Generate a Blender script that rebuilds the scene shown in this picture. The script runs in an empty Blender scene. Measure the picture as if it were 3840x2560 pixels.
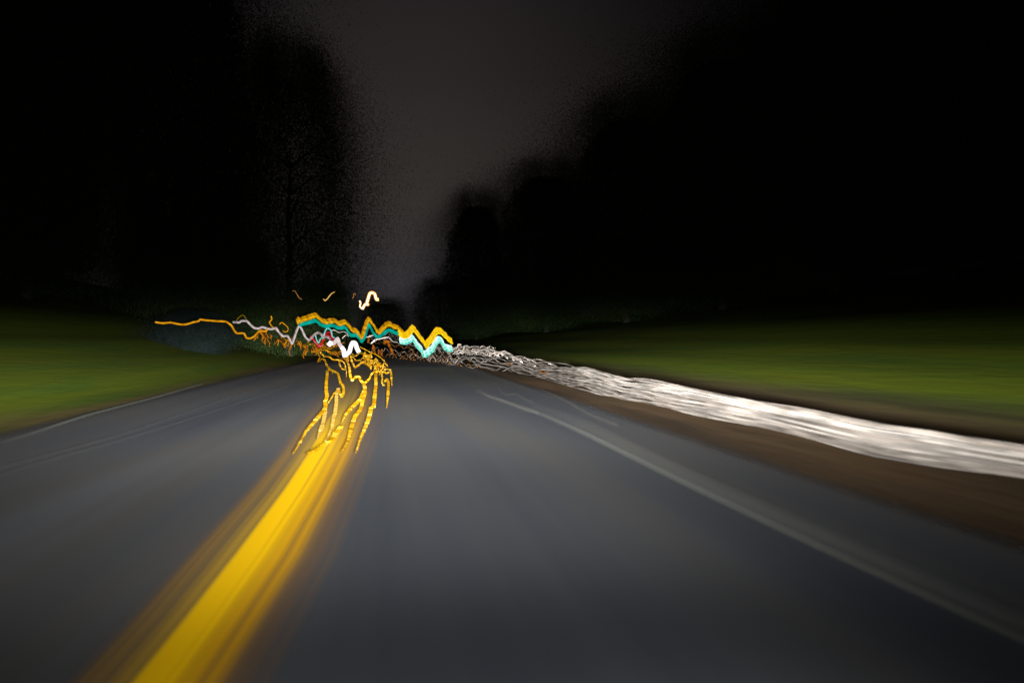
import bpy, math, random
import numpy as np
from mathutils import Vector

SC = bpy.context.scene
COL = SC.collection
R = math.radians

# ------------------------------------------------------------------ camera
cam = bpy.data.cameras.new('camera'); camo = bpy.data.objects.new('camera', cam); COL.objects.link(camo)
camo.location = (0, 0, 1.3); camo.rotation_euler = (R(90), 0, R(-10))
cam.sensor_width = 36; cam.lens = 24; cam.clip_start = .05; cam.clip_end = 3000
cam.dof.use_dof = True; cam.dof.focus_distance = 36; cam.dof.aperture_fstop = .9
SC.camera = camo

# ------------------------------------------------------------------ view
SC.view_settings.view_transform = 'Standard'; SC.view_settings.look = 'None'
SC.view_settings.exposure = 0; SC.view_settings.gamma = 1; SC.view_settings.use_curve_mapping = False
SC.cycles.use_denoising = True
SC.cycles.sample_clamp_indirect = 4
SC.cycles.transparent_max_bounces = 32
SC.cycles.max_bounces = 6

def lin(c):
    return tuple((v/255/12.92 if v/255 <= .04045 else ((v/255+.055)/1.055)**2.4) for v in c)

# ------------------------------------------------------------------ night sky: town glow over the road ahead
world = bpy.data.worlds.new('World'); SC.world = world; world.use_nodes = True
nt = world.node_tree; nt.nodes.clear()
def N(nt, t, **k):
    n = nt.nodes.new(t)
    for a, b in k.items(): setattr(n, a, b)
    return n
def M(nt, op, a, b=None, c=None, clamp=False):
    n = N(nt, 'ShaderNodeMath', operation=op, use_clamp=clamp)
    for i, v in enumerate((a, b, c)):
        if v is None: continue
        if isinstance(v, (int, float)): n.inputs[i].default_value = v
        else: nt.links.new(v, n.inputs[i])
    return n.outputs[0]
def ramp(nt, fac, stops, interp='LINEAR'):
    n = N(nt, 'ShaderNodeValToRGB'); cr = n.color_ramp; cr.interpolation = interp
    while len(cr.elements) < len(stops): cr.elements.new(.5)
    for e, (p, c) in zip(cr.elements, stops): e.position = p; e.color = (c[0], c[1], c[2], 1)
    nt.links.new(fac, n.inputs[0]); return n.outputs[0]
tc = N(nt, 'ShaderNodeTexCoord'); sp = N(nt, 'ShaderNodeSeparateXYZ'); nt.links.new(tc.outputs['Generated'], sp.inputs[0])
az = M(nt, 'ARCTAN2', sp.outputs[0], sp.outputs[1])
el = M(nt, 'ARCSINE', sp.outputs[2])
u = M(nt, 'DIVIDE', M(nt, 'SUBTRACT', az, R(2)), R(17.5))
ga = M(nt, 'EXPONENT', M(nt, 'MULTIPLY', M(nt, 'MULTIPLY', u, u), -1))
vcol = ramp(nt, M(nt, 'DIVIDE', el, R(50), clamp=True),
            [(0, lin((50,48,52))), (.1, lin((63,60,63))), (.22, lin((62,57,54))), (.42, lin((48,43,42))), (.62, lin((34,32,35))), (1, lin((24,22,24)))])
mx = N(nt, 'ShaderNodeVectorMath', operation='SCALE')
nz = N(nt, 'ShaderNodeTexNoise'); nz.inputs['Scale'].default_value = 2.2; nz.inputs['Detail'].default_value = 1.5
nt.links.new(tc.outputs['Generated'], nz.inputs['Vector'])
cl = M(nt, 'MULTIPLY_ADD', nz.outputs[0], .5, .77)
nt.links.new(vcol, mx.inputs[0]); nt.links.new(M(nt, 'MULTIPLY', M(nt, 'ADD', M(nt, 'MULTIPLY', ga, .96), .04), cl), mx.inputs['Scale'])
bg = N(nt, 'ShaderNodeBackground'); wo = N(nt, 'ShaderNodeOutputWorld')
nt.links.new(mx.outputs[0], bg.inputs[0]); bg.inputs[1].default_value = .78; nt.links.new(bg.outputs[0], wo.inputs[0])

# ------------------------------------------------------------------ the car's own low beams, brightest just under the cut-off
def headlamp(x, power):
    L = bpy.data.lights.new('headlamp_beam', 'SPOT'); L.energy = power; L.spot_size = R(150); L.spot_blend = .35
    L.shadow_soft_size = .2; L.color = (1, .97, .93)
    L.use_nodes = True; t = L.node_tree; t.nodes.clear()
    g = N(t, 'ShaderNodeTexCoord'); s = N(t, 'ShaderNodeSeparateXYZ'); t.links.new(g.outputs['Normal'], s.inputs[0])
    down = M(t, 'MULTIPLY', M(t, 'ARCSINE', M(t, 'MULTIPLY', s.outputs[1], SGN)), 57.2958)     # degrees under the horizontal
    x01 = M(t, 'DIVIDE', M(t, 'ADD', down, 10), 30, clamp=True)
    # beam profile, log10 of intensity, over -10..20 degrees
    fc = N(t, 'ShaderNodeFloatCurve'); cv = fc.mapping.curves[0]
    pts = PROFILE
    while len(cv.points) < len(pts): cv.points.new(.5, .5)
    for p, (d, v) in zip(cv.points, pts): p.location = ((d+10)/30, v/5); p.handle_type = 'AUTO_CLAMPED'
    fc.mapping.update(); t.links.new(x01, fc.inputs['Value'])
    inten = M(t, 'POWER', 10, M(t, 'MULTIPLY', fc.outputs[0], 5))
    # sideways spread
    h = M(t, 'ARCTAN2', s.outputs[0], M(t, 'ABSOLUTE', s.outputs[2]))
    hh = M(t, 'DIVIDE', h, R(SPREAD))
    side = M(t, 'EXPONENT', M(t, 'MULTIPLY', M(t, 'MULTIPLY', hh, hh), -1))
    side = M(t, 'ADD', M(t, 'MULTIPLY', side, .94), .06)
    em = N(t, 'ShaderNodeEmission'); o = N(t, 'ShaderNodeOutputLight')
    t.links.new(M(t, 'MULTIPLY', inten, side), em.inputs[1]); t.links.new(em.outputs[0], o.inputs[0])
    ob = bpy.data.objects.new('headlamp_beam', L); COL.objects.link(ob)
    ob.location = (x, .4, 1.0); ob.rotation_euler = (R(90), 0, 0)
SGN = -1
SPREAD = 27
PROFILE = [(-10, .8), (-5, 1.75), (-2.5, 2.75), (-1, 3.3), (0, 3.47), (1, 3.55), (2.6, 3.46), (5.7, 2.97), (9.2, 2.25), (14.2, 1.62), (20, .75)]
headlamp(-.3, 35); headlamp(.95, 35)

# ------------------------------------------------------------------ materials
MAT = {}
def mat(name):
    m = bpy.data.materials.new(name); m.use_nodes = True; m.node_tree.nodes.clear(); MAT[name] = m
    return m, m.node_tree
def glow(name, c1, c2, k=1.0, scale=3.0):
    """light giving line, its colour flickers along its length"""
    m, t = mat(name)
    a = N(t, 'ShaderNodeAttribute', attribute_name='along')
    n = N(t, 'ShaderNodeTexNoise', noise_dimensions='1D'); n.inputs['Scale'].default_value = scale; n.inputs['Detail'].default_value = 3
    t.links.new(a.outputs['Fac'], n.inputs['W'])
    c = ramp(t, n.outputs[0], [(.32, lin(c1)), (.68, lin(c2))])
    e = N(t, 'ShaderNodeEmission'); e.inputs[1].default_value = k; t.links.new(c, e.inputs[0])
    o = N(t, 'ShaderNodeOutputMaterial'); t.links.new(e.outputs[0], o.inputs[0])
def coat(name, c1, c2, rough=.5, scale=3.0, metal=0, lo=.35, hi=.65, detail=3):
    m, t = mat(name)
    a = N(t, 'ShaderNodeAttribute', attribute_name='along')
    n = N(t, 'ShaderNodeTexNoise', noise_dimensions='1D'); n.inputs['Scale'].default_value = scale; n.inputs['Detail'].default_value = detail
    t.links.new(a.outputs['Fac'], n.inputs['W'])
    c = ramp(t, n.outputs[0], [(lo, c1), (hi, c2)])
    b = N(t, 'ShaderNodeBsdfPrincipled'); b.inputs['Roughness'].default_value = rough; b.inputs['Metallic'].default_value = metal
    b.inputs['Specular IOR Level'].default_value = .2
    t.links.new(c, b.inputs['Base Color'])
    o = N(t, 'ShaderNodeOutputMaterial'); t.links.new(b.outputs[0], o.inputs[0])
glow('amber', (165,108,4), (232,172,14), 1, 8); glow('amber_dark', (105,66,4), (190,128,8), 1, 8); glow('amber_bright', (205,148,10), (250,200,25), 1, 8)
glow('yellow_bright', (238,172,5), (255,225,30), 1.15, 9)
glow('teal', (0,135,118), (12,178,155)); glow('teal_pale', (20,205,175), (175,255,235), 1, 8); glow('mint_white', (130,250,225), (255,255,252), 1.25, 8)
glow('lamp_rim', (200,105,10), (250,160,30)); glow('lamp', (255,225,120), (255,245,215), 2.2, 4); glow('lamp_dim', (205,140,50), (250,205,110), 1); glow('lamp_faint', (95,62,24), (160,112,55))
glow('cyan', (60,190,180), (150,240,228)); glow('red', (165,6,26), (225,18,46), 1, 6); glow('red_pink', (190,70,75), (230,130,130))
glow('white_dim', (135,122,118), (185,172,170), 1, 5); glow('white_mid', (205,190,186), (245,228,222), 1, 5); glow('white_hot', (255,240,235), (255,252,250), 1.3)
glow('amber_line', (185,120,8), (232,160,20), 1, 5); glow('olive', (85,72,6), (140,110,15))
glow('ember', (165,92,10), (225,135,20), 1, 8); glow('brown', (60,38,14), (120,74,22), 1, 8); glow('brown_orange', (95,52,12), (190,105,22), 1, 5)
coat('rail', (.10,.094,.087), (.25,.230,.208), .5, .8); coat('rail_warm', (.10,.084,.070), (.25,.222,.195), .5, .8)
coat('rail_grey', (.05,.043,.037), (.16,.142,.127), .5, .7)
coat('wire', (.10,.09,.08), (.60,.53,.48), .5, 1.5); coat('wire_brown', (.12,.05,.012), (.34,.17,.05), .5, 1.5)

# ------------------------------------------------------------------ mesh helpers
def obj(name, me, parent=None, label=None):
    o = bpy.data.objects.new(name, me); COL.objects.link(o)
    if parent: o.parent = parent
    if label: o['label'] = label
    return o
def tube_mesh(name, paths, m, sides=8):
    V = []; Fc = []; A = []
    for P in paths:
        n = len(P); pts = [Vector(p[:3]) for p in P]; base = len(V); d = 0.0
        for i in range(n):
            if i: d += (pts[i]-pts[i-1]).length
            t = (pts[min(i+1, n-1)]-pts[max(i-1, 0)])
            if t.length < 1e-6: t = Vector((1, 0, 0))
            t.normalize()
            up = Vector((0, 1, 0)) if abs(t.y) < .8 else Vector((0, 0, 1))
            s = t.cross(up).normalized(); q = s.cross(t).normalized()
            for k in range(sides):
                a = 2*math.pi*k/sides
                V.append(pts[i] + (s*math.cos(a)+q*math.sin(a))*P[i][3]); A.append(d + base*.37)
        for i in range(n-1):
            for k in range(sides):
                a = base+i*sides+k; b = base+i*sides+(k+1) % sides
                Fc.append((a, b, b+sides, a+sides))
        Fc.append(tuple(base+k for k in range(sides))[::-1]); Fc.append(tuple(base+(n-1)*sides+k for k in range(sides)))
    me = bpy.data.meshes.new(name); me.from_pydata(V, [], Fc); me.materials.append(m)
    at = me.attributes.new('along', 'FLOAT', 'POINT'); at.data.foreach_set('value', A)
    me.polygons.foreach_set('use_smooth', [True]*len(me.polygons)); me.update()
    return me

def tick_mesh(name, P, m, seed):
    """row of small raised reflectors standing on the road: each point is x, y, z, half width, height"""
    r = random.Random(seed); V = []; Fc = []; A = []
    Q = []
    for p, q in zip(P, P[1:]):                                        # evenly spaced as seen down the road
        n = max(1, int(p[5]))
        for k in range(n):
            f = k/n; i = 1/((1-f)/p[1]+f/q[1])
            e = [((1-f)*u/p[1]+f*v/q[1])*i for u, v in zip(p, q)]
            j = r.uniform(.994, 1.006); Q.append((e[0]*j, i*j, max(e[2], .022), e[3], e[4]*1.45))
    for (x, y, z, w, h) in Q:
        z -= h*.3; b = len(V); a = r.random(); w *= r.uniform(.95, 1.05)
        for yy, zz in ((0, 0), (0, h), (.012, h), (.02, 0)):
            V += [(x-w, y+yy, z+zz), (x+w, y+yy, z+zz)]
        A += [a]*8
        Fc += [(b, b+1, b+3, b+2), (b+2, b+3, b+5, b+4), (b+4, b+5, b+7, b+6), (b, b+2, b+4, b+6), (b+1, b+7, b+5, b+3)]
    me = bpy.data.meshes.new(name); me.from_pydata(V, [], Fc); me.materials.append(m)
    me.attributes.new('along', 'FLOAT', 'POINT').data.foreach_set('value', A); me.update(); return me
def reflector(name, stops):
    m, t = mat(name); a = N(t, 'ShaderNodeAttribute', attribute_name='along'); c = ramp(t, a.outputs['Fac'], stops)
    b = N(t, 'ShaderNodeBsdfPrincipled'); b.inputs['Roughness'].default_value = .6; b.inputs['Specular IOR Level'].default_value = 0
    t.links.new(c, b.inputs['Base Color']); o = N(t, 'ShaderNodeOutputMaterial'); t.links.new(b.outputs[0], o.inputs[0])
K = .125
def kk(*c): return tuple(v*K for v in c)
reflector('strip', [(0, kk(.35,.15,.002)), (.3, kk(.7,.34,.004)), (.7, kk(1,.56,.012)), (.9, kk(1.1,.66,.03)), (1, kk(2.2,1.5,.3))])
reflector('strip_soft', [(0, kk(.55,.32,.05)), (.8, kk(.85,.55,.10)), (1, kk(1.3,.95,.3))])
reflector('strip_brown', [(0, kk(.28,.15,.04)), (1, kk(.5,.3,.08))])
reflector('strip_far', [(0, kk(.6,.22,.002)), (.4, kk(1.6,.75,.006)), (.8, kk(2.6,1.45,.05)), (1, kk(5,3.6,.9))])

# ------------------------------------------------------------------ measured shapes (metres: x to the right, y along the road, z up, radius)
THINGS = [
('light_trail', 'broad amber band riding over a turquoise band, zigzagging across the far end of the road', 'light trail', None, None, [
 ('amber_band','amber_dark',None,[(-4.58,34.62,2.33,.031),(-4.53,34.61,2.42,.031),(-4.49,34.6,2.5,.031),(-4.44,34.6,2.45,.031),(-4.41,34.59,2.4,.031),(-4.36,34.58,2.44,.031),(-4.31,34.57,2.49,.031),(-4.15,34.55,2.53,.031),(-4.01,34.52,2.59,.031),(-3.85,34.49,2.64,.031),(-3.7,34.47,2.69,.031),(-3.62,34.45,2.66,.031),(-3.56,34.44,2.59,.031),(-3.49,34.43,2.51,.031),(-3.41,34.41,2.44,.031),(-3.31,34.4,2.4,.031),(-3.19,34.38,2.36,.031),(-3.07,34.36,2.38,.031),(-2.97,34.34,2.42,.031),(-2.86,34.32,2.41,.031),(-2.76,34.3,2.41,.031),(-2.66,34.28,2.36,.031),(-2.58,34.27,2.27,.031),(-2.52,34.26,2.29,.031),(-2.43,34.24,2.31,.031),(-2.34,34.23,2.34,.031),(-2.27,34.21,2.35,.031),(-2.17,34.2,2.27,.031),(-2.08,34.18,2.17,.031),(-2,34.17,2.08,.031),(-1.91,34.15,1.97,.031),(-1.82,34.13,1.96,.031),(-1.73,34.12,1.93,.031),(-1.59,34.09,1.78,.031),(-1.5,34.08,1.61,.031),(-1.42,34.06,1.72,.031),(-1.39,34.06,1.91,.031),(-1.31,34.05,2.1,.031),(-1.26,34.04,2.28,.031),(-1.18,34.02,2.41,.031),(-1.13,34.01,2.49,.031),(-1.04,34,2.43,.031),(-.98,33.99,2.33,.031),(-.93,33.98,2.21,.031),(-.83,33.96,2.1,.031),(-.77,33.95,1.96,.031),(-.66,33.93,1.85,.031),(-.57,33.91,1.91,.031),(-.48,33.9,2.02,.031),(-.38,33.88,2.13,.031),(-.3,33.87,2.21,.031),(-.22,33.85,2.24,.031),(-.14,33.84,2.28,.031),(-.04,33.82,2.22,.031),(.04,33.81,2.14,.031),(.19,33.78,2.11,.031),(.3,33.76,2.06,.031),(.41,33.74,1.95,.031),(.52,33.72,1.84,.031),(.6,33.71,1.76,.031),(.65,33.7,1.68,.031)]),
 ('amber_band','amber',None,[(-4.53,34.46,2.29,.031),(-4.49,34.45,2.38,.031),(-4.44,34.45,2.45,.031),(-4.42,34.44,2.4,.031),(-4.38,34.43,2.35,.031),(-4.33,34.42,2.39,.031),(-4.24,34.41,2.45,.031),(-4.13,34.39,2.49,.031),(-3.97,34.36,2.52,.031),(-3.82,34.34,2.59,.031),(-3.66,34.31,2.66,.031),(-3.61,34.3,2.6,.031),(-3.53,34.28,2.55,.031),(-3.46,34.27,2.47,.031),(-3.38,34.26,2.41,.031),(-3.25,34.23,2.35,.031),(-3.17,34.22,2.32,.031),(-3.06,34.2,2.34,.031),(-2.97,34.19,2.37,.031),(-2.82,34.16,2.38,.031),(-2.73,34.14,2.36,.031),(-2.63,34.12,2.29,.031),(-2.57,34.12,2.25,.031),(-2.48,34.1,2.24,.031),(-2.4,34.08,2.28,.031),(-2.31,34.07,2.31,.031),(-2.23,34.05,2.33,.031),(-2.15,34.04,2.22,.031),(-2.07,34.03,2.13,.031),(-1.98,34.01,2.02,.031),(-1.9,34,1.91,.031),(-1.79,33.98,1.91,.031),(-1.68,33.96,1.89,.031),(-1.57,33.94,1.72,.031),(-1.47,33.92,1.57,.031),(-1.41,33.91,1.68,.031),(-1.37,33.9,1.86,.031),(-1.29,33.89,2.06,.031),(-1.25,33.88,2.26,.031),(-1.17,33.87,2.36,.031),(-1.1,33.86,2.46,.031),(-1.04,33.84,2.4,.031),(-.96,33.83,2.28,.031),(-.9,33.82,2.17,.031),(-.81,33.8,2.06,.031),(-.76,33.8,1.9,.031),(-.65,33.78,1.8,.031),(-.55,33.76,1.88,.031),(-.44,33.74,2,.031),(-.36,33.73,2.07,.031),(-.27,33.71,2.17,.031),(-.21,33.7,2.2,.031),(-.13,33.68,2.23,.031),(-.03,33.67,2.18,.031),(.04,33.66,2.11,.031),(.17,33.63,2.06,.031),(.32,33.6,2.02,.031),(.42,33.59,1.9,.031),(.52,33.57,1.78,.031),(.59,33.56,1.7,.031),(.68,33.54,1.63,.031)]),
 ('amber_band','amber_dark',None,[(-4.52,34.31,2.24,.031),(-4.48,34.3,2.34,.031),(-4.43,34.29,2.4,.031),(-4.39,34.28,2.36,.031),(-4.36,34.28,2.31,.031),(-4.31,34.27,2.35,.031),(-4.22,34.25,2.41,.031),(-4.09,34.23,2.44,.031),(-3.94,34.2,2.5,.031),(-3.79,34.18,2.54,.031),(-3.66,34.16,2.6,.031),(-3.56,34.14,2.55,.031),(-3.5,34.13,2.5,.031),(-3.43,34.11,2.44,.031),(-3.37,34.1,2.37,.031),(-3.24,34.08,2.31,.031),(-3.15,34.06,2.28,.031),(-3.04,34.05,2.3,.031),(-2.93,34.03,2.32,.031),(-2.83,34.01,2.33,.031),(-2.71,33.99,2.34,.031),(-2.61,33.97,2.26,.031),(-2.55,33.96,2.21,.031),(-2.46,33.94,2.2,.031),(-2.38,33.93,2.21,.031),(-2.3,33.91,2.25,.031),(-2.2,33.9,2.27,.031),(-2.13,33.88,2.21,.031),(-2.04,33.87,2.08,.031),(-1.96,33.85,1.98,.031),(-1.86,33.84,1.9,.031),(-1.78,33.82,1.84,.031),(-1.69,33.81,1.84,.031),(-1.55,33.78,1.68,.031),(-1.45,33.76,1.53,.031),(-1.4,33.76,1.64,.031),(-1.34,33.74,1.8,.031),(-1.28,33.73,2.01,.031),(-1.23,33.73,2.2,.031),(-1.15,33.71,2.33,.031),(-1.11,33.7,2.42,.031),(-1,33.69,2.34,.031),(-.95,33.68,2.27,.031),(-.88,33.66,2.13,.031),(-.79,33.65,2.01,.031),(-.72,33.64,1.86,.031),(-.66,33.62,1.75,.031),(-.54,33.6,1.84,.031),(-.43,33.59,1.94,.031),(-.37,33.57,2.05,.031),(-.27,33.56,2.12,.031),(-.2,33.54,2.18,.031),(-.1,33.53,2.18,.031),(-.04,33.52,2.14,.031),(.08,33.49,2.06,.031),(.21,33.47,2.01,.031),(.32,33.45,1.97,.031),(.41,33.44,1.87,.031),(.52,33.42,1.75,.031),(.6,33.4,1.67,.031),(.67,33.39,1.6,.031)]),
 ('amber_band','amber',None,[(-4.47,34.15,2.21,.031),(-4.44,34.14,2.28,.031),(-4.38,34.13,2.37,.031),(-4.36,34.12,2.32,.031),(-4.32,34.12,2.27,.031),(-4.27,34.11,2.31,.031),(-4.2,34.1,2.38,.031),(-4.06,34.07,2.39,.031),(-3.91,34.05,2.44,.031),(-3.76,34.02,2.51,.031),(-3.64,34,2.55,.031),(-3.55,33.98,2.51,.031),(-3.48,33.97,2.49,.031),(-3.42,33.96,2.38,.031),(-3.33,33.95,2.33,.031),(-3.23,33.93,2.26,.031),(-3.11,33.91,2.23,.031),(-2.99,33.88,2.25,.031),(-2.9,33.87,2.27,.031),(-2.77,33.84,2.28,.031),(-2.67,33.83,2.29,.031),(-2.59,33.81,2.21,.031),(-2.51,33.8,2.15,.031),(-2.43,33.78,2.15,.031),(-2.37,33.77,2.15,.031),(-2.27,33.76,2.21,.031),(-2.19,33.74,2.21,.031),(-2.11,33.73,2.14,.031),(-2.02,33.71,2.05,.031),(-1.95,33.7,1.94,.031),(-1.85,33.68,1.83,.031),(-1.75,33.67,1.82,.031),(-1.66,33.65,1.8,.031),(-1.54,33.63,1.64,.031),(-1.44,33.61,1.49,.031),(-1.38,33.6,1.61,.031),(-1.32,33.59,1.78,.031),(-1.27,33.58,1.98,.031),(-1.21,33.57,2.15,.031),(-1.14,33.56,2.28,.031),(-1.08,33.55,2.38,.031),(-.99,33.53,2.3,.031),(-.93,33.52,2.21,.031),(-.87,33.51,2.11,.031),(-.79,33.49,1.97,.031),(-.73,33.48,1.83,.031),(-.62,33.47,1.73,.031),(-.54,33.45,1.81,.031),(-.43,33.43,1.93,.031),(-.34,33.42,2,.031),(-.26,33.4,2.08,.031),(-.17,33.39,2.12,.031),(-.12,33.38,2.15,.031),(-.03,33.36,2.1,.031),(.08,33.34,2.02,.031),(.21,33.32,1.99,.031),(.33,33.3,1.93,.031),(.44,33.28,1.82,.031),(.53,33.26,1.72,.031),(.62,33.25,1.62,.031),(.68,33.24,1.57,.031)]),
 ('amber_band','amber_bright',None,[(-4.45,33.99,2.19,.031),(-4.41,33.98,2.25,.031),(-4.36,33.97,2.32,.031),(-4.32,33.97,2.29,.031),(-4.29,33.96,2.23,.031),(-4.24,33.95,2.26,.031),(-4.17,33.94,2.33,.031),(-4.03,33.92,2.36,.031),(-3.88,33.89,2.39,.031),(-3.74,33.86,2.47,.031),(-3.6,33.84,2.51,.031),(-3.52,33.83,2.47,.031),(-3.45,33.81,2.42,.031),(-3.37,33.8,2.35,.031),(-3.28,33.78,2.28,.031),(-3.19,33.77,2.22,.031),(-3.08,33.75,2.21,.031),(-2.99,33.73,2.21,.031),(-2.87,33.71,2.22,.031),(-2.76,33.69,2.23,.031),(-2.65,33.67,2.23,.031),(-2.56,33.66,2.18,.031),(-2.48,33.64,2.12,.031),(-2.4,33.63,2.12,.031),(-2.34,33.62,2.11,.031),(-2.26,33.6,2.17,.031),(-2.16,33.59,2.19,.031),(-2.1,33.57,2.1,.031),(-2,33.56,2,.031),(-1.93,33.54,1.88,.031),(-1.82,33.53,1.8,.031),(-1.74,33.51,1.79,.031),(-1.63,33.49,1.77,.031),(-1.52,33.47,1.6,.031),(-1.42,33.45,1.45,.031),(-1.34,33.44,1.56,.031),(-1.31,33.44,1.72,.031),(-1.25,33.42,1.92,.031),(-1.17,33.41,2.1,.031),(-1.13,33.4,2.22,.031),(-1.07,33.39,2.32,.031),(-1,33.38,2.26,.031),(-.94,33.37,2.15,.031),(-.84,33.35,2.06,.031),(-.79,33.34,1.95,.031),(-.69,33.33,1.79,.031),(-.61,33.31,1.68,.031),(-.51,33.3,1.77,.031),(-.42,33.28,1.88,.031),(-.33,33.26,1.96,.031),(-.24,33.25,2.04,.031),(-.18,33.24,2.08,.031),(-.1,33.22,2.09,.031),(0,33.2,2.05,.031),(.09,33.19,1.99,.031),(.21,33.17,1.94,.031),(.35,33.14,1.88,.031),(.46,33.12,1.76,.031),(.54,33.11,1.67,.031),(.65,33.09,1.6,.031),(.68,33.08,1.52,.031)]),
 ('amber_band','amber',None,[(-4.41,33.83,2.11,.03),(-4.37,33.82,2.19,.03),(-4.32,33.81,2.27,.03),(-4.31,33.81,2.23,.03),(-4.26,33.8,2.19,.03),(-4.22,33.8,2.21,.03),(-4.15,33.78,2.27,.03),(-4,33.76,2.31,.03),(-3.85,33.73,2.35,.03),(-3.72,33.71,2.41,.03),(-3.56,33.68,2.46,.03),(-3.49,33.67,2.42,.03),(-3.43,33.66,2.37,.03),(-3.34,33.64,2.3,.03),(-3.28,33.63,2.23,.03),(-3.16,33.61,2.17,.03),(-3.05,33.59,2.15,.03),(-2.95,33.57,2.16,.03),(-2.86,33.56,2.18,.03),(-2.73,33.53,2.21,.03),(-2.62,33.52,2.19,.03),(-2.54,33.5,2.12,.03),(-2.48,33.49,2.07,.03),(-2.38,33.47,2.07,.03),(-2.33,33.46,2.09,.03),(-2.25,33.45,2.11,.03),(-2.14,33.43,2.14,.03),(-2.07,33.42,2.04,.03),(-1.99,33.4,1.96,.03),(-1.9,33.39,1.84,.03),(-1.82,33.37,1.76,.03),(-1.72,33.35,1.73,.03),(-1.64,33.34,1.72,.03),(-1.51,33.32,1.55,.03),(-1.4,33.3,1.41,.03),(-1.34,33.29,1.51,.03),(-1.28,33.28,1.68,.03),(-1.22,33.27,1.88,.03),(-1.17,33.26,2.06,.03),(-1.1,33.25,2.19,.03),(-1.05,33.24,2.27,.03),(-.99,33.23,2.21,.03),(-.91,33.21,2.11,.03),(-.84,33.2,2.02,.03),(-.76,33.19,1.88,.03),(-.69,33.17,1.73,.03),(-.6,33.16,1.64,.03),(-.49,33.14,1.73,.03),(-.41,33.12,1.82,.03),(-.31,33.11,1.92,.03),(-.23,33.09,2,.03),(-.15,33.08,2.02,.03),(-.09,33.07,2.03,.03),(0,33.05,2,.03),(.1,33.03,1.92,.03),(.22,33.01,1.91,.03),(.36,32.99,1.83,.03),(.47,32.97,1.71,.03),(.55,32.95,1.62,.03),(.64,32.94,1.54,.03),(.71,32.93,1.49,.03)]),
 ('amber_band','amber_bright',None,[(.29,33.05,1.9,.041),(.36,33.04,1.8,.041),(.45,33.02,1.71,.041),(.53,33.01,1.72,.041),(.62,32.99,1.72,.041),(.69,32.98,1.76,.041),(.77,32.97,1.83,.041),(.86,32.95,1.96,.041),(.97,32.93,2.08,.041),(1.04,32.92,2.01,.041),(1.09,32.91,1.89,.041),(1.2,32.89,1.8,.041),(1.29,32.88,1.66,.041),(1.34,32.87,1.55,.041),(1.45,32.85,1.46,.041),(1.5,32.84,1.35,.041),(1.53,32.83,1.24,.041),(1.61,32.82,1.31,.041),(1.69,32.81,1.4,.041),(1.76,32.79,1.47,.041),(1.83,32.78,1.57,.041),(1.89,32.77,1.67,.041),(1.99,32.75,1.81,.041),(2.03,32.75,1.88,.041),(2.09,32.73,1.95,.041),(2.2,32.71,1.94,.041),(2.3,32.7,1.92,.041),(2.37,32.69,1.84,.041),(2.45,32.67,1.75,.041),(2.55,32.65,1.69,.041),(2.59,32.65,1.58,.041),(2.69,32.63,1.49,.041),(2.82,32.61,1.42,.041)]),
 ('amber_band','yellow_bright',None,[(.31,32.93,1.82,.041),(.38,32.91,1.76,.041),(.44,32.9,1.69,.041),(.54,32.89,1.65,.041),(.64,32.87,1.67,.041),(.72,32.85,1.69,.041),(.78,32.84,1.78,.041),(.89,32.82,1.91,.041),(.96,32.81,2,.041),(1.07,32.79,1.98,.041),(1.12,32.78,1.85,.041),(1.21,32.77,1.73,.041),(1.28,32.76,1.62,.041),(1.37,32.74,1.5,.041),(1.44,32.73,1.43,.041),(1.51,32.72,1.32,.041),(1.56,32.71,1.2,.041),(1.63,32.69,1.27,.041),(1.68,32.69,1.35,.041),(1.76,32.67,1.42,.041),(1.83,32.66,1.48,.041),(1.92,32.64,1.6,.041),(1.97,32.63,1.76,.041),(2.01,32.63,1.82,.041),(2.09,32.61,1.9,.041),(2.2,32.59,1.91,.041),(2.29,32.58,1.85,.041),(2.35,32.57,1.78,.041),(2.47,32.55,1.73,.041),(2.54,32.53,1.62,.041),(2.6,32.52,1.53,.041),(2.73,32.5,1.45,.041),(2.82,32.48,1.37,.041)]),
 ('amber_band','amber_bright',None,[(.33,32.8,1.76,.04),(.38,32.79,1.67,.04),(.47,32.78,1.63,.04),(.54,32.76,1.62,.04),(.65,32.74,1.6,.04),(.73,32.73,1.65,.04),(.79,32.72,1.71,.04),(.89,32.7,1.87,.04),(.99,32.68,1.97,.04),(1.05,32.67,1.91,.04),(1.12,32.66,1.79,.04),(1.21,32.65,1.7,.04),(1.3,32.63,1.56,.04),(1.37,32.62,1.45,.04),(1.46,32.6,1.37,.04),(1.52,32.59,1.23,.04),(1.56,32.58,1.14,.04),(1.62,32.57,1.18,.04),(1.69,32.56,1.28,.04),(1.76,32.55,1.35,.04),(1.87,32.53,1.47,.04),(1.91,32.52,1.57,.04),(1.98,32.51,1.71,.04),(2.07,32.49,1.79,.04),(2.09,32.49,1.84,.04),(2.18,32.48,1.82,.04),(2.29,32.46,1.8,.04),(2.39,32.44,1.73,.04),(2.45,32.43,1.68,.04),(2.54,32.41,1.56,.04),(2.6,32.4,1.48,.04),(2.72,32.38,1.39,.04),(2.79,32.37,1.32,.04)]),
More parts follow.
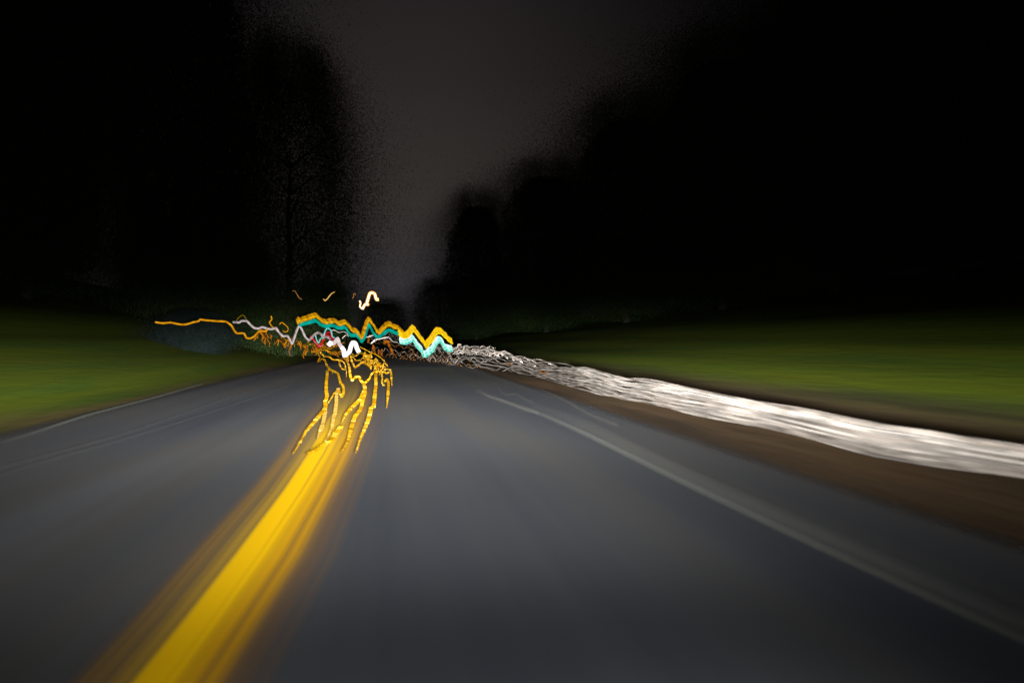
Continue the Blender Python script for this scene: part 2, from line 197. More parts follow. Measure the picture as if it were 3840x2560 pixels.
 ('amber_band','yellow_bright',None,[(.34,32.68,1.69,.04),(.41,32.67,1.67,.04),(.48,32.65,1.57,.04),(.6,32.63,1.57,.04),(.66,32.62,1.56,.04),(.74,32.61,1.61,.04),(.82,32.59,1.69,.04),(.9,32.58,1.81,.04),(1,32.56,1.93,.04),(1.05,32.55,1.84,.04),(1.14,32.54,1.76,.04),(1.22,32.52,1.62,.04),(1.29,32.51,1.51,.04),(1.4,32.49,1.41,.04),(1.47,32.48,1.34,.04),(1.54,32.47,1.19,.04),(1.58,32.46,1.1,.04),(1.65,32.45,1.16,.04),(1.7,32.44,1.25,.04),(1.77,32.42,1.32,.04),(1.84,32.41,1.38,.04),(1.91,32.4,1.51,.04),(1.98,32.39,1.65,.04),(2.07,32.37,1.74,.04),(2.1,32.37,1.8,.04),(2.21,32.35,1.8,.04),(2.29,32.33,1.75,.04),(2.38,32.32,1.68,.04),(2.48,32.3,1.6,.04),(2.55,32.29,1.51,.04),(2.61,32.28,1.44,.04),(2.72,32.26,1.35,.04),(2.82,32.24,1.29,.04)]),
 ('amber_band','amber_bright',None,[(.34,32.55,1.65,.04),(.4,32.55,1.59,.04),(.49,32.53,1.53,.04),(.6,32.51,1.54,.04),(.67,32.5,1.53,.04),(.76,32.48,1.53,.04),(.79,32.48,1.62,.04),(.92,32.45,1.76,.04),(1.01,32.44,1.89,.04),(1.09,32.42,1.8,.04),(1.15,32.41,1.7,.04),(1.24,32.4,1.58,.04),(1.32,32.38,1.46,.04),(1.38,32.37,1.36,.04),(1.48,32.35,1.26,.04),(1.52,32.35,1.15,.04),(1.59,32.34,1.05,.04),(1.66,32.32,1.09,.04),(1.71,32.31,1.22,.04),(1.8,32.3,1.24,.04),(1.87,32.29,1.33,.04),(1.92,32.28,1.48,.04),(2.01,32.26,1.61,.04),(2.04,32.26,1.7,.04),(2.15,32.24,1.72,.04),(2.2,32.23,1.74,.04),(2.31,32.21,1.71,.04),(2.41,32.19,1.63,.04),(2.46,32.18,1.54,.04),(2.54,32.17,1.47,.04),(2.62,32.15,1.39,.04),(2.73,32.13,1.3,.04),(2.81,32.12,1.24,.04)]),
 ('amber_band','yellow_bright',None,[(.34,32.43,1.61,.04),(.42,32.42,1.54,.04),(.51,32.4,1.48,.04),(.59,32.39,1.47,.04),(.67,32.38,1.46,.04),(.77,32.36,1.5,.04),(.83,32.35,1.58,.04),(.94,32.33,1.71,.04),(1.03,32.31,1.81,.04),(1.09,32.3,1.73,.04),(1.15,32.29,1.65,.04),(1.23,32.28,1.54,.04),(1.34,32.26,1.39,.04),(1.41,32.24,1.3,.04),(1.5,32.23,1.21,.04),(1.56,32.22,1.11,.04),(1.59,32.21,.99,.04),(1.68,32.2,1.06,.04),(1.72,32.19,1.15,.04),(1.79,32.18,1.22,.04),(1.88,32.16,1.29,.04),(1.94,32.15,1.4,.04),(2.02,32.14,1.55,.04),(2.06,32.13,1.63,.04),(2.14,32.12,1.69,.04),(2.23,32.1,1.68,.04),(2.32,32.09,1.65,.04),(2.4,32.07,1.56,.04),(2.46,32.06,1.5,.04),(2.55,32.04,1.43,.04),(2.62,32.03,1.33,.04),(2.75,32.01,1.24,.04),(2.83,31.99,1.19,.04)]),
 ('turquoise_band','teal',None,[(-4.49,35.11,2.15,.038),(-4.44,35.1,2.19,.038),(-4.34,35.09,2.23,.038),(-4.21,35.06,2.24,.038),(-4.07,35.04,2.27,.038),(-3.91,35.01,2.33,.038),(-3.75,34.98,2.4,.038),(-3.67,34.97,2.35,.038),(-3.6,34.96,2.29,.038),(-3.51,34.94,2.23,.038),(-3.42,34.92,2.15,.038),(-3.3,34.9,2.12,.038),(-3.17,34.88,2.1,.038),(-3.04,34.86,2.12,.038),(-2.9,34.83,2.18,.038),(-2.79,34.81,2.11,.038),(-2.67,34.79,2.05,.038),(-2.58,34.78,2.01,.038),(-2.49,34.76,2.03,.038),(-2.4,34.74,2.06,.038),(-2.32,34.73,2.06,.038),(-2.22,34.71,1.97,.038),(-2.14,34.7,1.84,.038),(-2.08,34.69,1.75,.038),(-2,34.67,1.66,.038),(-1.86,34.65,1.66,.038),(-1.73,34.63,1.67,.038),(-1.64,34.61,1.59,.038),(-1.59,34.6,1.51,.038),(-1.53,34.59,1.43,.038),(-1.49,34.58,1.37,.038),(-1.43,34.57,1.43,.038),(-1.35,34.56,1.51,.038),(-1.32,34.55,1.64,.038),(-1.25,34.54,1.81,.038),(-1.19,34.53,2.01,.038),(-1.12,34.52,2.21,.038),(-1.08,34.51,2.14,.038),(-1.03,34.5,2.03,.038),(-.96,34.49,1.91,.038),(-.9,34.48,1.76,.038),(-.8,34.46,1.65,.038),(-.69,34.44,1.56,.038),(-.57,34.42,1.63,.038),(-.44,34.4,1.71,.038),(-.3,34.37,1.83,.038),(-.17,34.35,1.91,.038),(-.05,34.33,1.89,.038),(.07,34.31,1.85,.038),(.1,34.3,1.82,.038),(.14,34.3,1.79,.038),(.21,34.28,1.76,.038),(.3,34.27,1.74,.038)]),
 ('turquoise_band','teal',None,[(-4.48,35.01,2.09,.038),(-4.41,35,2.13,.038),(-4.32,34.98,2.17,.038),(-4.18,34.96,2.19,.038),(-4.04,34.93,2.24,.038),(-3.87,34.9,2.28,.038),(-3.73,34.88,2.33,.038),(-3.64,34.86,2.28,.038),(-3.58,34.85,2.22,.038),(-3.49,34.84,2.15,.038),(-3.4,34.82,2.1,.038),(-3.28,34.8,2.07,.038),(-3.15,34.77,2.04,.038),(-3.01,34.75,2.07,.038),(-2.88,34.73,2.12,.038),(-2.77,34.71,2.06,.038),(-2.66,34.69,1.99,.038),(-2.55,34.67,1.98,.038),(-2.46,34.65,1.97,.038),(-2.37,34.64,1.99,.038),(-2.28,34.62,2.01,.038),(-2.21,34.61,1.9,.038),(-2.11,34.59,1.78,.038),(-2.06,34.58,1.7,.038),(-1.99,34.57,1.62,.038),(-1.85,34.55,1.61,.038),(-1.71,34.52,1.6,.038),(-1.64,34.51,1.55,.038),(-1.56,34.49,1.46,.038),(-1.51,34.49,1.38,.038),(-1.46,34.48,1.31,.038),(-1.4,34.47,1.37,.038),(-1.34,34.46,1.46,.038),(-1.3,34.45,1.6,.038),(-1.24,34.44,1.74,.038),(-1.18,34.43,1.95,.038),(-1.12,34.42,2.14,.038),(-1.07,34.41,2.08,.038),(-1.01,34.4,1.98,.038),(-.94,34.38,1.83,.038),(-.87,34.37,1.7,.038),(-.76,34.35,1.59,.038),(-.67,34.34,1.52,.038),(-.55,34.32,1.56,.038),(-.42,34.29,1.66,.038),(-.29,34.27,1.77,.038),(-.16,34.25,1.86,.038),(-.04,34.23,1.84,.038),(.07,34.21,1.79,.038),(.11,34.2,1.75,.038),(.13,34.2,1.73,.038),(.24,34.18,1.72,.038),(.3,34.17,1.7,.038)]),
 ('turquoise_band','teal',None,[(-4.46,34.9,2.04,.038),(-4.39,34.89,2.09,.038),(-4.29,34.88,2.12,.038),(-4.16,34.85,2.14,.038),(-4.03,34.83,2.17,.038),(-3.86,34.8,2.22,.038),(-3.69,34.77,2.27,.038),(-3.62,34.76,2.25,.038),(-3.55,34.74,2.18,.038),(-3.48,34.73,2.11,.038),(-3.38,34.72,2.06,.038),(-3.27,34.69,2.02,.038),(-3.13,34.67,1.98,.038),(-2.99,34.65,2.03,.038),(-2.88,34.62,2.05,.038),(-2.74,34.6,2,.038),(-2.63,34.58,1.93,.038),(-2.53,34.56,1.92,.038),(-2.43,34.55,1.91,.038),(-2.36,34.53,1.94,.038),(-2.27,34.52,1.95,.038),(-2.17,34.5,1.86,.038),(-2.11,34.49,1.73,.038),(-2.03,34.48,1.63,.038),(-1.98,34.47,1.55,.038),(-1.82,34.44,1.55,.038),(-1.7,34.42,1.56,.038),(-1.62,34.4,1.48,.038),(-1.54,34.39,1.41,.038),(-1.51,34.38,1.32,.038),(-1.45,34.37,1.25,.038),(-1.39,34.36,1.31,.038),(-1.32,34.35,1.41,.038),(-1.27,34.34,1.53,.038),(-1.23,34.34,1.68,.038),(-1.16,34.32,1.9,.038),(-1.1,34.31,2.1,.038),(-1.06,34.31,2.03,.038),(-1,34.3,1.91,.038),(-.94,34.28,1.78,.038),(-.85,34.27,1.66,.038),(-.77,34.25,1.54,.038),(-.66,34.23,1.46,.038),(-.53,34.21,1.53,.038),(-.41,34.19,1.61,.038),(-.28,34.17,1.72,.038),(-.14,34.14,1.81,.038),(-.01,34.12,1.78,.038),(.08,34.1,1.73,.038),(.12,34.1,1.7,.038),(.14,34.09,1.68,.038),(.24,34.08,1.66,.038),(.34,34.06,1.65,.038)]),
 ('turquoise_band','mint_white',None,[(.37,33.95,1.47,.058),(.46,33.94,1.46,.058),(.57,33.92,1.42,.058),(.67,33.9,1.45,.058),(.8,33.88,1.48,.058),(.88,33.86,1.55,.058),(.98,33.84,1.59,.058),(1.03,33.84,1.52,.058),(1.07,33.83,1.44,.058),(1.15,33.81,1.36,.058),(1.21,33.8,1.23,.058),(1.29,33.79,1.16,.058),(1.39,33.77,1.06,.058),(1.45,33.76,.93,.058),(1.5,33.75,.8,.058),(1.57,33.74,.8,.058),(1.65,33.73,.81,.058),(1.74,33.71,.89,.058),(1.82,33.7,.97,.058),(1.89,33.68,1.02,.058),(1.96,33.67,1.07,.058),(2.02,33.66,1.21,.058),(2.07,33.65,1.35,.058),(2.17,33.63,1.45,.058),(2.23,33.62,1.52,.058),(2.31,33.61,1.5,.058),(2.4,33.59,1.42,.058),(2.46,33.58,1.3,.058),(2.5,33.58,1.18,.058),(2.6,33.56,1.12,.058),(2.67,33.55,1.11,.058),(2.79,33.53,1.06,.058),(2.89,33.51,1.07,.058)]),
 ('turquoise_band','mint_white',None,[(.37,33.85,1.41,.057),(.46,33.83,1.4,.057),(.56,33.82,1.35,.057),(.67,33.8,1.38,.057),(.78,33.78,1.42,.057),(.9,33.76,1.47,.057),(.98,33.74,1.53,.057),(1.04,33.73,1.47,.057),(1.09,33.72,1.39,.057),(1.14,33.72,1.28,.057),(1.19,33.71,1.18,.057),(1.3,33.69,1.09,.057),(1.4,33.67,.97,.057),(1.45,33.66,.84,.057),(1.49,33.65,.75,.057),(1.6,33.63,.73,.057),(1.68,33.62,.76,.057),(1.76,33.61,.83,.057),(1.83,33.59,.91,.057),(1.91,33.58,.96,.057),(1.96,33.57,1.02,.057),(2.04,33.55,1.15,.057),(2.08,33.55,1.29,.057),(2.16,33.53,1.39,.057),(2.24,33.52,1.46,.057),(2.32,33.51,1.43,.057),(2.41,33.49,1.36,.057),(2.46,33.48,1.23,.057),(2.51,33.47,1.12,.057),(2.59,33.46,1.07,.057),(2.69,33.44,1.04,.057),(2.79,33.42,1.02,.057),(2.9,33.4,1,.057)]),
 ('turquoise_band','teal_pale',None,[(.38,33.75,1.33,.057),(.46,33.73,1.33,.057),(.59,33.71,1.3,.057),(.69,33.69,1.32,.057),(.81,33.67,1.36,.057),(.91,33.65,1.42,.057),(1,33.64,1.46,.057),(1.03,33.63,1.41,.057),(1.1,33.62,1.32,.057),(1.15,33.61,1.22,.057),(1.21,33.6,1.12,.057),(1.32,33.58,1.02,.057),(1.43,33.56,.92,.057),(1.48,33.55,.78,.057),(1.52,33.55,.67,.057),(1.6,33.53,.67,.057),(1.68,33.52,.7,.057),(1.76,33.5,.77,.057),(1.84,33.49,.84,.057),(1.9,33.48,.9,.057),(1.98,33.47,.94,.057),(2.03,33.46,1.08,.057),(2.08,33.45,1.21,.057),(2.17,33.43,1.3,.057),(2.25,33.42,1.39,.057),(2.35,33.4,1.35,.057),(2.42,33.39,1.29,.057),(2.46,33.38,1.15,.057),(2.52,33.37,1.03,.057),(2.6,33.36,1,.057),(2.68,33.34,.96,.057),(2.79,33.32,.95,.057),(2.92,33.3,.93,.057)]),
 ('turquoise_band','mint_white',None,[(.39,33.64,1.28,.057),(.48,33.63,1.27,.057),(.58,33.61,1.24,.057),(.71,33.59,1.27,.057),(.81,33.57,1.3,.057),(.93,33.55,1.36,.057),(1,33.53,1.43,.057),(1.05,33.53,1.34,.057),(1.12,33.52,1.26,.057),(1.16,33.51,1.17,.057),(1.21,33.5,1.06,.057),(1.32,33.48,.96,.057),(1.41,33.46,.88,.057),(1.47,33.45,.75,.057),(1.53,33.44,.63,.057),(1.59,33.43,.62,.057),(1.7,33.41,.66,.057),(1.78,33.4,.71,.057),(1.84,33.39,.81,.057),(1.91,33.38,.84,.057),(1.99,33.36,.9,.057),(2.04,33.35,1.04,.057),(2.1,33.34,1.16,.057),(2.17,33.33,1.27,.057),(2.26,33.31,1.32,.057),(2.35,33.3,1.31,.057),(2.42,33.29,1.25,.057),(2.47,33.28,1.11,.057),(2.52,33.27,.98,.057),(2.6,33.25,.95,.057),(2.7,33.23,.91,.057),(2.81,33.22,.91,.057),(2.9,33.2,.9,.057)]),
 ('turquoise_band','teal_pale',None,[(.41,33.54,1.24,.057),(.49,33.52,1.22,.057),(.6,33.5,1.2,.057),(.72,33.48,1.21,.057),(.81,33.47,1.24,.057),(.92,33.45,1.31,.057),(1.02,33.43,1.36,.057),(1.07,33.42,1.3,.057),(1.12,33.41,1.21,.057),(1.17,33.4,1.12,.057),(1.23,33.39,1.02,.057),(1.33,33.38,.92,.057),(1.45,33.35,.81,.057),(1.49,33.35,.7,.057),(1.52,33.34,.58,.057),(1.61,33.33,.58,.057),(1.71,33.31,.6,.057),(1.78,33.3,.68,.057),(1.84,33.28,.74,.057),(1.92,33.27,.78,.057),(1.99,33.26,.84,.057),(2.04,33.25,.98,.057),(2.1,33.24,1.11,.057),(2.19,33.23,1.22,.057),(2.25,33.21,1.29,.057),(2.36,33.19,1.24,.057),(2.43,33.18,1.18,.057),(2.47,33.18,1.08,.057),(2.52,33.17,.95,.057),(2.6,33.15,.89,.057),(2.72,33.13,.87,.057),(2.81,33.12,.85,.057),(2.92,33.1,.83,.057)]),
]),
('light_trail', 'blazing yellow white hook of light, highest and brightest above the road', 'light trail', None, None, [
 ('glow_line','lamp',None,[(-1.89,41.97,3.74,.035),(-1.88,41.96,3.71,.035),(-1.85,41.96,3.67,.035),(-1.84,41.96,3.63,.035),(-1.84,41.96,3.55,.035),(-1.87,41.96,3.48,.035),(-1.88,41.96,3.4,.035),(-1.85,41.96,3.35,.035),(-1.77,41.95,3.28,.035),(-1.74,41.94,3.25,.035)]),
 ('glow_line','lamp',None,[(-1.74,41.94,3.25,.083),(-1.71,41.93,3.3,.07),(-1.67,41.93,3.37,.057),(-1.63,41.92,3.43,.051),(-1.61,41.92,3.47,.051),(-1.57,41.91,3.52,.051),(-1.54,41.91,3.54,.051),(-1.51,41.9,3.54,.051),(-1.46,41.89,3.52,.051),(-1.42,41.88,3.51,.051),(-1.4,41.88,3.51,.058),(-1.39,41.88,3.51,.065),(-1.38,41.88,3.5,.072)]),
 ('glow_line','lamp',None,[(-1.47,41.89,3.61,.062),(-1.45,41.89,3.67,.062),(-1.42,41.88,3.77,.062),(-1.39,41.88,3.86,.062),(-1.37,41.87,3.95,.062),(-1.33,41.87,4.08,.062),(-1.3,41.86,4.16,.062),(-1.27,41.86,4.2,.062),(-1.22,41.85,4.22,.062),(-1.18,41.84,4.23,.062),(-1.13,41.83,4.22,.062),(-1.05,41.82,4.19,.062),(-1,41.81,4.16,.062),(-.98,41.8,4.1,.062),(-.96,41.8,4.01,.062),(-.95,41.8,3.95,.062),(-.93,41.8,3.9,.062),(-.91,41.79,3.85,.064),(-.89,41.79,3.82,.071),(-.86,41.78,3.82,.078),(-.81,41.77,3.82,.084),(-.77,41.77,3.83,.091)]),
 ('glow_rim','lamp_rim',None,[(-1.92,42.38,3.76,.058),(-1.9,42.37,3.73,.058),(-1.87,42.37,3.68,.058),(-1.85,42.36,3.63,.058),(-1.86,42.37,3.57,.058),(-1.89,42.37,3.48,.058),(-1.89,42.37,3.42,.058),(-1.86,42.37,3.37,.058),(-1.8,42.35,3.31,.058),(-1.76,42.35,3.27,.058)]),
 ('glow_rim','lamp_rim',None,[(-1.76,42.35,3.27,.097),(-1.73,42.34,3.32,.097),(-1.68,42.34,3.39,.097),(-1.65,42.33,3.45,.097),(-1.62,42.33,3.49,.097),(-1.59,42.32,3.54,.097),(-1.56,42.31,3.57,.097),(-1.52,42.31,3.56,.097),(-1.47,42.3,3.55,.097),(-1.44,42.29,3.54,.097),(-1.42,42.29,3.53,.097),(-1.4,42.29,3.53,.097),(-1.39,42.28,3.53,.097)]),
 ('glow_rim','lamp_rim',None,[(-1.48,42.3,3.63,.107),(-1.46,42.3,3.7,.107),(-1.43,42.29,3.8,.107),(-1.41,42.29,3.88,.107),(-1.38,42.28,3.98,.107),(-1.34,42.28,4.11,.107),(-1.31,42.27,4.19,.107),(-1.28,42.26,4.23,.107),(-1.23,42.26,4.25,.107),(-1.19,42.25,4.26,.107),(-1.14,42.24,4.25,.107),(-1.06,42.23,4.22,.107),(-1.01,42.22,4.18,.107),(-.99,42.21,4.12,.107),(-.97,42.21,4.04,.107),(-.95,42.21,3.98,.107),(-.94,42.2,3.93,.107),(-.92,42.2,3.88,.107),(-.9,42.2,3.85,.107),(-.87,42.19,3.84,.107),(-.81,42.18,3.85,.107),(-.78,42.18,3.85,.107)]),
]),
('light_trail', 'thin yellow tick of light left of the blazing hook', 'light trail', None, None, [
 ('glow_line','lamp_dim',None,[(-4.05,42.35,3.86,.008),(-4.01,42.34,3.82,.023),(-3.96,42.33,3.77,.03),(-3.91,42.32,3.75,.03),(-3.85,42.31,3.81,.03),(-3.77,42.3,3.9,.03),(-3.71,42.29,3.98,.03),(-3.67,42.28,4.04,.03),(-3.61,42.27,4.11,.03),(-3.56,42.26,4.16,.03),(-3.5,42.25,4.21,.03),(-3.41,42.23,4.25,.023),(-3.35,42.22,4.29,.008)]),
]),
('light_trail', 'tiny dull orange hook of light just left of the blazing hook', 'light trail', None, None, [
 ('glow_line','lamp_faint',None,[(-2.32,42.04,3.87,.024),(-2.3,42.04,3.91,.024),(-2.26,42.03,3.97,.024),(-2.24,42.03,4.01,.024),(-2.24,42.03,4.05,.024),(-2.25,42.03,4.1,.024),(-2.25,42.03,4.13,.024),(-2.24,42.03,4.16,.024),(-2.21,42.02,4.18,.024),(-2.19,42.02,4.19,.024),(-2.17,42.02,4.17,.024),(-2.14,42.01,4.12,.024),(-2.12,42.01,4.09,.024)]),
]),
('light_trail', 'faint brown falling squiggle of light, leftmost above the amber band', 'light trail', None, None, [
 ('glow_line','lamp_faint',None,[(-5.87,42.67,4.31,.013),(-5.84,42.66,4.33,.014),(-5.78,42.65,4.34,.016),(-5.74,42.64,4.35,.017),(-5.7,42.64,4.3,.019),(-5.65,42.63,4.22,.02),(-5.62,42.62,4.16,.022),(-5.59,42.62,4.11,.023),(-5.55,42.61,4.05,.025),(-5.53,42.61,4.01,.026),(-5.51,42.6,3.98,.028),(-5.49,42.6,3.94,.029),(-5.46,42.6,3.92,.031),(-5.42,42.59,3.89,.032),(-5.36,42.58,3.85,.034),(-5.32,42.57,3.83,.035)]),
]),
('light_trail', 'thin pale turquoise squiggle nested above the red one', 'light trail', None, None, [
 ('glow_line','cyan',None,[(-4.2,39.33,1.75,.028),(-4.18,39.32,1.69,.028),(-4.16,39.32,1.59,.028),(-4.14,39.32,1.51,.028),(-4.13,39.31,1.46,.028),(-4.11,39.31,1.39,.028),(-4.09,39.31,1.34,.028),(-4.06,39.3,1.29,.028),(-4.03,39.3,1.24,.028),(-4,39.29,1.21,.028),(-3.98,39.29,1.27,.028),(-3.94,39.28,1.36,.028),(-3.92,39.28,1.43,.028),(-3.89,39.27,1.46,.028),(-3.86,39.27,1.49,.028),(-3.83,39.26,1.51,.028),(-3.8,39.26,1.5,.028),(-3.75,39.25,1.48,.028),(-3.72,39.24,1.47,.028)]),
 ('glow_line','cyan',None,[(-3.75,39.25,1.55,.034),(-3.73,39.24,1.62,.034),(-3.69,39.24,1.72,.034),(-3.67,39.23,1.8,.034),(-3.65,39.23,1.84,.034),(-3.63,39.23,1.9,.034),(-3.61,39.22,1.94,.034),(-3.58,39.22,1.97,.034),(-3.55,39.21,2.02,.034),(-3.51,39.21,2.04,.034),(-3.46,39.2,2.02,.034),(-3.38,39.18,1.97,.034),(-3.33,39.17,1.94,.034),(-3.31,39.17,1.9,.034),(-3.3,39.17,1.84,.034),(-3.29,39.17,1.8,.034),(-3.28,39.16,1.73,.034),(-3.26,39.16,1.64,.034),(-3.25,39.16,1.58,.034),(-3.22,39.15,1.55,.034),(-3.17,39.15,1.53,.034),(-3.14,39.14,1.51,.034)]),
]),
('light_trail', 'crimson zigzag of light under the turquoise squiggle', 'light trail', None, None, [
 ('glow_line','red',None,[(-4.49,39.68,1.6,.039),(-4.44,39.67,1.55,.039),(-4.37,39.66,1.48,.039),(-4.32,39.65,1.43,.039),(-4.26,39.64,1.38,.039),(-4.24,39.64,1.32,.039),(-4.19,39.63,1.3,.039),(-4.15,39.62,1.18,.039),(-4.07,39.61,1.04,.039),(-4.03,39.6,.98,.039),(-4,39.6,.99,.039),(-3.93,39.58,1.06,.039),(-3.9,39.58,1.12,.039),(-3.85,39.57,1.19,.039),(-3.8,39.56,1.32,.039),(-3.74,39.55,1.39,.039),(-3.72,39.55,1.49,.039),(-3.67,39.54,1.62,.039),(-3.64,39.53,1.72,.039),(-3.6,39.53,1.75,.039),(-3.57,39.52,1.79,.039),(-3.51,39.51,1.81,.039),(-3.46,39.5,1.81,.039),(-3.41,39.49,1.79,.039),(-3.36,39.48,1.76,.039),(-3.34,39.48,1.7,.039),(-3.33,39.48,1.61,.039),(-3.29,39.47,1.57,.039),(-3.27,39.47,1.5,.039),(-3.24,39.46,1.41,.039),(-3.22,39.46,1.36,.039)]),
 ('glow_line','red',None,[(-4.4,39.67,1.46,.031),(-4.33,39.65,1.4,.031),(-4.22,39.64,1.28,.031),(-4.14,39.62,1.21,.031),(-4.1,39.61,1.13,.031),(-4.04,39.6,1.08,.031),(-4.01,39.6,1.06,.031),(-3.93,39.58,1.1,.031),(-3.85,39.57,1.23,.031),(-3.78,39.56,1.31,.031),(-3.76,39.55,1.39,.031),(-3.72,39.55,1.47,.031),(-3.71,39.54,1.55,.031),(-3.65,39.53,1.6,.031),(-3.58,39.52,1.63,.031),(-3.53,39.51,1.67,.031),(-3.47,39.5,1.63,.031),(-3.38,39.49,1.58,.031),(-3.32,39.48,1.54,.031),(-3.3,39.47,1.47,.031),(-3.26,39.47,1.4,.031),(-3.24,39.46,1.35,.031)]),
 ('glow_line','red_pink',None,[(-4.3,39.55,1.33,.021),(-4.25,39.54,1.28,.021),(-4.16,39.52,1.19,.021),(-4.07,39.51,1.14,.021),(-4.04,39.5,1.09,.021),(-3.95,39.49,1.04,.021),(-3.9,39.48,1.04,.021),(-3.87,39.47,1.03,.021),(-3.82,39.46,1.08,.021),(-3.75,39.45,1.11,.021)]),
]),
('light_trail', 'dusty white wandering band that ends in a thick white double hook', 'light trail', None, None, [
 ('white_band','white_dim',None,[(-8.47,39.06,2.35,.061),(-8.38,39.05,2.35,.061),(-8.24,39.02,2.34,.061),(-8.14,39.01,2.33,.061),(-8.1,39,2.35,.061),(-8.07,38.99,2.39,.061),(-8.03,38.99,2.41,.061),(-7.95,38.97,2.42,.061),(-7.83,38.95,2.42,.061),(-7.74,38.94,2.41,.061),(-7.68,38.92,2.36,.061),(-7.61,38.91,2.29,.061),(-7.56,38.9,2.23,.061),(-7.49,38.89,2.17,.061),(-7.41,38.88,2.09,.061),(-7.34,38.87,2.04,.061),(-7.28,38.85,2.02,.061),(-7.19,38.84,2.01,.061),(-7.12,38.83,2,.061),(-7.06,38.81,2.02,.061),(-6.97,38.8,2.06,.061),(-6.91,38.79,2.08,.061),(-6.83,38.77,2.06,.061),(-6.73,38.76,2.03,.061),(-6.65,38.74,2,.061),(-6.57,38.73,1.99,.061),(-6.47,38.71,1.97,.061),(-6.4,38.7,1.97,.061),(-6.33,38.69,1.99,.061),(-6.24,38.67,2.03,.061),(-6.18,38.66,2.04,.061),(-6.13,38.65,1.99,.061),(-6.08,38.64,1.89,.061),(-6.03,38.63,1.82,.061),(-5.97,38.62,1.75,.061),(-5.88,38.61,1.66,.061),(-5.82,38.6,1.6,.061),(-5.74,38.58,1.59,.061),(-5.63,38.56,1.6,.061),(-5.56,38.55,1.6,.061),(-5.51,38.54,1.54,.061),(-5.46,38.53,1.45,.061),(-5.42,38.53,1.38,.061),(-5.39,38.52,1.3,.061),(-5.35,38.52,1.22,.061),(-5.33,38.51,1.17,.061),(-5.3,38.51,1.21,.061),(-5.26,38.5,1.29,.061),(-5.24,38.49,1.38,.061),(-5.19,38.49,1.5,.061),(-5.13,38.48,1.69,.061),(-5.09,38.47,1.82,.061),(-5.05,38.46,1.93,.061),(-4.99,38.45,2.06,.061),(-4.94,38.44,2.13,.061),(-4.9,38.44,2.11,.061),(-4.84,38.42,2.04,.061),(-4.8,38.42,1.97,.061),(-4.75,38.41,1.85,.061),(-4.67,38.4,1.68,.061),(-4.62,38.38,1.56,.061),(-4.56,38.38,1.49,.061),(-4.48,38.36,1.42,.061),(-4.44,38.35,1.38,.061),(-4.43,38.35,1.35,.061),(-4.44,38.35,1.34,.061),(-4.44,38.35,1.34,.061),(-4.4,38.35,1.37,.061),(-4.33,38.34,1.43,.061),(-4.28,38.33,1.48,.061),(-4.23,38.32,1.54,.061),(-4.17,38.3,1.62,.061),(-4.12,38.3,1.67,.061),(-4.07,38.29,1.71,.061),(-4,38.28,1.75,.061),(-3.95,38.27,1.77,.061),(-3.89,38.26,1.76,.061),(-3.82,38.24,1.73,.061),(-3.76,38.23,1.7,.061),(-3.73,38.23,1.65,.061),(-3.69,38.22,1.59,.061),(-3.65,38.22,1.55,.061),(-3.58,38.2,1.54,.061),(-3.48,38.18,1.54,.061),(-3.41,38.17,1.53,.061),(-3.36,38.16,1.49,.061),(-3.3,38.15,1.43,.061),(-3.27,38.15,1.4,.061)]),
 ('white_band','white_mid',None,[(-8.36,38.64,2.32,.02),(-8.27,38.62,2.31,.02),(-8.13,38.6,2.31,.02),(-8.04,38.58,2.3,.02),(-8,38.58,2.32,.02),(-7.97,38.57,2.35,.02),(-7.93,38.56,2.38,.02),(-7.85,38.55,2.38,.02),(-7.73,38.53,2.38,.02),(-7.64,38.51,2.38,.02),(-7.58,38.5,2.33,.02),(-7.52,38.49,2.25,.02),(-7.46,38.48,2.19,.02),(-7.4,38.47,2.13,.02),(-7.31,38.45,2.06,.02),(-7.25,38.44,2.01,.02),(-7.18,38.43,1.99,.02),(-7.1,38.42,1.98,.02),(-7.03,38.41,1.97,.02),(-6.97,38.39,2,.02),(-6.88,38.38,2.03,.02),(-6.82,38.37,2.05,.02),(-6.74,38.35,2.03,.02),(-6.64,38.34,2,.02),(-6.57,38.32,1.97,.02),(-6.49,38.31,1.96,.02),(-6.39,38.29,1.94,.02),(-6.31,38.28,1.94,.02),(-6.25,38.27,1.96,.02),(-6.16,38.25,2,.02),(-6.1,38.24,2.01,.02),(-6.05,38.23,1.96,.02),(-6,38.22,1.86,.02),(-5.95,38.22,1.79,.02),(-5.89,38.2,1.72,.02),(-5.81,38.19,1.63,.02),(-5.74,38.18,1.57,.02),(-5.66,38.16,1.57,.02),(-5.56,38.15,1.58,.02),(-5.49,38.13,1.57,.02),(-5.44,38.12,1.52,.02),(-5.38,38.11,1.43,.02),(-5.34,38.11,1.35,.02),(-5.31,38.1,1.28,.02),(-5.28,38.1,1.2,.02),(-5.25,38.09,1.15,.02),(-5.23,38.09,1.19,.02),(-5.19,38.08,1.27,.02),(-5.16,38.08,1.35,.02),(-5.12,38.07,1.48,.02),(-5.07,38.06,1.66,.02),(-5.02,38.05,1.79,.02),(-4.98,38.04,1.9,.02),(-4.92,38.03,2.03,.02),(-4.88,38.02,2.1,.02),(-4.83,38.02,2.08,.02),(-4.78,38.01,2.01,.02),(-4.73,38,1.94,.02),(-4.68,37.99,1.82,.02),(-4.61,37.98,1.65,.02),(-4.55,37.97,1.54,.02),(-4.5,37.96,1.47,.02),(-4.42,37.94,1.4,.02),(-4.37,37.94,1.35,.02)]),
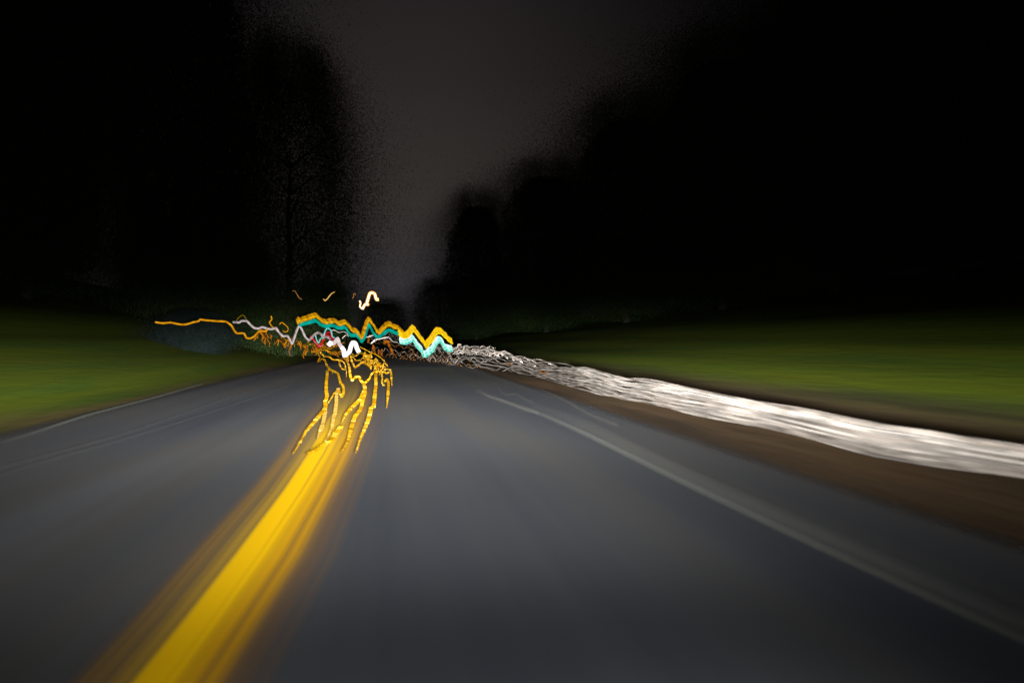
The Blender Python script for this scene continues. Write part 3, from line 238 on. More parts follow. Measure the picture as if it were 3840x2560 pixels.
 ('white_band','white_mid',None,[(-3.5,39.71,1.08,.105),(-3.48,39.71,1.13,.105),(-3.44,39.7,1.21,.105),(-3.4,39.69,1.26,.105),(-3.35,39.69,1.24,.105),(-3.29,39.67,1.19,.105),(-3.23,39.66,1.17,.105),(-3.2,39.66,1.2,.105),(-3.15,39.65,1.26,.105),(-3.12,39.64,1.31,.105),(-3.08,39.64,1.37,.105),(-3.04,39.63,1.44,.105),(-3.01,39.62,1.47,.105),(-2.98,39.62,1.41,.105),(-2.95,39.61,1.29,.105),(-2.92,39.61,1.2,.105),(-2.88,39.6,1.12,.105),(-2.82,39.59,1.03,.105),(-2.78,39.58,.97,.105)]),
 ('white_band','white_hot','thickest brightest white end of the band',[(-2.74,39.07,.97,.119),(-2.71,39.06,.94,.119),(-2.67,39.06,.89,.119),(-2.63,39.05,.83,.119),(-2.62,39.05,.72,.119),(-2.6,39.04,.58,.119),(-2.58,39.04,.49,.119),(-2.54,39.03,.51,.119),(-2.48,39.02,.58,.119),(-2.44,39.02,.63,.119),(-2.4,39.01,.66,.119),(-2.35,39,.68,.119),(-2.31,38.99,.72,.119),(-2.29,38.99,.8,.119),(-2.26,38.98,.91,.119),(-2.24,38.98,1,.119),(-2.21,38.98,1.08,.119),(-2.17,38.97,1.18,.119),(-2.13,38.96,1.24,.119),(-2.09,38.95,1.24,.119),(-2.03,38.94,1.22,.119),(-1.99,38.94,1.19,.119),(-1.96,38.93,1.12,.119),(-1.93,38.93,1.02,.119),(-1.91,38.92,.94,.119),(-1.87,38.92,.86,.119),(-1.82,38.91,.76,.119),(-1.79,38.9,.69,.119)]),
 ('white_band','white_hot',None,[(-3.47,39.2,1.09,.126),(-3.42,39.19,1.13,.126),(-3.35,39.18,1.21,.126),(-3.3,39.17,1.26,.126)]),
]),
('light_trail', 'long flat amber line of light reaching furthest left over the grass', 'light trail', None, None, [
 ('glow_line','amber_line',None,[(-9.2,29.04,2.06,.035),(-9.12,29.02,2.05,.035),(-9,29,2.03,.035),(-8.91,28.99,2.02,.035),(-8.82,28.97,2.03,.035),(-8.71,28.95,2.04,.035),(-8.62,28.94,2.05,.035),(-8.51,28.92,2.03,.035),(-8.38,28.89,2,.035),(-8.27,28.88,1.98,.035),(-8.18,28.86,1.97,.035),(-8.06,28.84,1.97,.035),(-7.98,28.82,1.98,.035),(-7.91,28.81,2,.035),(-7.81,28.79,2.03,.035),(-7.74,28.78,2.06,.035),(-7.67,28.77,2.07,.035),(-7.57,28.75,2.09,.035),(-7.5,28.74,2.11,.035),(-7.49,28.74,2.13,.035),(-7.48,28.74,2.15,.035),(-7.46,28.73,2.17,.035),(-7.39,28.72,2.16,.035),(-7.27,28.7,2.14,.035),(-7.16,28.68,2.13,.035),(-7,28.65,2.12,.035),(-6.78,28.61,2.1,.035),(-6.63,28.59,2.1,.035),(-6.56,28.57,2.09,.035),(-6.49,28.56,2.09,.035),(-6.44,28.55,2.08,.035),(-6.38,28.54,2.04,.035),(-6.31,28.53,1.99,.035),(-6.26,28.52,1.95,.035),(-6.22,28.51,1.9,.035),(-6.18,28.51,1.83,.035),(-6.15,28.5,1.77,.035),(-6.12,28.5,1.72,.035),(-6.07,28.49,1.66,.035),(-6.02,28.48,1.62,.035),(-5.94,28.46,1.62,.035),(-5.83,28.45,1.63,.035),(-5.75,28.43,1.62,.035),(-5.72,28.42,1.57,.035),(-5.68,28.42,1.49,.035),(-5.65,28.41,1.44,.035),(-5.6,28.4,1.42,.035),(-5.54,28.39,1.42,.035),(-5.49,28.38,1.42,.035),(-5.44,28.38,1.45,.035),(-5.38,28.36,1.48,.035),(-5.33,28.36,1.52,.035),(-5.28,28.35,1.58,.035),(-5.2,28.33,1.67,.035),(-5.14,28.32,1.72,.035),(-5.09,28.31,1.72,.035),(-5.01,28.3,1.7,.035),(-4.96,28.29,1.69,.035),(-4.92,28.28,1.71,.035),(-4.88,28.28,1.73,.035),(-4.85,28.27,1.75,.035),(-4.86,28.27,1.76,.035),(-4.87,28.27,1.78,.035),(-4.88,28.28,1.79,.035)]),
]),
('light_trail', 'olive arch of light at the left end of the white band', 'light trail', None, None, [
 ('glow_line','olive',None,[(-6.7,31.64,2.23,.015),(-6.69,31.64,2.26,.015),(-6.66,31.64,2.3,.015),(-6.63,31.63,2.33,.015),(-6.58,31.62,2.38,.015),(-6.5,31.61,2.44,.015),(-6.45,31.6,2.47,.015),(-6.43,31.6,2.46,.015),(-6.4,31.59,2.43,.015),(-6.38,31.59,2.41,.015),(-6.35,31.58,2.37,.015),(-6.31,31.58,2.31,.015),(-6.29,31.57,2.27,.015)]),
]),
('light_trail', 'yellow curl of light left of the amber and turquoise zigzag', 'light trail', None, None, [
 ('glow_line','amber_line',None,[(-6.05,39.15,2.24,.023),(-6.04,39.14,2.27,.023),(-5.98,39.13,2.33,.023),(-5.93,39.12,2.35,.023),(-5.88,39.12,2.31,.023),(-5.8,39.1,2.24,.023),(-5.74,39.09,2.2,.023),(-5.7,39.08,2.16,.023),(-5.63,39.07,2.1,.023),(-5.61,39.07,2.05,.023),(-5.6,39.07,2,.023),(-5.61,39.07,1.92,.023),(-5.63,39.07,1.86,.023),(-5.69,39.08,1.84,.023),(-5.74,39.09,1.83,.023),(-5.79,39.1,1.82,.023),(-5.83,39.11,1.85,.023),(-5.85,39.11,1.86,.023),(-5.88,39.12,1.89,.023)]),
 ('glow_line','amber_line',None,[(-6.51,39.23,2.7,.032),(-6.51,39.23,2.63,.032),(-6.48,39.22,2.56,.032),(-6.49,39.22,2.49,.032),(-6.52,39.23,2.46,.032),(-6.58,39.24,2.39,.032),(-6.63,39.25,2.34,.032),(-6.59,39.24,2.31,.032),(-6.55,39.23,2.23,.032),(-6.51,39.23,2.16,.032),(-6.45,39.22,2.11,.032),(-6.37,39.2,2.03,.032),(-6.3,39.19,1.98,.032),(-6.21,39.17,1.89,.032),(-6.09,39.15,1.78,.032),(-6,39.14,1.71,.032)]),
]),
('light_sparks', 'tangle of tiny orange squiggles hanging under the white band', 'light trail', None, 'stuff', [
 ('spark','amber_line',None,[(-4.15,40.08,.72,.017),(-4.1,40.07,.58,.017),(-3.99,40.05,.41,.017),(-4.08,40.07,.31,.017),(-4.11,40.07,.2,.017),(-4.14,40.08,.12,.017)]),
 ('spark','ember',None,[(-5.8,40.72,1.38,.01),(-5.83,40.72,1.36,.01),(-5.78,40.71,1.38,.01)]),
 ('spark','ember',None,[(-4.32,40.48,.96,.019),(-4.21,40.46,.79,.019),(-4.18,40.45,.78,.019),(-4.1,40.44,.65,.019)]),
 ('spark','amber_line',None,[(-5.57,40.3,1.19,.012),(-5.54,40.3,1.16,.012),(-5.43,40.28,1.14,.012),(-5.42,40.27,.99,.012)]),
 ('spark','ember',None,[(-5.83,40.74,1.42,.016),(-5.93,40.75,1.38,.016),(-5.82,40.74,1.38,.016),(-5.79,40.73,1.32,.016),(-5.82,40.74,1.12,.016),(-5.85,40.74,.99,.016)]),
 ('spark','ember',None,[(-6.47,41.1,1.41,.017),(-6.37,41.08,1.38,.017),(-6.29,41.07,1.3,.017),(-6.16,41.04,1.19,.017),(-6.04,41.02,1.14,.017),(-5.98,41.01,1.16,.017)]),
 ('spark','ember',None,[(-4.74,40.73,1.02,.014),(-4.78,40.73,.92,.014),(-4.72,40.72,.8,.014),(-4.73,40.72,.83,.014),(-4.73,40.72,.75,.014),(-4.8,40.74,.71,.014)]),
 ('spark','brown',None,[(-4.5,40.19,.92,.014),(-4.4,40.17,.81,.014),(-4.43,40.18,.78,.014),(-4.44,40.18,.7,.014),(-4.4,40.17,.6,.014),(-4.5,40.19,.47,.014)]),
 ('spark','amber_line',None,[(-5.69,40.36,1.13,.009),(-5.66,40.35,1.04,.009),(-5.73,40.37,.87,.009),(-5.75,40.37,.71,.009),(-5.66,40.35,.53,.009),(-5.71,40.36,.48,.009)]),
 ('spark','ember',None,[(-4.38,39.88,1.09,.015),(-4.36,39.87,.9,.015),(-4.33,39.87,.83,.015),(-4.27,39.86,.79,.015),(-4.28,39.86,.7,.015)]),
 ('spark','ember',None,[(-7.46,41.17,1.95,.018),(-7.47,41.17,1.91,.018),(-7.44,41.16,1.82,.018),(-7.33,41.15,1.64,.018),(-7.32,41.14,1.58,.018),(-7.27,41.13,1.39,.018)]),
 ('spark','brown',None,[(-7.33,40.92,1.84,.017),(-7.21,40.9,1.69,.017),(-7.18,40.89,1.72,.017),(-7.07,40.87,1.61,.017),(-6.98,40.86,1.41,.017)]),
 ('spark','amber_line',None,[(-4.67,39.93,1.23,.017),(-4.67,39.93,1.27,.017),(-4.63,39.92,1.3,.017),(-4.6,39.92,1.2,.017)]),
 ('spark','amber_line',None,[(-7.65,40.95,1.71,.011),(-7.54,40.93,1.67,.011),(-7.61,40.94,1.73,.011)]),
 ('spark','amber_line',None,[(-5.74,41.07,1.45,.01),(-5.7,41.06,1.4,.01),(-5.77,41.07,1.42,.01),(-5.69,41.06,1.45,.01)]),
 ('spark','amber_line',None,[(-5.89,40.59,1.38,.013),(-5.8,40.57,1.43,.013),(-5.89,40.59,1.29,.013),(-5.91,40.59,1.17,.013),(-5.93,40.6,1.18,.013),(-5.96,40.6,1.22,.013)]),
 ('spark','brown',None,[(-6.29,40.81,1.75,.013),(-6.25,40.81,1.56,.013),(-6.25,40.81,1.46,.013),(-6.29,40.81,1.51,.013),(-6.17,40.79,1.35,.013),(-6.19,40.8,1.18,.013)]),
 ('spark','ember',None,[(-4.23,40.56,.9,.014),(-4.27,40.57,.86,.014),(-4.2,40.56,.86,.014)]),
 ('spark','ember',None,[(-7.55,40.79,1.59,.014),(-7.61,40.8,1.56,.014),(-7.66,40.81,1.38,.014)]),
 ('spark','ember',None,[(-6.42,40.51,1.29,.014),(-6.42,40.51,1.33,.014),(-6.49,40.52,1.18,.014),(-6.5,40.52,1.17,.014),(-6.56,40.53,1.16,.014)]),
 ('spark','ember',None,[(-7.54,40.78,1.63,.011),(-7.48,40.77,1.67,.011),(-7.51,40.78,1.51,.011),(-7.58,40.79,1.46,.011)]),
 ('spark','ember',None,[(-5.05,40.43,1.21,.016),(-5.08,40.44,1.15,.016),(-5.13,40.45,.99,.016),(-5.07,40.44,.81,.016)]),
 ('spark','ember',None,[(-4.09,40.21,.85,.013),(-4.04,40.2,.85,.013),(-3.94,40.19,.88,.013),(-3.92,40.18,.8,.013),(-3.95,40.19,.67,.013),(-3.96,40.19,.56,.013)]),
 ('spark','ember',None,[(-7.39,41.13,1.97,.012),(-7.42,41.13,1.86,.012),(-7.49,41.14,1.77,.012),(-7.5,41.15,1.71,.012)]),
 ('spark','ember',None,[(-7.25,40.4,1.89,.02),(-7.29,40.4,1.84,.02),(-7.17,40.38,1.71,.02),(-7.07,40.37,1.55,.02),(-7.13,40.38,1.54,.02),(-7.22,40.39,1.43,.02)]),
 ('spark','ember',None,[(-5.08,40.15,1.18,.018),(-5.1,40.15,1.08,.018),(-5.15,40.16,1.11,.018),(-5.04,40.14,.98,.018),(-4.97,40.13,1.03,.018),(-5.06,40.14,1.05,.018)]),
 ('spark','ember',None,[(-4.96,40.08,1.09,.02),(-4.92,40.08,1.09,.02),(-4.9,40.07,1.02,.02),(-4.79,40.05,.91,.02)]),
 ('spark','amber_line',None,[(-4.89,40.28,1,.009),(-4.79,40.26,.91,.009),(-4.72,40.25,.72,.009)]),
 ('spark','ember',None,[(-4.81,40.03,1.18,.012),(-4.81,40.03,1.05,.012),(-4.68,40.01,.95,.012)]),
 ('spark','ember',None,[(-4.22,40.03,.96,.015),(-4.16,40.02,.84,.015),(-4.07,40,.74,.015),(-4.06,40,.78,.015),(-3.99,39.99,.73,.015)]),
 ('spark','amber_line',None,[(-4.21,40.15,.71,.011),(-4.27,40.16,.72,.011),(-4.19,40.15,.72,.011),(-4.22,40.15,.54,.011),(-4.28,40.16,.51,.011)]),
 ('spark','ember',None,[(-7.1,40.47,1.58,.017),(-7.14,40.47,1.58,.017),(-7.12,40.47,1.52,.017),(-7,40.45,1.5,.017),(-7.03,40.45,1.33,.017),(-7.09,40.46,1.25,.017)]),
 ('spark','ember',None,[(-6.06,40.21,1.16,.015),(-6.02,40.2,1.1,.015),(-5.94,40.19,.95,.015),(-6.01,40.2,.93,.015)]),
 ('spark','brown',None,[(-4.41,40.17,1.09,.016),(-4.35,40.16,1.03,.016),(-4.42,40.17,1.01,.016)]),
 ('spark','ember',None,[(-5.72,41.04,1.58,.009),(-5.58,41.01,1.45,.009),(-5.66,41.03,1.33,.009),(-5.53,41,1.24,.009),(-5.6,41.02,1.18,.009),(-5.6,41.01,1.19,.009)]),
 ('spark','ember',None,[(-5.37,40.77,1.13,.01),(-5.32,40.76,1.17,.01),(-5.24,40.75,1.22,.01),(-5.25,40.75,1.24,.01),(-5.26,40.75,1.06,.01)]),
 ('spark','brown',None,[(-6.62,41.22,1.47,.02),(-6.67,41.23,1.32,.02),(-6.7,41.23,1.28,.02),(-6.66,41.23,1.25,.02),(-6.57,41.21,1.25,.02),(-6.66,41.23,1.16,.02)]),
 ('spark','brown',None,[(-5.81,40.16,1.36,.01),(-5.68,40.14,1.27,.01),(-5.63,40.13,1.29,.01),(-5.68,40.14,1.31,.01)]),
 ('spark','brown',None,[(-6.01,40.22,1.6,.02),(-6.11,40.23,1.45,.02),(-6.01,40.22,1.31,.02),(-6,40.22,1.3,.02),(-5.95,40.21,1.23,.02)]),
 ('spark','ember',None,[(-7.64,40.99,1.55,.015),(-7.53,40.97,1.57,.015),(-7.55,40.98,1.52,.015),(-7.52,40.97,1.49,.015)]),
 ('spark','ember',None,[(-5.79,40.54,1.38,.016),(-5.66,40.52,1.2,.016),(-5.62,40.51,1.05,.016),(-5.7,40.53,.94,.016)]),
 ('spark','brown',None,[(-6.28,40.35,1.39,.017),(-6.3,40.35,1.36,.017),(-6.2,40.34,1.41,.017),(-6.25,40.34,1.3,.017)]),
 ('spark','amber_line',None,[(-5.6,40.76,1.24,.011),(-5.62,40.77,1.24,.011),(-5.61,40.76,1.23,.011),(-5.65,40.77,1.04,.011),(-5.7,40.78,.91,.011),(-5.75,40.79,.76,.011)]),
 ('spark','amber_line',None,[(-5.17,40.98,1.32,.017),(-5.21,40.99,1.23,.017),(-5.29,41,1.16,.017),(-5.25,40.99,1.2,.017),(-5.25,40.99,1.24,.017),(-5.24,40.99,1.07,.017)]),
 ('spark','ember',None,[(-5.75,40.23,1.36,.015),(-5.72,40.23,1.18,.015),(-5.77,40.23,1.12,.015),(-5.85,40.25,1.08,.015),(-5.8,40.24,1.04,.015),(-5.88,40.25,1.09,.015)]),
 ('spark','ember',None,[(-7.22,41.12,1.46,.011),(-7.17,41.12,1.3,.011),(-7.14,41.11,1.12,.011)]),
 ('spark','ember',None,[(-6.36,40.26,1.35,.018),(-6.26,40.24,1.37,.018),(-6.28,40.24,1.25,.018)]),
 ('spark','brown',None,[(-5.42,40.07,1.5,.01),(-5.33,40.06,1.53,.01),(-5.22,40.03,1.42,.01),(-5.25,40.04,1.43,.01),(-5.25,40.04,1.27,.01)]),
 ('spark','ember',None,[(-7.3,41.08,1.55,.016),(-7.36,41.09,1.38,.016),(-7.25,41.07,1.26,.016),(-7.16,41.06,1.17,.016)]),
 ('spark','amber_line',None,[(-4.7,39.96,.78,.019),(-4.79,39.97,.59,.019),(-4.77,39.97,.52,.019)]),
 ('spark','ember',None,[(-6.92,40.36,1.47,.016),(-6.83,40.34,1.28,.016),(-6.76,40.33,1.23,.016),(-6.81,40.34,1.05,.016),(-6.78,40.33,1.01,.016),(-6.76,40.33,.99,.016)]),
 ('spark','ember',None,[(-6.99,40.47,1.76,.018),(-7.01,40.48,1.7,.018),(-6.89,40.45,1.68,.018),(-6.91,40.46,1.62,.018),(-6.95,40.47,1.61,.018),(-6.84,40.45,1.52,.018)]),
 ('spark','ember',None,[(-6.3,40.85,1.74,.019),(-6.31,40.85,1.65,.019),(-6.28,40.84,1.68,.019),(-6.21,40.83,1.5,.019),(-6.1,40.81,1.54,.019)]),
 ('spark','ember',None,[(-5.38,40.6,1.31,.013),(-5.3,40.59,1.3,.013),(-5.21,40.57,1.33,.013),(-5.29,40.59,1.14,.013),(-5.31,40.59,1.11,.013)]),
 ('spark','ember',None,[(-6.26,41.08,1.72,.009),(-6.2,41.07,1.56,.009),(-6.12,41.06,1.49,.009),(-6,41.04,1.34,.009),(-5.87,41.01,1.36,.009)]),
 ('spark','amber_line',None,[(-6.04,40.75,1.43,.02),(-5.93,40.73,1.34,.02),(-5.99,40.74,1.22,.02),(-6.03,40.75,1.13,.02),(-5.97,40.74,.95,.02)]),
 ('spark','ember',None,[(-7.38,40.95,1.97,.02),(-7.25,40.93,1.94,.02),(-7.17,40.91,1.89,.02),(-7.07,40.9,1.93,.02),(-7.05,40.89,1.76,.02)]),
 ('spark','amber_line',None,[(-4.96,40.71,1.02,.012),(-4.9,40.7,1.02,.012),(-4.9,40.7,1.03,.012),(-4.86,40.7,.87,.012)]),
 ('spark','amber_line',None,[(-4.2,40.38,.83,.011),(-4.28,40.39,.69,.011),(-4.24,40.39,.56,.011)]),
 ('spark','brown',None,[(-4.55,40.71,.89,.017),(-4.59,40.72,.87,.017),(-4.52,40.7,.76,.017)]),
 ('spark','brown',None,[(-7.03,40.8,1.45,.012),(-7.1,40.82,1.35,.012),(-7.02,40.8,1.16,.012)]),
 ('spark','amber_line',None,[(-7.58,40.8,1.57,.013),(-7.67,40.81,1.47,.013),(-7.6,40.8,1.45,.013),(-7.67,40.81,1.47,.013),(-7.73,40.83,1.33,.013)]),
 ('spark','amber_line',None,[(-6.39,40.53,1.4,.018),(-6.34,40.52,1.3,.018),(-6.36,40.53,1.17,.018),(-6.39,40.53,1.05,.018)]),
 ('spark','ember',None,[(-4.94,40.96,.78,.014),(-4.91,40.95,.75,.014),(-4.88,40.95,.74,.014),(-4.92,40.96,.65,.014),(-4.99,40.97,.51,.014),(-4.86,40.95,.53,.014)]),
 ('spark','ember',None,[(-4.33,40.77,.84,.018),(-4.42,40.79,.77,.018),(-4.38,40.78,.78,.018)]),
 ('spark','ember',None,[(-4.51,40.28,.77,.02),(-4.49,40.28,.74,.02),(-4.42,40.27,.69,.02),(-4.32,40.25,.69,.02)]),
 ('spark','brown',None,[(-6.87,40.66,1.46,.017),(-6.94,40.67,1.33,.017),(-7.02,40.69,1.23,.017)]),
 ('spark','ember',None,[(-6.84,40.81,1.7,.02),(-6.72,40.78,1.6,.02),(-6.76,40.79,1.59,.02),(-6.8,40.8,1.54,.02),(-6.84,40.81,1.55,.02),(-6.76,40.79,1.45,.02)]),
 ('spark','brown',None,[(-4.08,39.87,.7,.012),(-3.98,39.85,.55,.012),(-4.02,39.85,.42,.012),(-3.92,39.84,.4,.012),(-3.94,39.84,.34,.012),(-3.83,39.82,.36,.012)]),
 ('spark','ember',None,[(-4.79,39.95,.86,.021),(-4.87,39.96,.73,.021),(-4.87,39.96,.68,.021),(-4.93,39.97,.5,.021),(-4.87,39.96,.36,.021)]),
 ('spark','amber_line',None,[(-2.81,40.1,.79,.019),(-2.82,40.1,.86,.019),(-2.71,40.08,.94,.019),(-2.67,40.07,.84,.019),(-2.56,40.05,.75,.019)]),
 ('spark','ember',None,[(-3.24,40.08,1.07,.011),(-3.17,40.07,1.12,.011),(-3.11,40.06,1.2,.011),(-3.14,40.06,1.08,.011)]),
 ('spark','ember',None,[(-2.79,40.88,.31,.023),(-2.82,40.88,.36,.023),(-2.74,40.87,.33,.023),(-2.66,40.85,.21,.023),(-2.58,40.84,.13,.023),(-2.41,40.81,.21,.023)]),
 ('spark','ember',None,[(-3.89,40.41,1.32,.014),(-3.91,40.42,1.36,.014),(-3.75,40.39,1.42,.014),(-3.77,40.39,1.35,.014)]),
 ('spark','ember',None,[(-4.18,40.53,1.25,.016),(-4.1,40.51,1.2,.016),(-3.93,40.48,1.11,.016),(-3.81,40.46,1.13,.016),(-3.78,40.46,1.14,.016)]),
 ('spark','brown',None,[(-3.65,40.88,1.15,.025),(-3.62,40.88,1.14,.025),(-3.45,40.85,1.09,.025)]),
 ('spark','brown',None,[(-3.2,40.28,1,.018),(-3.05,40.26,1.09,.018),(-2.94,40.24,1.12,.018)]),
 ('spark','brown',None,[(-2.76,40.72,.82,.02),(-2.69,40.71,.79,.02),(-2.51,40.68,.84,.02),(-2.41,40.66,.78,.02),(-2.36,40.65,.73,.02),(-2.31,40.65,.72,.02)]),
 ('spark','brown',None,[(-4.11,40.35,1.05,.017),(-3.96,40.32,.98,.017),(-3.93,40.32,.9,.017),(-3.79,40.29,.93,.017)]),
 ('spark','amber_line',None,[(-4.02,40.48,.93,.015),(-3.94,40.46,.92,.015),(-3.81,40.44,.96,.015),(-3.8,40.44,.89,.015),(-3.74,40.42,.85,.015)]),
 ('spark','amber_line',None,[(-2.9,40.4,.68,.017),(-2.9,40.4,.72,.017),(-2.91,40.4,.75,.017),(-2.78,40.37,.74,.017),(-2.71,40.36,.82,.017),(-2.66,40.35,.7,.017)]),
 ('spark','brown',None,[(-3.01,40.49,.55,.014),(-3.04,40.5,.62,.014),(-2.97,40.49,.58,.014),(-2.87,40.47,.57,.014)]),
 ('spark','brown',None,[(-4.29,41.03,1.38,.02),(-4.26,41.02,1.36,.02),(-4.1,40.99,1.41,.02),(-4.08,40.99,1.42,.02)]),
 ('spark','brown',None,[(-3.93,40.45,1.15,.022),(-3.83,40.43,1.17,.022),(-3.85,40.44,1.18,.022),(-3.81,40.43,1.12,.022),(-3.77,40.42,1.14,.022)]),
 ('spark','amber_line',None,[(-3.64,40.43,.94,.021),(-3.47,40.4,.85,.021),(-3.39,40.38,.94,.021),(-3.37,40.38,.86,.021)]),
 ('spark','brown',None,[(-3.43,40.48,.88,.017),(-3.44,40.49,.86,.017),(-3.28,40.46,.81,.017)]),
 ('spark','brown',None,[(-2.85,40.12,.66,.012),(-2.85,40.12,.59,.012),(-2.87,40.13,.64,.012),(-2.86,40.13,.63,.012),(-2.7,40.1,.67,.012),(-2.67,40.09,.68,.012)]),
 ('spark','ember',None,[(-4.13,40.62,1.03,.021),(-4.06,40.6,.95,.021),(-4.05,40.6,.95,.021)]),
 ('spark','brown',None,[(-4.15,40.45,1.12,.014),(-4.01,40.42,1.19,.014),(-3.96,40.41,1.28,.014),(-3.86,40.4,1.31,.014),(-3.85,40.4,1.2,.014),(-3.84,40.39,1.18,.014)]),
 ('spark','brown',None,[(-3.9,41.03,.88,.02),(-3.82,41.02,.89,.02),(-3.84,41.02,.93,.02),(-3.69,41,.85,.02),(-3.55,40.97,.9,.02),(-3.54,40.97,.99,.02)]),
 ('spark','ember',None,[(-3.19,40.03,.68,.011),(-3.15,40.02,.61,.011),(-3.14,40.02,.51,.011),(-3.06,40.01,.6,.011)]),
 ('spark','brown',None,[(-2.76,40.3,.41,.019),(-2.74,40.29,.34,.019),(-2.71,40.29,.28,.019)]),
 ('spark','brown',None,[(-3.08,39.96,.9,.017),(-3.1,39.96,.9,.017),(-3,39.94,.99,.017),(-2.85,39.92,1.08,.017)]),
 ('spark','ember',None,[(-3.15,40.68,.61,.022),(-3.07,40.67,.56,.022),(-2.96,40.65,.6,.022),(-2.95,40.65,.52,.022)]),
 ('spark','brown',None,[(-3.41,40.06,.91,.013),(-3.28,40.03,.8,.013),(-3.23,40.02,.76,.013),(-3.21,40.02,.67,.013)]),
 ('spark','ember',None,[(-3.13,39.98,1,.016),(-3.1,39.98,1.05,.016),(-3.01,39.96,1.09,.016),(-2.93,39.95,1.16,.016),(-2.78,39.92,1.19,.016),(-2.64,39.9,1.25,.016)]),
 ('spark','brown',None,[(-3.69,40.89,.91,.012),(-3.59,40.87,.85,.012),(-3.58,40.87,.93,.012),(-3.57,40.87,.96,.012)]),
 ('spark','amber_line',None,[(-4.04,40.4,.95,.013),(-4.01,40.39,.97,.013),(-3.89,40.37,.96,.013)]),
 ('spark','ember',None,[(-3.76,40.37,1,.019),(-3.75,40.36,.99,.019),(-3.62,40.34,.93,.019)]),
 ('spark','ember',None,[(-3.35,40.48,1.05,.016),(-3.31,40.47,.95,.016),(-3.2,40.45,1.04,.016)]),
 ('spark','amber_line',None,[(-3.7,40.17,1.09,.021),(-3.58,40.14,1.13,.021),(-3.59,40.15,1.11,.021)]),
 ('spark','ember',None,[(-4.04,40.96,1.2,.017),(-4.06,40.97,1.19,.017),(-4.07,40.97,1.15,.017)]),
 ('spark','ember',None,[(-4.09,40.22,1.08,.013),(-4.05,40.21,1.04,.013),(-4.06,40.21,1.14,.013),(-3.96,40.19,1.06,.013)]),
 ('spark','ember',None,[(-2.9,40.65,.83,.023),(-2.87,40.64,.81,.023),(-2.84,40.64,.86,.023),(-2.75,40.62,.95,.023),(-2.73,40.62,.85,.023),(-2.7,40.61,.83,.023)]),
 ('spark','brown',None,[(-3.44,40.76,1.01,.014),(-3.47,40.77,.9,.014),(-3.4,40.75,.83,.014)]),
 ('spark','ember',None,[(-4.15,40.93,1.37,.019),(-3.98,40.9,1.38,.019),(-3.88,40.88,1.46,.019),(-3.79,40.86,1.53,.019),(-3.68,40.84,1.59,.019)]),
 ('spark','ember',None,[(-3.17,40.78,.98,.016),(-3.18,40.78,1,.016),(-3.19,40.78,1.06,.016),(-3.06,40.76,1.13,.016)]),
 ('spark','ember',None,[(-3.54,40.54,.7,.013),(-3.5,40.53,.6,.013),(-3.37,40.51,.7,.013)]),
 ('spark','brown',None,[(-4,40.64,.98,.011),(-3.98,40.63,.88,.011),(-3.88,40.62,.82,.011),(-3.89,40.62,.93,.011)]),
 ('spark','amber_line',None,[(-3.79,41.05,1.25,.02),(-3.77,41.05,1.21,.02),(-3.63,41.02,1.14,.02)]),
 ('spark','brown',None,[(-3.36,40.64,.68,.016),(-3.25,40.62,.61,.016),(-3.25,40.62,.54,.016),(-3.09,40.59,.44,.016),(-2.97,40.57,.36,.016),(-2.83,40.55,.33,.016)]),
 ('spark','ember',None,[(-2.8,40.49,.58,.014),(-2.81,40.49,.51,.014),(-2.68,40.47,.45,.014)]),
 ('spark','ember',None,[(-3.37,40.41,.66,.022),(-3.32,40.4,.59,.022),(-3.19,40.37,.54,.022)]),
 ('spark','brown',None,[(-4.13,40.74,1.11,.017),(-4.03,40.72,1.01,.017),(-3.97,40.71,1.05,.017),(-3.94,40.71,1.02,.017),(-3.77,40.68,.93,.017)]),
 ('spark','ember',None,[(-3.54,40.47,1.02,.02),(-3.55,40.47,1.03,.02),(-3.48,40.46,1.13,.02),(-3.44,40.45,1.01,.02)]),
 ('spark','brown',None,[(-3.26,40.95,.61,.015),(-3.25,40.94,.58,.015),(-3.2,40.94,.48,.015)]),
 ('spark','amber_line',None,[(-3.69,40.51,1.14,.024),(-3.65,40.5,1.18,.024),(-3.5,40.48,1.1,.024),(-3.41,40.46,1.02,.024),(-3.24,40.43,1.03,.024),(-3.27,40.44,.95,.024)]),
 ('spark','brown',None,[(-3,40.56,.81,.012),(-2.89,40.54,.69,.012),(-2.77,40.52,.63,.012),(-2.67,40.5,.7,.012),(-2.54,40.48,.75,.012)]),
 ('spark','amber_line',None,[(-3.59,40.88,.69,.012),(-3.56,40.87,.64,.012),(-3.45,40.85,.53,.012),(-3.31,40.83,.62,.012),(-3.21,40.81,.62,.012)]),
 ('spark','ember',None,[(-3.19,40.55,.73,.019),(-3.16,40.54,.72,.019),(-3.16,40.54,.69,.019),(-3.09,40.53,.59,.019),(-3.02,40.52,.69,.019),(-2.86,40.49,.73,.019)]),
 ('spark','brown',None,[(-4.23,41.13,1.28,.018),(-4.13,41.12,1.33,.018),(-4,41.09,1.43,.018),(-3.92,41.08,1.44,.018),(-3.93,41.08,1.33,.018)]),
 ('spark','ember',None,[(-3.69,40.58,.78,.015),(-3.69,40.58,.76,.015),(-3.55,40.55,.69,.015),(-3.51,40.55,.76,.015),(-3.44,40.53,.67,.015)]),
 ('spark','brown',None,[(-3.21,40.66,.55,.016),(-3.04,40.63,.48,.016),(-2.99,40.62,.43,.016),(-2.97,40.61,.34,.016),(-2.9,40.6,.3,.016)]),
 ('spark','brown',None,[(-3.72,40.92,1.09,.02),(-3.7,40.91,1.15,.02),(-3.54,40.88,1.15,.02),(-3.4,40.86,1.11,.02),(-3.27,40.84,1.15,.02),(-3.27,40.84,1.08,.02)]),
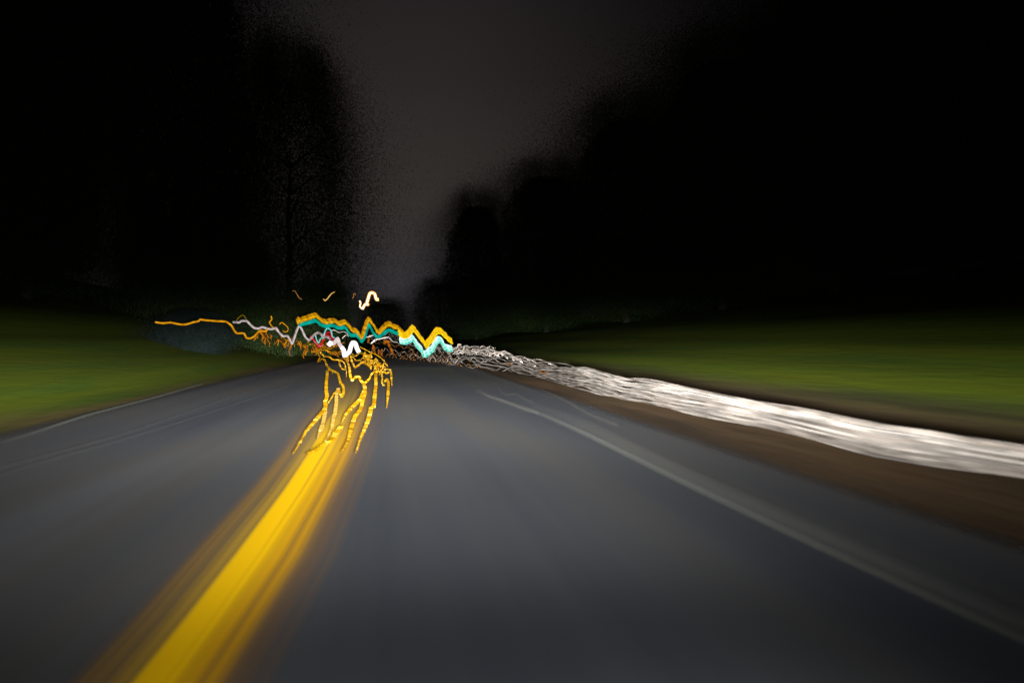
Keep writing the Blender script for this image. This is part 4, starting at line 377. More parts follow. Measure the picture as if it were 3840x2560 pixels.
 ('spark','ember',None,[(-3.6,40.4,1.19,.019),(-3.56,40.39,1.09,.019),(-3.48,40.38,1.12,.019),(-3.38,40.36,1.17,.019),(-3.25,40.34,1.26,.019),(-3.11,40.31,1.24,.019)]),
 ('spark','amber_line',None,[(-2.7,40.04,.36,.023),(-2.58,40.02,.31,.023),(-2.52,40.01,.24,.023)]),
 ('spark','ember',None,[(-3.98,40.61,1.01,.016),(-3.85,40.59,1.03,.016),(-3.69,40.56,.97,.016)]),
 ('spark','amber_line',None,[(-3.69,40.12,.83,.023),(-3.61,40.1,.81,.023),(-3.5,40.08,.72,.023),(-3.51,40.09,.75,.023)]),
 ('spark','ember',None,[(-4.27,40.83,1.21,.013),(-4.18,40.82,1.23,.013),(-4.09,40.8,1.27,.013),(-3.95,40.78,1.2,.013)]),
 ('spark','brown',None,[(-3.09,40.67,.71,.023),(-2.94,40.64,.65,.023),(-2.8,40.62,.61,.023),(-2.65,40.59,.69,.023),(-2.54,40.57,.63,.023)]),
]),
('reflector_posts', 'row of dull orange upright flickers among the white zigzag wires', 'reflector', None, 'stuff', [  # reflectors glow by emission instead of returning the beams
 ('flicker','brown_orange',None,[(-1.15,42.85,.8,.049),(-1.13,42.85,.95,.049),(-1.11,42.84,1.09,.049),(-1.08,42.84,1,.049),(-1.06,42.84,.87,.049),(-1.04,42.83,.72,.049),(-1.01,42.83,.58,.049)]),
 ('flicker','brown_orange',None,[(-.59,42.75,.83,.052),(-.6,42.75,.61,.052),(-.61,42.76,.4,.052)]),
 ('flicker','brown_orange',None,[(-.41,42.72,1.43,.066),(-.42,42.72,1.27,.066),(-.43,42.72,1.12,.066)]),
 ('flicker','brown_orange',None,[(-.21,42.69,1.34,.074),(-.18,42.68,1.17,.074),(-.13,42.67,.99,.074),(-.08,42.66,.91,.074),(-.03,42.65,.83,.074),(.03,42.64,.66,.074),(.07,42.64,.49,.074)]),
 ('flicker','brown_orange',None,[(-1.37,42.89,1.56,.057),(-1.4,42.9,1.38,.057),(-1.43,42.9,1.21,.057)]),
 ('flicker','brown_orange',None,[(-.35,42.71,1.34,.066),(-.32,42.7,1.27,.066),(-.29,42.7,1.21,.066)]),
 ('flicker','brown_orange',None,[(-.81,42.79,.77,.039),(-.79,42.79,.63,.039),(-.77,42.78,.49,.039)]),
 ('flicker','brown_orange',None,[(1.32,42.41,.68,.049),(1.33,42.41,.58,.049),(1.35,42.41,.49,.049)]),
 ('flicker','brown_orange',None,[(2.12,42.27,.46,.041),(2.14,42.27,.38,.041),(2.15,42.27,.3,.041)]),
 ('flicker','brown_orange',None,[(4.76,53.11,-.59,.054),(4.76,52.11,-.5,.053),(4.76,50.68,-.39,.051)]),
 ('flicker','brown_orange',None,[(4.76,49.98,-.63,.051),(4.76,48.99,-.62,.05),(4.76,48.06,-.63,.049)]),
 ('flicker','brown_orange',None,[(4.76,44.96,-.3,.046),(4.76,44.24,-.25,.045),(4.76,43.4,-.18,.044)]),
 ('flicker','brown_orange',None,[(4.76,42.69,-.31,.043),(4.76,41.91,-.22,.043),(4.75,41.1,-.15,.042)]),
 ('flicker','brown_orange',None,[(4.75,35.35,-.28,.036),(4.75,35.1,-.24,.036),(4.75,34.77,-.16,.036)]),
 ('flicker','brown_orange',None,[(4.75,32.23,-.17,.033),(4.75,31.7,-.17,.033),(4.75,31.1,-.17,.032),(4.75,30.88,-.13,.032),(4.75,30.61,-.1,.032)]),
 ('flicker','brown_orange',None,[(4.75,30.32,-.19,.031),(4.75,29.8,-.18,.031),(4.75,29.34,-.19,.03)]),
 ('flicker','brown_orange',None,[(4.75,28.69,.37,.029),(4.75,28.01,.37,.029),(4.75,27.33,.38,.028)]),
 ('flicker','brown_orange',None,[(4.753,24.91,-.141,.026),(4.753,24.75,-.1,.026),(4.753,24.58,-.07,.025),(4.753,24.39,-.1,.025),(4.753,23.98,-.099,.025),(4.753,23.42,-.102,.024),(4.753,22.9,-.084,.024)]),
 ('flicker','brown_orange',None,[(4.76,43.41,-.48,.044),(4.76,41.95,-.46,.043),(4.75,40.59,-.42,.041)]),
 ('flicker','brown_orange',None,[(4.752,21.73,.327,.023),(4.752,21.3,.302,.022),(4.752,20.89,.305,.022)]),
]),
('reflective_marking', 'long yellow strip at the left of the bundle, upright at its top end', 'road marking', 'broken yellow reflective strips on the centre line', None, [  # reflected headlamp light drawn out as rows of added reflectors
 ('strip','strip',None,[(-2.7,30.1,.02,.057,.027,3),(-2.57,28.6,.02,.056,.026,3),(-2.43,26.94,.02,.054,.025,4),(-2.27,25.11,.02,.051,.023,5),(-2.134,23.43,.022,.049,.021,5),(-1.997,21.87,.022,.047,.02,5),(-1.873,20.49,.022,.045,.019,5),(-1.762,19.26,.022,.043,.017,5),(-1.664,18.2,.022,.042,.017,4),(-1.588,17.47,.022,.041,.016,3),(-1.522,16.83,.022,.041,.015,4),(-1.469,16.21,.022,.04,.015,3),(-1.425,15.64,.022,.038,.018,2),(-1.409,15.31,.022,.038,.017,2),(-1.394,15.01,.022,.039,.014,3),(-1.351,14.6,.022,.039,.014,3),(-1.306,14.18,.022,.039,.013,4),(-1.269,13.72,.022,.038,.014,4),(-1.236,13.21,.022,.035,.018,8),(-1.225,12.53,.022,.034,.018,9),(-1.219,11.89,.022,.03,.017,9),(-1.211,11.3,.022,.027,.016,9),(-1.204,10.77,.022,.023,.016,7),(-1.199,10.37,.022,.02,.015,7),(-1.192,10,.022,.017,.012,8),(-1.17,9.55,.022,.014,.012,9),(-1.148,9.13,.022,.011,.012,9),(-1.132,8.75,.022,.008,.011,9),(-1.118,8.4,.022,.006,.011,8),(-1.109,8.1,.022,.003,.011,8)]),
]),
('reflective_marking', 'yellow strip looping over the left strip like a hook', 'road marking', 'broken yellow reflective strips on the centre line', None, [
 ('strip','strip',None,[(-4.51,44.82,.02,.061,.041,2),(-4.57,45.48,.05,.062,.042,2),(-4.56,45.48,.12,.055,.057,2),(-4.49,45.47,.15,.051,.065,2),(-4.41,45.46,.17,.054,.062,2),(-4.33,45.44,.14,.058,.055,3),(-4.25,45.43,.09,.066,.043,4),(-4.06,43.86,.02,.064,.041,4),(-3.59,39.29,.02,.057,.04,4),(-3.23,35.97,.02,.052,.037,4),(-2.93,33.35,.02,.047,.039,3),(-2.76,31.98,.02,.044,.04,3),(-2.61,30.91,.02,.04,.045,3),(-2.5,30.39,.02,.04,.045,3),(-2.4,29.91,.02,.042,.04,4),(-2.24,28.87,.02,.043,.035,4),(-2.08,27.69,.02,.045,.027,4),(-1.91,25.74,.02,.042,.024,5),(-1.753,23.98,.022,.04,.022,4),(-1.645,22.7,.022,.038,.021,3),(-1.55,21.61,.022,.035,.025,3),(-1.471,20.98,.022,.034,.024,3),(-1.398,20.4,.022,.035,.019,4),(-1.316,19.44,.022,.034,.018,4),(-1.242,18.5,.022,.033,.017,5),(-1.185,17.55,.022,.031,.016,4),(-1.142,16.75,.022,.029,.018,2),(-1.133,16.37,.022,.027,.022,2),(-1.141,16.23,.022,.029,.017,2),(-1.182,16.6,.022,.028,.016,3),(-1.232,17.1,.022,.028,.016,3),(-1.276,17.6,.022,.026,.017,2),(-1.311,17.92,.022,.02,.035,3),(-1.348,17.89,.022,.019,.031,3),(-1.379,17.74,.022,.019,.024,3),(-1.385,17.37,.022,.018,.022,3),(-1.383,16.95,.022,.016,.018,4),(-1.357,16.35,.022,.014,.017,4),(-1.33,15.76,.022,.011,.018,4),(-1.316,15.28,.022,.009,.018,4),(-1.305,14.84,.022,.007,.019,3),(-1.303,14.51,.022,.005,.019,3),(-1.304,14.26,.022,.003,.019,3)]),
 ('strip','strip',None,[(-2.8,31.64,.02,.023,.033,2),(-2.74,31.67,.02,.023,.033,3),(-2.67,31.63,.02,.024,.032,3),(-2.57,31.2,.02,.026,.03,2),(-2.47,30.56,.02,.028,.028,3),(-2.39,29.04,.02,.014,.027,3),(-2.32,27.74,.02,.003,.026,3)]),
]),
('reflective_marking', 'pale yellow strip falling straight below the hook shaped strip', 'road marking', 'broken yellow reflective strips on the centre line', None, [
 ('strip','strip_soft',None,[(-1.424,19.11,.022,.043,.019,5),(-1.368,18.05,.022,.041,.017,6),(-1.306,16.95,.022,.04,.015,6),(-1.234,15.97,.022,.038,.015,6),(-1.168,15.1,.022,.036,.014,5),(-1.116,14.37,.022,.035,.013,5),(-1.07,13.71,.022,.034,.013,5),(-1.029,13.09,.022,.033,.012,5),(-.993,12.55,.022,.032,.013,3),(-.981,12.27,.022,.031,.013,3),(-.969,11.98,.022,.031,.011,7),(-.928,11.35,.022,.028,.011,8),(-.89,10.73,.022,.022,.011,7),(-.866,10.24,.022,.017,.011,7),(-.848,9.8,.022,.012,.012,9),(-.843,9.36,.022,.007,.011,8),(-.84,9.02,.022,.003,.011,8)]),
 ('strip','strip_soft',None,[(-1.198,12.92,.022,.034,.012,5),(-1.161,12.44,.022,.033,.012,6),(-1.12,11.9,.022,.032,.011,7),(-1.076,11.3,.022,.031,.011,7),(-1.037,10.76,.022,.03,.012,5),(-1.022,10.43,.022,.029,.012,5),(-1.009,10.12,.022,.023,.01,7),(-.985,9.7,.022,.013,.01,8),(-.961,9.29,.022,.003,.01,8)]),
]),
('reflective_marking', 'yellow strip parting from a bright knot and curving left down the road', 'road marking', 'broken yellow reflective strips on the centre line', None, [
 ('strip','strip',None,[(-.845,21.25,.022,.052,.022,4),(-.781,20.24,.022,.05,.02,4),(-.722,19.19,.022,.049,.019,4),(-.704,18.38,.022,.047,.019,4),(-.696,17.66,.022,.045,.019,4),(-.69,16.99,.022,.044,.019,4),(-.685,16.36,.022,.043,.018,4),(-.681,15.78,.022,.041,.018,4),(-.68,15.21,.022,.038,.024,5),(-.704,14.7,.022,.037,.024,5),(-.729,14.25,.022,.037,.022,4),(-.745,13.88,.022,.036,.021,4),(-.759,13.51,.022,.036,.02,5),(-.772,13.09,.022,.03,.019,5),(-.783,12.67,.022,.025,.017,5),(-.789,12.25,.022,.019,.016,5),(-.792,11.86,.022,.014,.013,5),(-.784,11.49,.022,.009,.012,4),(-.775,11.2,.022,.004,.012,4)]),
 ('strip','strip',None,[(-.743,10.52,.022,.034,.017,6),(-.754,10.24,.022,.033,.016,7),(-.766,9.92,.022,.032,.013,8),(-.767,9.53,.022,.03,.013,8),(-.768,9.16,.022,.027,.018,7),(-.791,8.94,.022,.026,.019,7),(-.816,8.76,.022,.025,.017,7),(-.837,8.57,.022,.022,.017,7),(-.859,8.38,.022,.014,.02,11),(-.903,8.19,.022,.008,.019,11),(-.947,8.01,.022,.002,.018,11)]),
]),
('reflective_marking', 'yellow strip right of it running down from the bright knot', 'road marking', 'broken yellow reflective strips on the centre line', None, [
 ('strip','strip',None,[(-.651,17.66,.022,.04,.017,6),(-.634,16.5,.022,.038,.016,7),(-.617,15.38,.022,.037,.015,5),(-.604,14.72,.022,.036,.014,4),(-.593,14.16,.022,.035,.014,4),(-.583,13.62,.022,.034,.014,5),(-.577,13.1,.022,.032,.017,6),(-.592,12.62,.022,.031,.017,5),(-.608,12.22,.022,.032,.015,2),(-.611,12.03,.022,.032,.013,3),(-.611,11.8,.022,.032,.012,7),(-.602,11.24,.022,.031,.012,8),(-.593,10.68,.022,.03,.011,6),(-.585,10.27,.022,.028,.01,6),(-.578,9.9,.022,.024,.01,7),(-.566,9.48,.022,.019,.009,7),(-.556,9.09,.022,.015,.01,8),(-.558,8.74,.022,.01,.011,8),(-.562,8.41,.022,.007,.011,8),(-.573,8.11,.022,.003,.011,8)]),
]),
('reflective_marking', 'yellow strip with a bright step half way down, second from the right', 'road marking', 'broken yellow reflective strips on the centre line', None, [
 ('strip','strip',None,[(-.62,27.44,.02,.058,.025,4),(-.57,25.44,.02,.055,.023,5),(-.529,23.45,.022,.052,.022,5),(-.488,21.87,.022,.049,.02,5),(-.454,20.47,.022,.047,.019,5),(-.434,19.15,.022,.045,.018,5),(-.418,17.98,.022,.043,.017,5),(-.401,16.95,.022,.042,.016,5),(-.385,16.04,.022,.04,.015,5),(-.37,15.19,.022,.039,.014,5),(-.357,14.47,.022,.038,.013,3),(-.35,14.02,.022,.037,.013,3),(-.345,13.59,.022,.031,.032,2),(-.368,13.52,.022,.032,.029,2),(-.391,13.49,.022,.038,.013,5),(-.385,12.95,.022,.037,.012,6),(-.376,12.36,.022,.036,.012,7),(-.375,11.75,.022,.035,.012,7),(-.376,11.17,.022,.031,.012,7),(-.383,10.64,.022,.026,.012,8),(-.39,10.16,.022,.022,.011,8),(-.397,9.72,.022,.019,.011,8),(-.402,9.32,.022,.015,.01,7),(-.404,8.95,.022,.012,.009,7),(-.404,8.6,.022,.009,.009,8),(-.405,8.26,.022,.006,.009,7),(-.406,7.99,.022,.003,.008,7)]),
]),
('reflective_marking', 'short yellow strip ending highest, at the right edge of the bundle', 'road marking', 'broken yellow reflective strips on the centre line', None, [
 ('strip','strip',None,[(-.21,21.93,.022,.033,.022,3),(-.188,22.85,.022,.035,.025,3),(-.158,23.68,.022,.039,.024,4),(-.123,22.53,.022,.039,.021,5),(-.095,21.14,.022,.038,.02,5),(-.091,19.74,.022,.037,.018,5),(-.09,18.49,.022,.036,.017,5),(-.088,17.48,.022,.035,.016,5),(-.087,16.58,.022,.034,.015,5),(-.088,15.72,.022,.026,.015,5),(-.089,14.91,.022,.018,.014,7),(-.092,14.03,.022,.011,.013,6),(-.094,13.34,.022,.004,.012,6)]),
]),
('reflective_marking', 'short stubby yellow strip outside the right edge strip', 'road marking', 'broken yellow reflective strips on the centre line', None, [
 ('strip','strip',None,[(-.28,31.12,.02,.036,.039,2),(-.24,31.52,.02,.036,.043,2),(-.19,31.85,.02,.037,.048,2),(-.13,31.67,.02,.041,.043,2),(-.07,31.19,.02,.049,.03,3),(-.04,29.33,.02,.048,.028,4),(-.02,27.34,.02,.046,.025,5),(-.01,25.08,.02,.039,.023,5),(-.004,23.05,.022,.027,.021,6),(.005,21.13,.022,.015,.02,5),(.011,19.71,.022,.005,.018,5)]),
 ('strip','strip',None,[(-.65,40.6,.02,.053,.038,7),(-.53,34.27,.02,.045,.032,8),(-.43,29.21,.02,.038,.027,6),(-.37,26.44,.02,.034,.025,5),(-.321,24.38,.022,.032,.023,4),(-.312,23.05,.022,.03,.021,3),(-.305,21.96,.022,.028,.02,3),(-.28,21.02,.022,.024,.02,3),(-.252,20.25,.022,.013,.028,2),(-.215,20.32,.022,.008,.026,2),(-.181,20.48,.022,.003,.026,2)]),
]),
('reflective_marking', 'thin yellow line wandering down from the left to a short upright stub', 'road marking', 'broken yellow reflective strips on the centre line', None, [
 ('strip','strip_far',None,[(-5.51,45.65,.88,.034,.041,2),(-5.53,45.65,.94,.036,.041,2),(-5.53,45.65,1,.029,.041,2),(-5.47,45.64,1.01,.03,.042,2),(-5.38,45.63,1.02,.034,.043,6),(-5.19,45.59,1.09,.034,.044,6),(-4.99,45.56,1.15,.039,.043,4),(-4.89,45.54,1.06,.042,.043,4),(-4.8,45.53,.95,.042,.044,3),(-4.72,45.51,.87,.044,.044,3),(-4.64,45.5,.79,.047,.043,4),(-4.56,45.48,.65,.048,.043,4),(-4.48,45.47,.52,.048,.045,4),(-4.38,45.45,.42,.048,.047,3),(-4.28,45.43,.33,.043,.056,3),(-4.17,45.41,.31,.043,.059,3),(-4.05,45.39,.3,.046,.057,2),(-3.97,45.38,.28,.048,.056,2),(-3.89,45.37,.26,.055,.049,3),(-3.82,45.35,.19,.055,.052,3),(-3.73,45.34,.12,.048,.067,5),(-3.56,45.31,.1,.048,.069,5),(-3.37,45.27,.1,.05,.063,3),(-3.25,45.25,.07,.048,.06,3),(-3.15,45.23,.02,.049,.051,3),(-2.92,43.06,.02,.043,.046,3),(-2.64,40.03,.02,.038,.038,4),(-2.4,36.8,.02,.031,.034,4),(-2.19,33.95,.02,.024,.032,3),(-2.02,31.61,.02,.019,.029,4),(-1.87,29.47,.02,.014,.027,5),(-1.71,26.89,.02,.009,.025,5),(-1.586,24.94,.022,.005,.023,5)]),
 ('strip','strip_far',None,[(-5.05,45.57,.54,.045,.041,1),(-5.05,45.57,.6,.044,.042,2),(-5.03,45.57,.65,.035,.048,3),(-4.94,45.55,.67,.035,.048,3),(-4.83,45.53,.68,.038,.046,3),(-4.74,45.51,.72,.021,.045,2),(-4.65,45.5,.77,.005,.045,2)]),
 ('strip','strip_far',None,[(-3.34,45.27,.06,.045,.041,3),(-3.22,43.83,.02,.043,.04,3),(-2.93,40.1,.02,.039,.037,4),(-2.65,36.68,.02,.036,.034,4),(-2.41,33.97,.02,.031,.033,2),(-2.29,32.85,.02,.029,.033,2),(-2.19,32.09,.02,.02,.033,2),(-2.11,31.73,.02,.011,.033,2),(-2.05,31.5,.02,.003,.033,2)]),
 ('strip','strip_far',None,[(-4.61,45.49,.76,.023,.034,4),(-4.45,45.46,.75,.024,.035,5),(-4.28,45.43,.74,.026,.037,3),(-4.18,45.42,.7,.026,.037,3),(-4.09,45.4,.66,.027,.037,3),(-3.99,45.38,.61,.026,.036,3),(-3.89,45.37,.58,.025,.036,4),(-3.76,45.34,.61,.024,.035,4),(-3.63,45.32,.62,.029,.04,4),(-3.54,45.3,.5,.023,.04,5),(-3.44,45.29,.36,.015,.038,5),(-3.29,45.26,.25,.009,.038,4),(-3.15,45.23,.16,.003,.038,4)]),
]),
('reflective_marking', 'yellow line making a wide U between the stub and the bright knot', 'road marking', 'broken yellow reflective strips on the centre line', None, [
 ('strip','strip_far',None,[(-2.76,45.17,.36,.068,.042,5),(-2.8,45.17,.17,.07,.042,5),(-2.74,43.89,.02,.067,.044,2),(-2.58,41.79,.02,.063,.045,2),(-2.43,40,.02,.064,.037,5),(-2.12,35.47,.02,.058,.033,6),(-1.86,31.52,.02,.052,.029,5),(-1.67,28.44,.02,.048,.026,5),(-1.51,25.99,.02,.043,.025,5),(-1.381,24.22,.022,.04,.026,4),(-1.278,23.06,.022,.037,.029,4),(-1.271,23.97,.022,.039,.029,4),(-1.26,25.01,.02,.035,.046,3),(-1.2,25.17,.02,.036,.046,3),(-1.15,25.21,.02,.046,.024,2),(-1.092,24.24,.022,.045,.022,3),(-1.037,23.18,.022,.041,.028,3),(-.963,22.35,.022,.039,.03,3),(-.89,21.62,.022,.033,.041,3),(-.84,21.48,.022,.031,.042,3),(-.801,21.71,.022,.034,.029,5),(-.772,22.75,.022,.033,.028,5),(-.751,24.1,.022,.032,.025,3),(-.76,25.33,.02,.03,.026,3),(-.77,26.56,.02,.025,.033,4),(-.75,27.89,.02,.021,.039,4),(-.71,28.85,.02,.014,.063,3),(-.64,28.78,.02,.011,.057,2),(-.58,28.43,.02,.006,.057,2)]),
]),
('reflective_marking', 'thin amber line making a smaller U above the wide one', 'road marking', 'broken yellow reflective strips on the centre line', None, [
 ('strip','strip_far',None,[(-2.6,45.14,.36,.058,.042,4),(-2.57,45.13,.2,.059,.042,5),(-2.53,45.13,.02,.06,.043,4),(-2.3,41.67,.02,.056,.04,4),(-2.06,38.21,.02,.051,.038,3),(-1.87,35.54,.02,.047,.038,3),(-1.73,33.74,.02,.043,.041,2),(-1.72,34.79,.02,.047,.039,3),(-1.74,36.52,.02,.05,.042,4),(-1.76,38.99,.02,.053,.047,4),(-1.76,41.31,.02,.05,.065,3),(-1.68,41.75,.02,.048,.067,3),(-1.56,41.51,.02,.046,.051,5),(-1.34,38.6,.02,.035,.046,5),(-1.14,35.71,.02,.025,.039,4),(-.99,33.2,.02,.015,.036,3),(-.89,31.29,.02,.006,.034,3)]),
 ('strip','strip_far',None,[(-2.44,45.11,.29,.03,.04,4),(-2.36,45.1,.16,.03,.04,4),(-2.27,45.08,.03,.025,.036,3),(-2.17,45.06,.06,.026,.037,3),(-2.08,45.05,.1,.025,.036,2),(-2.02,45.04,.08,.015,.037,1),(-1.98,45.03,.06,.003,.037,1)]),
 ('strip','strip_far',None,[(-2.53,45.13,.52,.029,.039,4),(-2.43,45.11,.42,.028,.038,4),(-2.31,45.09,.33,.027,.038,4),(-2.19,45.07,.4,.028,.039,4),(-2.08,45.05,.49,.025,.036,4),(-1.94,45.02,.53,.014,.036,3),(-1.82,45,.56,.003,.036,3)]),
]),
('reflective_marking', 'dense knot of small yellow loops above the two parting strips', 'road marking', 'broken yellow reflective strips on the centre line', None, [
 ('strip','strip_far',None,[(-2.01,45.03,.92,.035,.044,4),(-1.88,45.01,.86,.035,.044,5),(-1.72,44.98,.79,.036,.043,5),(-1.55,44.95,.69,.036,.043,5),(-1.37,44.92,.59,.035,.044,5),(-1.2,44.89,.52,.035,.044,5),(-1.04,44.86,.46,.036,.043,5),(-.89,44.84,.38,.036,.043,4),(-.75,44.81,.29,.037,.043,4),(-.63,44.79,.19,.038,.043,4),(-.53,44.77,.1,.039,.042,3),(-.46,44.71,.02,.04,.042,3),(-.37,41.5,.02,.037,.039,4),(-.26,37.75,.02,.034,.035,3),(-.2,35.27,.02,.031,.033,3),(-.28,37.57,.02,.031,.036,4),(-.39,40.52,.02,.026,.04,2),(-.45,39.82,.02,.024,.038,2),(-.48,38.38,.02,.021,.036,3),(-.42,36.22,.02,.015,.034,3),(-.35,34.26,.02,.01,.033,3),(-.27,33.15,.02,.006,.032,3),(-.19,32.35,.02,.003,.032,3)]),
 ('strip','strip_far',None,[(-.54,35.03,.02,.021,.029,2),(-.6,35.58,.02,.02,.029,2),(-.66,35.84,.02,.023,.031,3),(-.69,34.29,.02,.023,.031,3),(-.7,32.69,.02,.022,.029,2),(-.66,31.81,.02,.012,.028,1),(-.62,31.16,.02,.002,.027,1)]),
 ('strip','strip_far',None,[(-1.2,43.49,.02,.04,.041,1),(-1.27,44.9,.02,.041,.043,1),(-1.3,44.91,.04,.033,.047,1),(-1.35,44.92,.05,.035,.046,1),(-1.39,44.92,.04,.041,.043,2),(-1.3,43.71,.02,.039,.042,2),(-1.18,41.64,.02,.04,.038,1),(-1.2,42.45,.02,.036,.039,1),(-1.25,43.72,.02,.023,.044,2),(-1.34,44.7,.02,.014,.045,2),(-1.4,44.93,.02,.004,.045,2)]),
 ('strip','strip_far',None,[(-.97,44.85,.03,.042,.041,2),(-.94,43.39,.02,.04,.04,2),(-.9,41.22,.02,.033,.04,2),(-.97,42.12,.02,.035,.041,2),(-1.05,43.3,.02,.04,.04,1),(-1.02,42.53,.02,.039,.039,1),(-.99,41.66,.02,.033,.041,1),(-1.04,42.15,.02,.028,.042,1),(-1.09,42.43,.02,.024,.04,3),(-1.09,39.99,.02,.013,.038,3),(-1.09,37.78,.02,.004,.036,3)]),
 ('strip','strip_far',None,[(-.42,32.66,.02,.021,.029,3),(-.44,31.17,.02,.02,.028,3),(-.45,29.87,.02,.02,.027,1),(-.46,30.29,.02,.02,.028,1),(-.48,30.8,.02,.019,.027,2),(-.5,29.87,.02,.019,.026,2),(-.52,29.01,.02,.02,.027,1),(-.54,29.72,.02,.02,.027,1),(-.54,30.38,.02,.02,.027,3),(-.49,29.06,.02,.015,.026,3),(-.44,27.64,.02,.01,.024,2),(-.46,26.73,.02,.006,.023,2),(-.48,26.03,.02,.002,.022,2)]),
 ('strip','strip_far',None,[(-.91,44.84,.05,.028,.041,2),(-.88,43.96,.02,.028,.04,2),(-.81,41.31,.02,.026,.038,1),(-.78,39.83,.02,.025,.037,1),(-.77,38.91,.02,.02,.029,1),(-.81,39.17,.02,.021,.031,1),(-.86,39.65,.02,.019,.028,2),(-.8,39.53,.02,.018,.029,2),(-.74,39.18,.02,.014,.032,2),(-.77,38.2,.02,.008,.031,2),(-.8,37.29,.02,.003,.03,2)]),
 ('strip','strip_far',None,[(-1.6,44.96,.25,.026,.038,1),(-1.57,44.95,.23,.026,.038,2),(-1.53,44.95,.18,.028,.04,2),(-1.49,44.94,.11,.028,.041,2),(-1.46,44.94,.02,.026,.038,2),(-1.49,44.34,.02,.026,.038,2),(-1.48,42.75,.02,.026,.038,3),(-1.34,39.86,.02,.024,.035,3),(-1.21,37.45,.02,.021,.031,1),(-1.17,36.89,.02,.015,.029,1),(-1.13,36.5,.02,.011,.03,2),(-1.05,35.56,.02,.007,.029,2),(-.99,34.73,.02,.002,.029,2)]),
 ('strip','strip_far',None,[(-1.12,39.7,.02,.023,.032,2),(-1.16,38.78,.02,.022,.032,2),(-1.19,37.94,.02,.022,.032,1),(-1.18,38.38,.02,.021,.031,1),(-1.16,38.72,.02,.024,.033,1),(-1.09,37.73,.02,.025,.034,2),(-1.03,36.44,.02,.019,.033,3),(-1.01,34.54,.02,.01,.031,2),(-.99,32.96,.02,.003,.03,2)]),
 ('strip','strip_far',None,[(-1.79,44.99,.49,.044,.044,2),(-1.75,44.99,.53,.044,.044,2),(-1.71,44.98,.58,.047,.042,1),(-1.69,44.98,.54,.047,.041,1),(-1.69,44.98,.5,.047,.042,1),(-1.7,44.98,.55,.047,.042,1),(-1.72,44.98,.59,.036,.042,1),(-1.72,44.98,.57,.021,.041,1),(-1.72,44.98,.55,.006,.041,1)]),
 ('strip','strip_far',None,[(-.71,37.4,.02,.032,.038,1),(-.68,37.95,.02,.033,.038,1),(-.65,38.69,.02,.039,.036,1),(-.67,39.8,.02,.04,.037,1),(-.68,40.49,.02,.04,.038,2),(-.61,38.26,.02,.037,.036,2),(-.54,36.29,.02,.025,.036,2),(-.51,37.29,.02,.015,.036,2),(-.47,38.65,.02,.004,.038,2)]),
 ('strip','strip_far',None,[(-1.05,44.86,.08,.029,.04,1),(-1.02,44.86,.03,.029,.04,2),(-.97,44.22,.02,.028,.039,1),(-.94,43.58,.02,.027,.038,1),(-.91,43.01,.02,.027,.038,1),(-.87,41.93,.02,.015,.037,1),(-.83,40.98,.02,.003,.036,1)]),
 ('strip','strip_far',None,[(-1.68,44.97,.33,.025,.038,2),(-1.73,44.98,.29,.025,.037,2),(-1.79,44.99,.24,.023,.033,1),(-1.83,45,.23,.024,.035,1),(-1.87,45.01,.21,.027,.04,3),(-1.93,45.02,.11,.027,.04,3),(-1.98,45.03,.02,.021,.041,1),(-1.98,45.03,.02,.01,.034,1),(-1.97,45.03,.02,.003,.034,1)]),
 ('strip','strip_far',None,[(-.78,43.67,.02,.025,.036,2),(-.84,43.95,.02,.026,.037,2),(-.91,44.26,.02,.027,.037,1),(-.95,44.58,.02,.026,.037,1),(-.97,44.59,.02,.033,.041,1),(-.95,43.41,.02,.018,.04,1),(-.92,42.27,.02,.004,.039,1)]),
 ('strip','strip_far',None,[(-1.46,44.94,.29,.046,.042,1),(-1.46,44.94,.28,.046,.041,1),(-1.45,44.94,.26,.045,.042,1),(-1.47,44.94,.22,.046,.042,1),(-1.48,44.94,.18,.046,.041,2),(-1.46,44.94,.09,.046,.042,2),(-1.44,44.93,.02,.035,.042,2),(-1.33,42.55,.02,.019,.04,2),(-1.24,40.7,.02,.005,.038,2)]),
 ('strip','strip_far',None,[(-.63,35.37,.02,.021,.03,1),(-.59,35.03,.02,.02,.029,2),(-.54,34.75,.02,.021,.029,2),(-.51,35.22,.02,.022,.03,2),(-.47,35.71,.02,.021,.029,2),(-.41,35.37,.02,.021,.029,2),(-.36,35,.02,.016,.029,1),(-.33,35.21,.02,.01,.03,1),(-.32,35.49,.02,.003,.03,1)]),
 ('strip','strip_far',None,[(-1.34,44.91,.09,.037,.041,3),(-1.39,44.82,.02,.037,.041,3),(-1.34,41.86,.02,.033,.039,1),(-1.3,41.18,.02,.031,.038,1),(-1.26,40.65,.02,.034,.037,2),(-1.19,38.92,.02,.032,.036,2),(-1.13,37.4,.02,.025,.035,1),(-1.09,37.23,.02,.025,.034,1),(-1.07,37.45,.02,.029,.035,2),(-1.06,38.62,.02,.024,.036,2),(-1.06,39.85,.02,.015,.037,1),(-1.05,39.92,.02,.011,.037,1),(-1.05,39.79,.02,.004,.037,1)]),
 ('strip','strip_far',None,[(-1.31,44.91,.14,.036,.041,2),(-1.25,44.9,.07,.035,.041,2),(-1.19,44.89,.02,.038,.041,1),(-1.19,44.89,.04,.038,.041,1),(-1.18,44.89,.07,.029,.042,1),(-1.14,44.88,.08,.028,.042,1),(-1.09,44.87,.08,.023,.041,1),(-1.07,44.87,.08,.014,.041,1),(-1.05,44.86,.07,.004,.041,1)]),
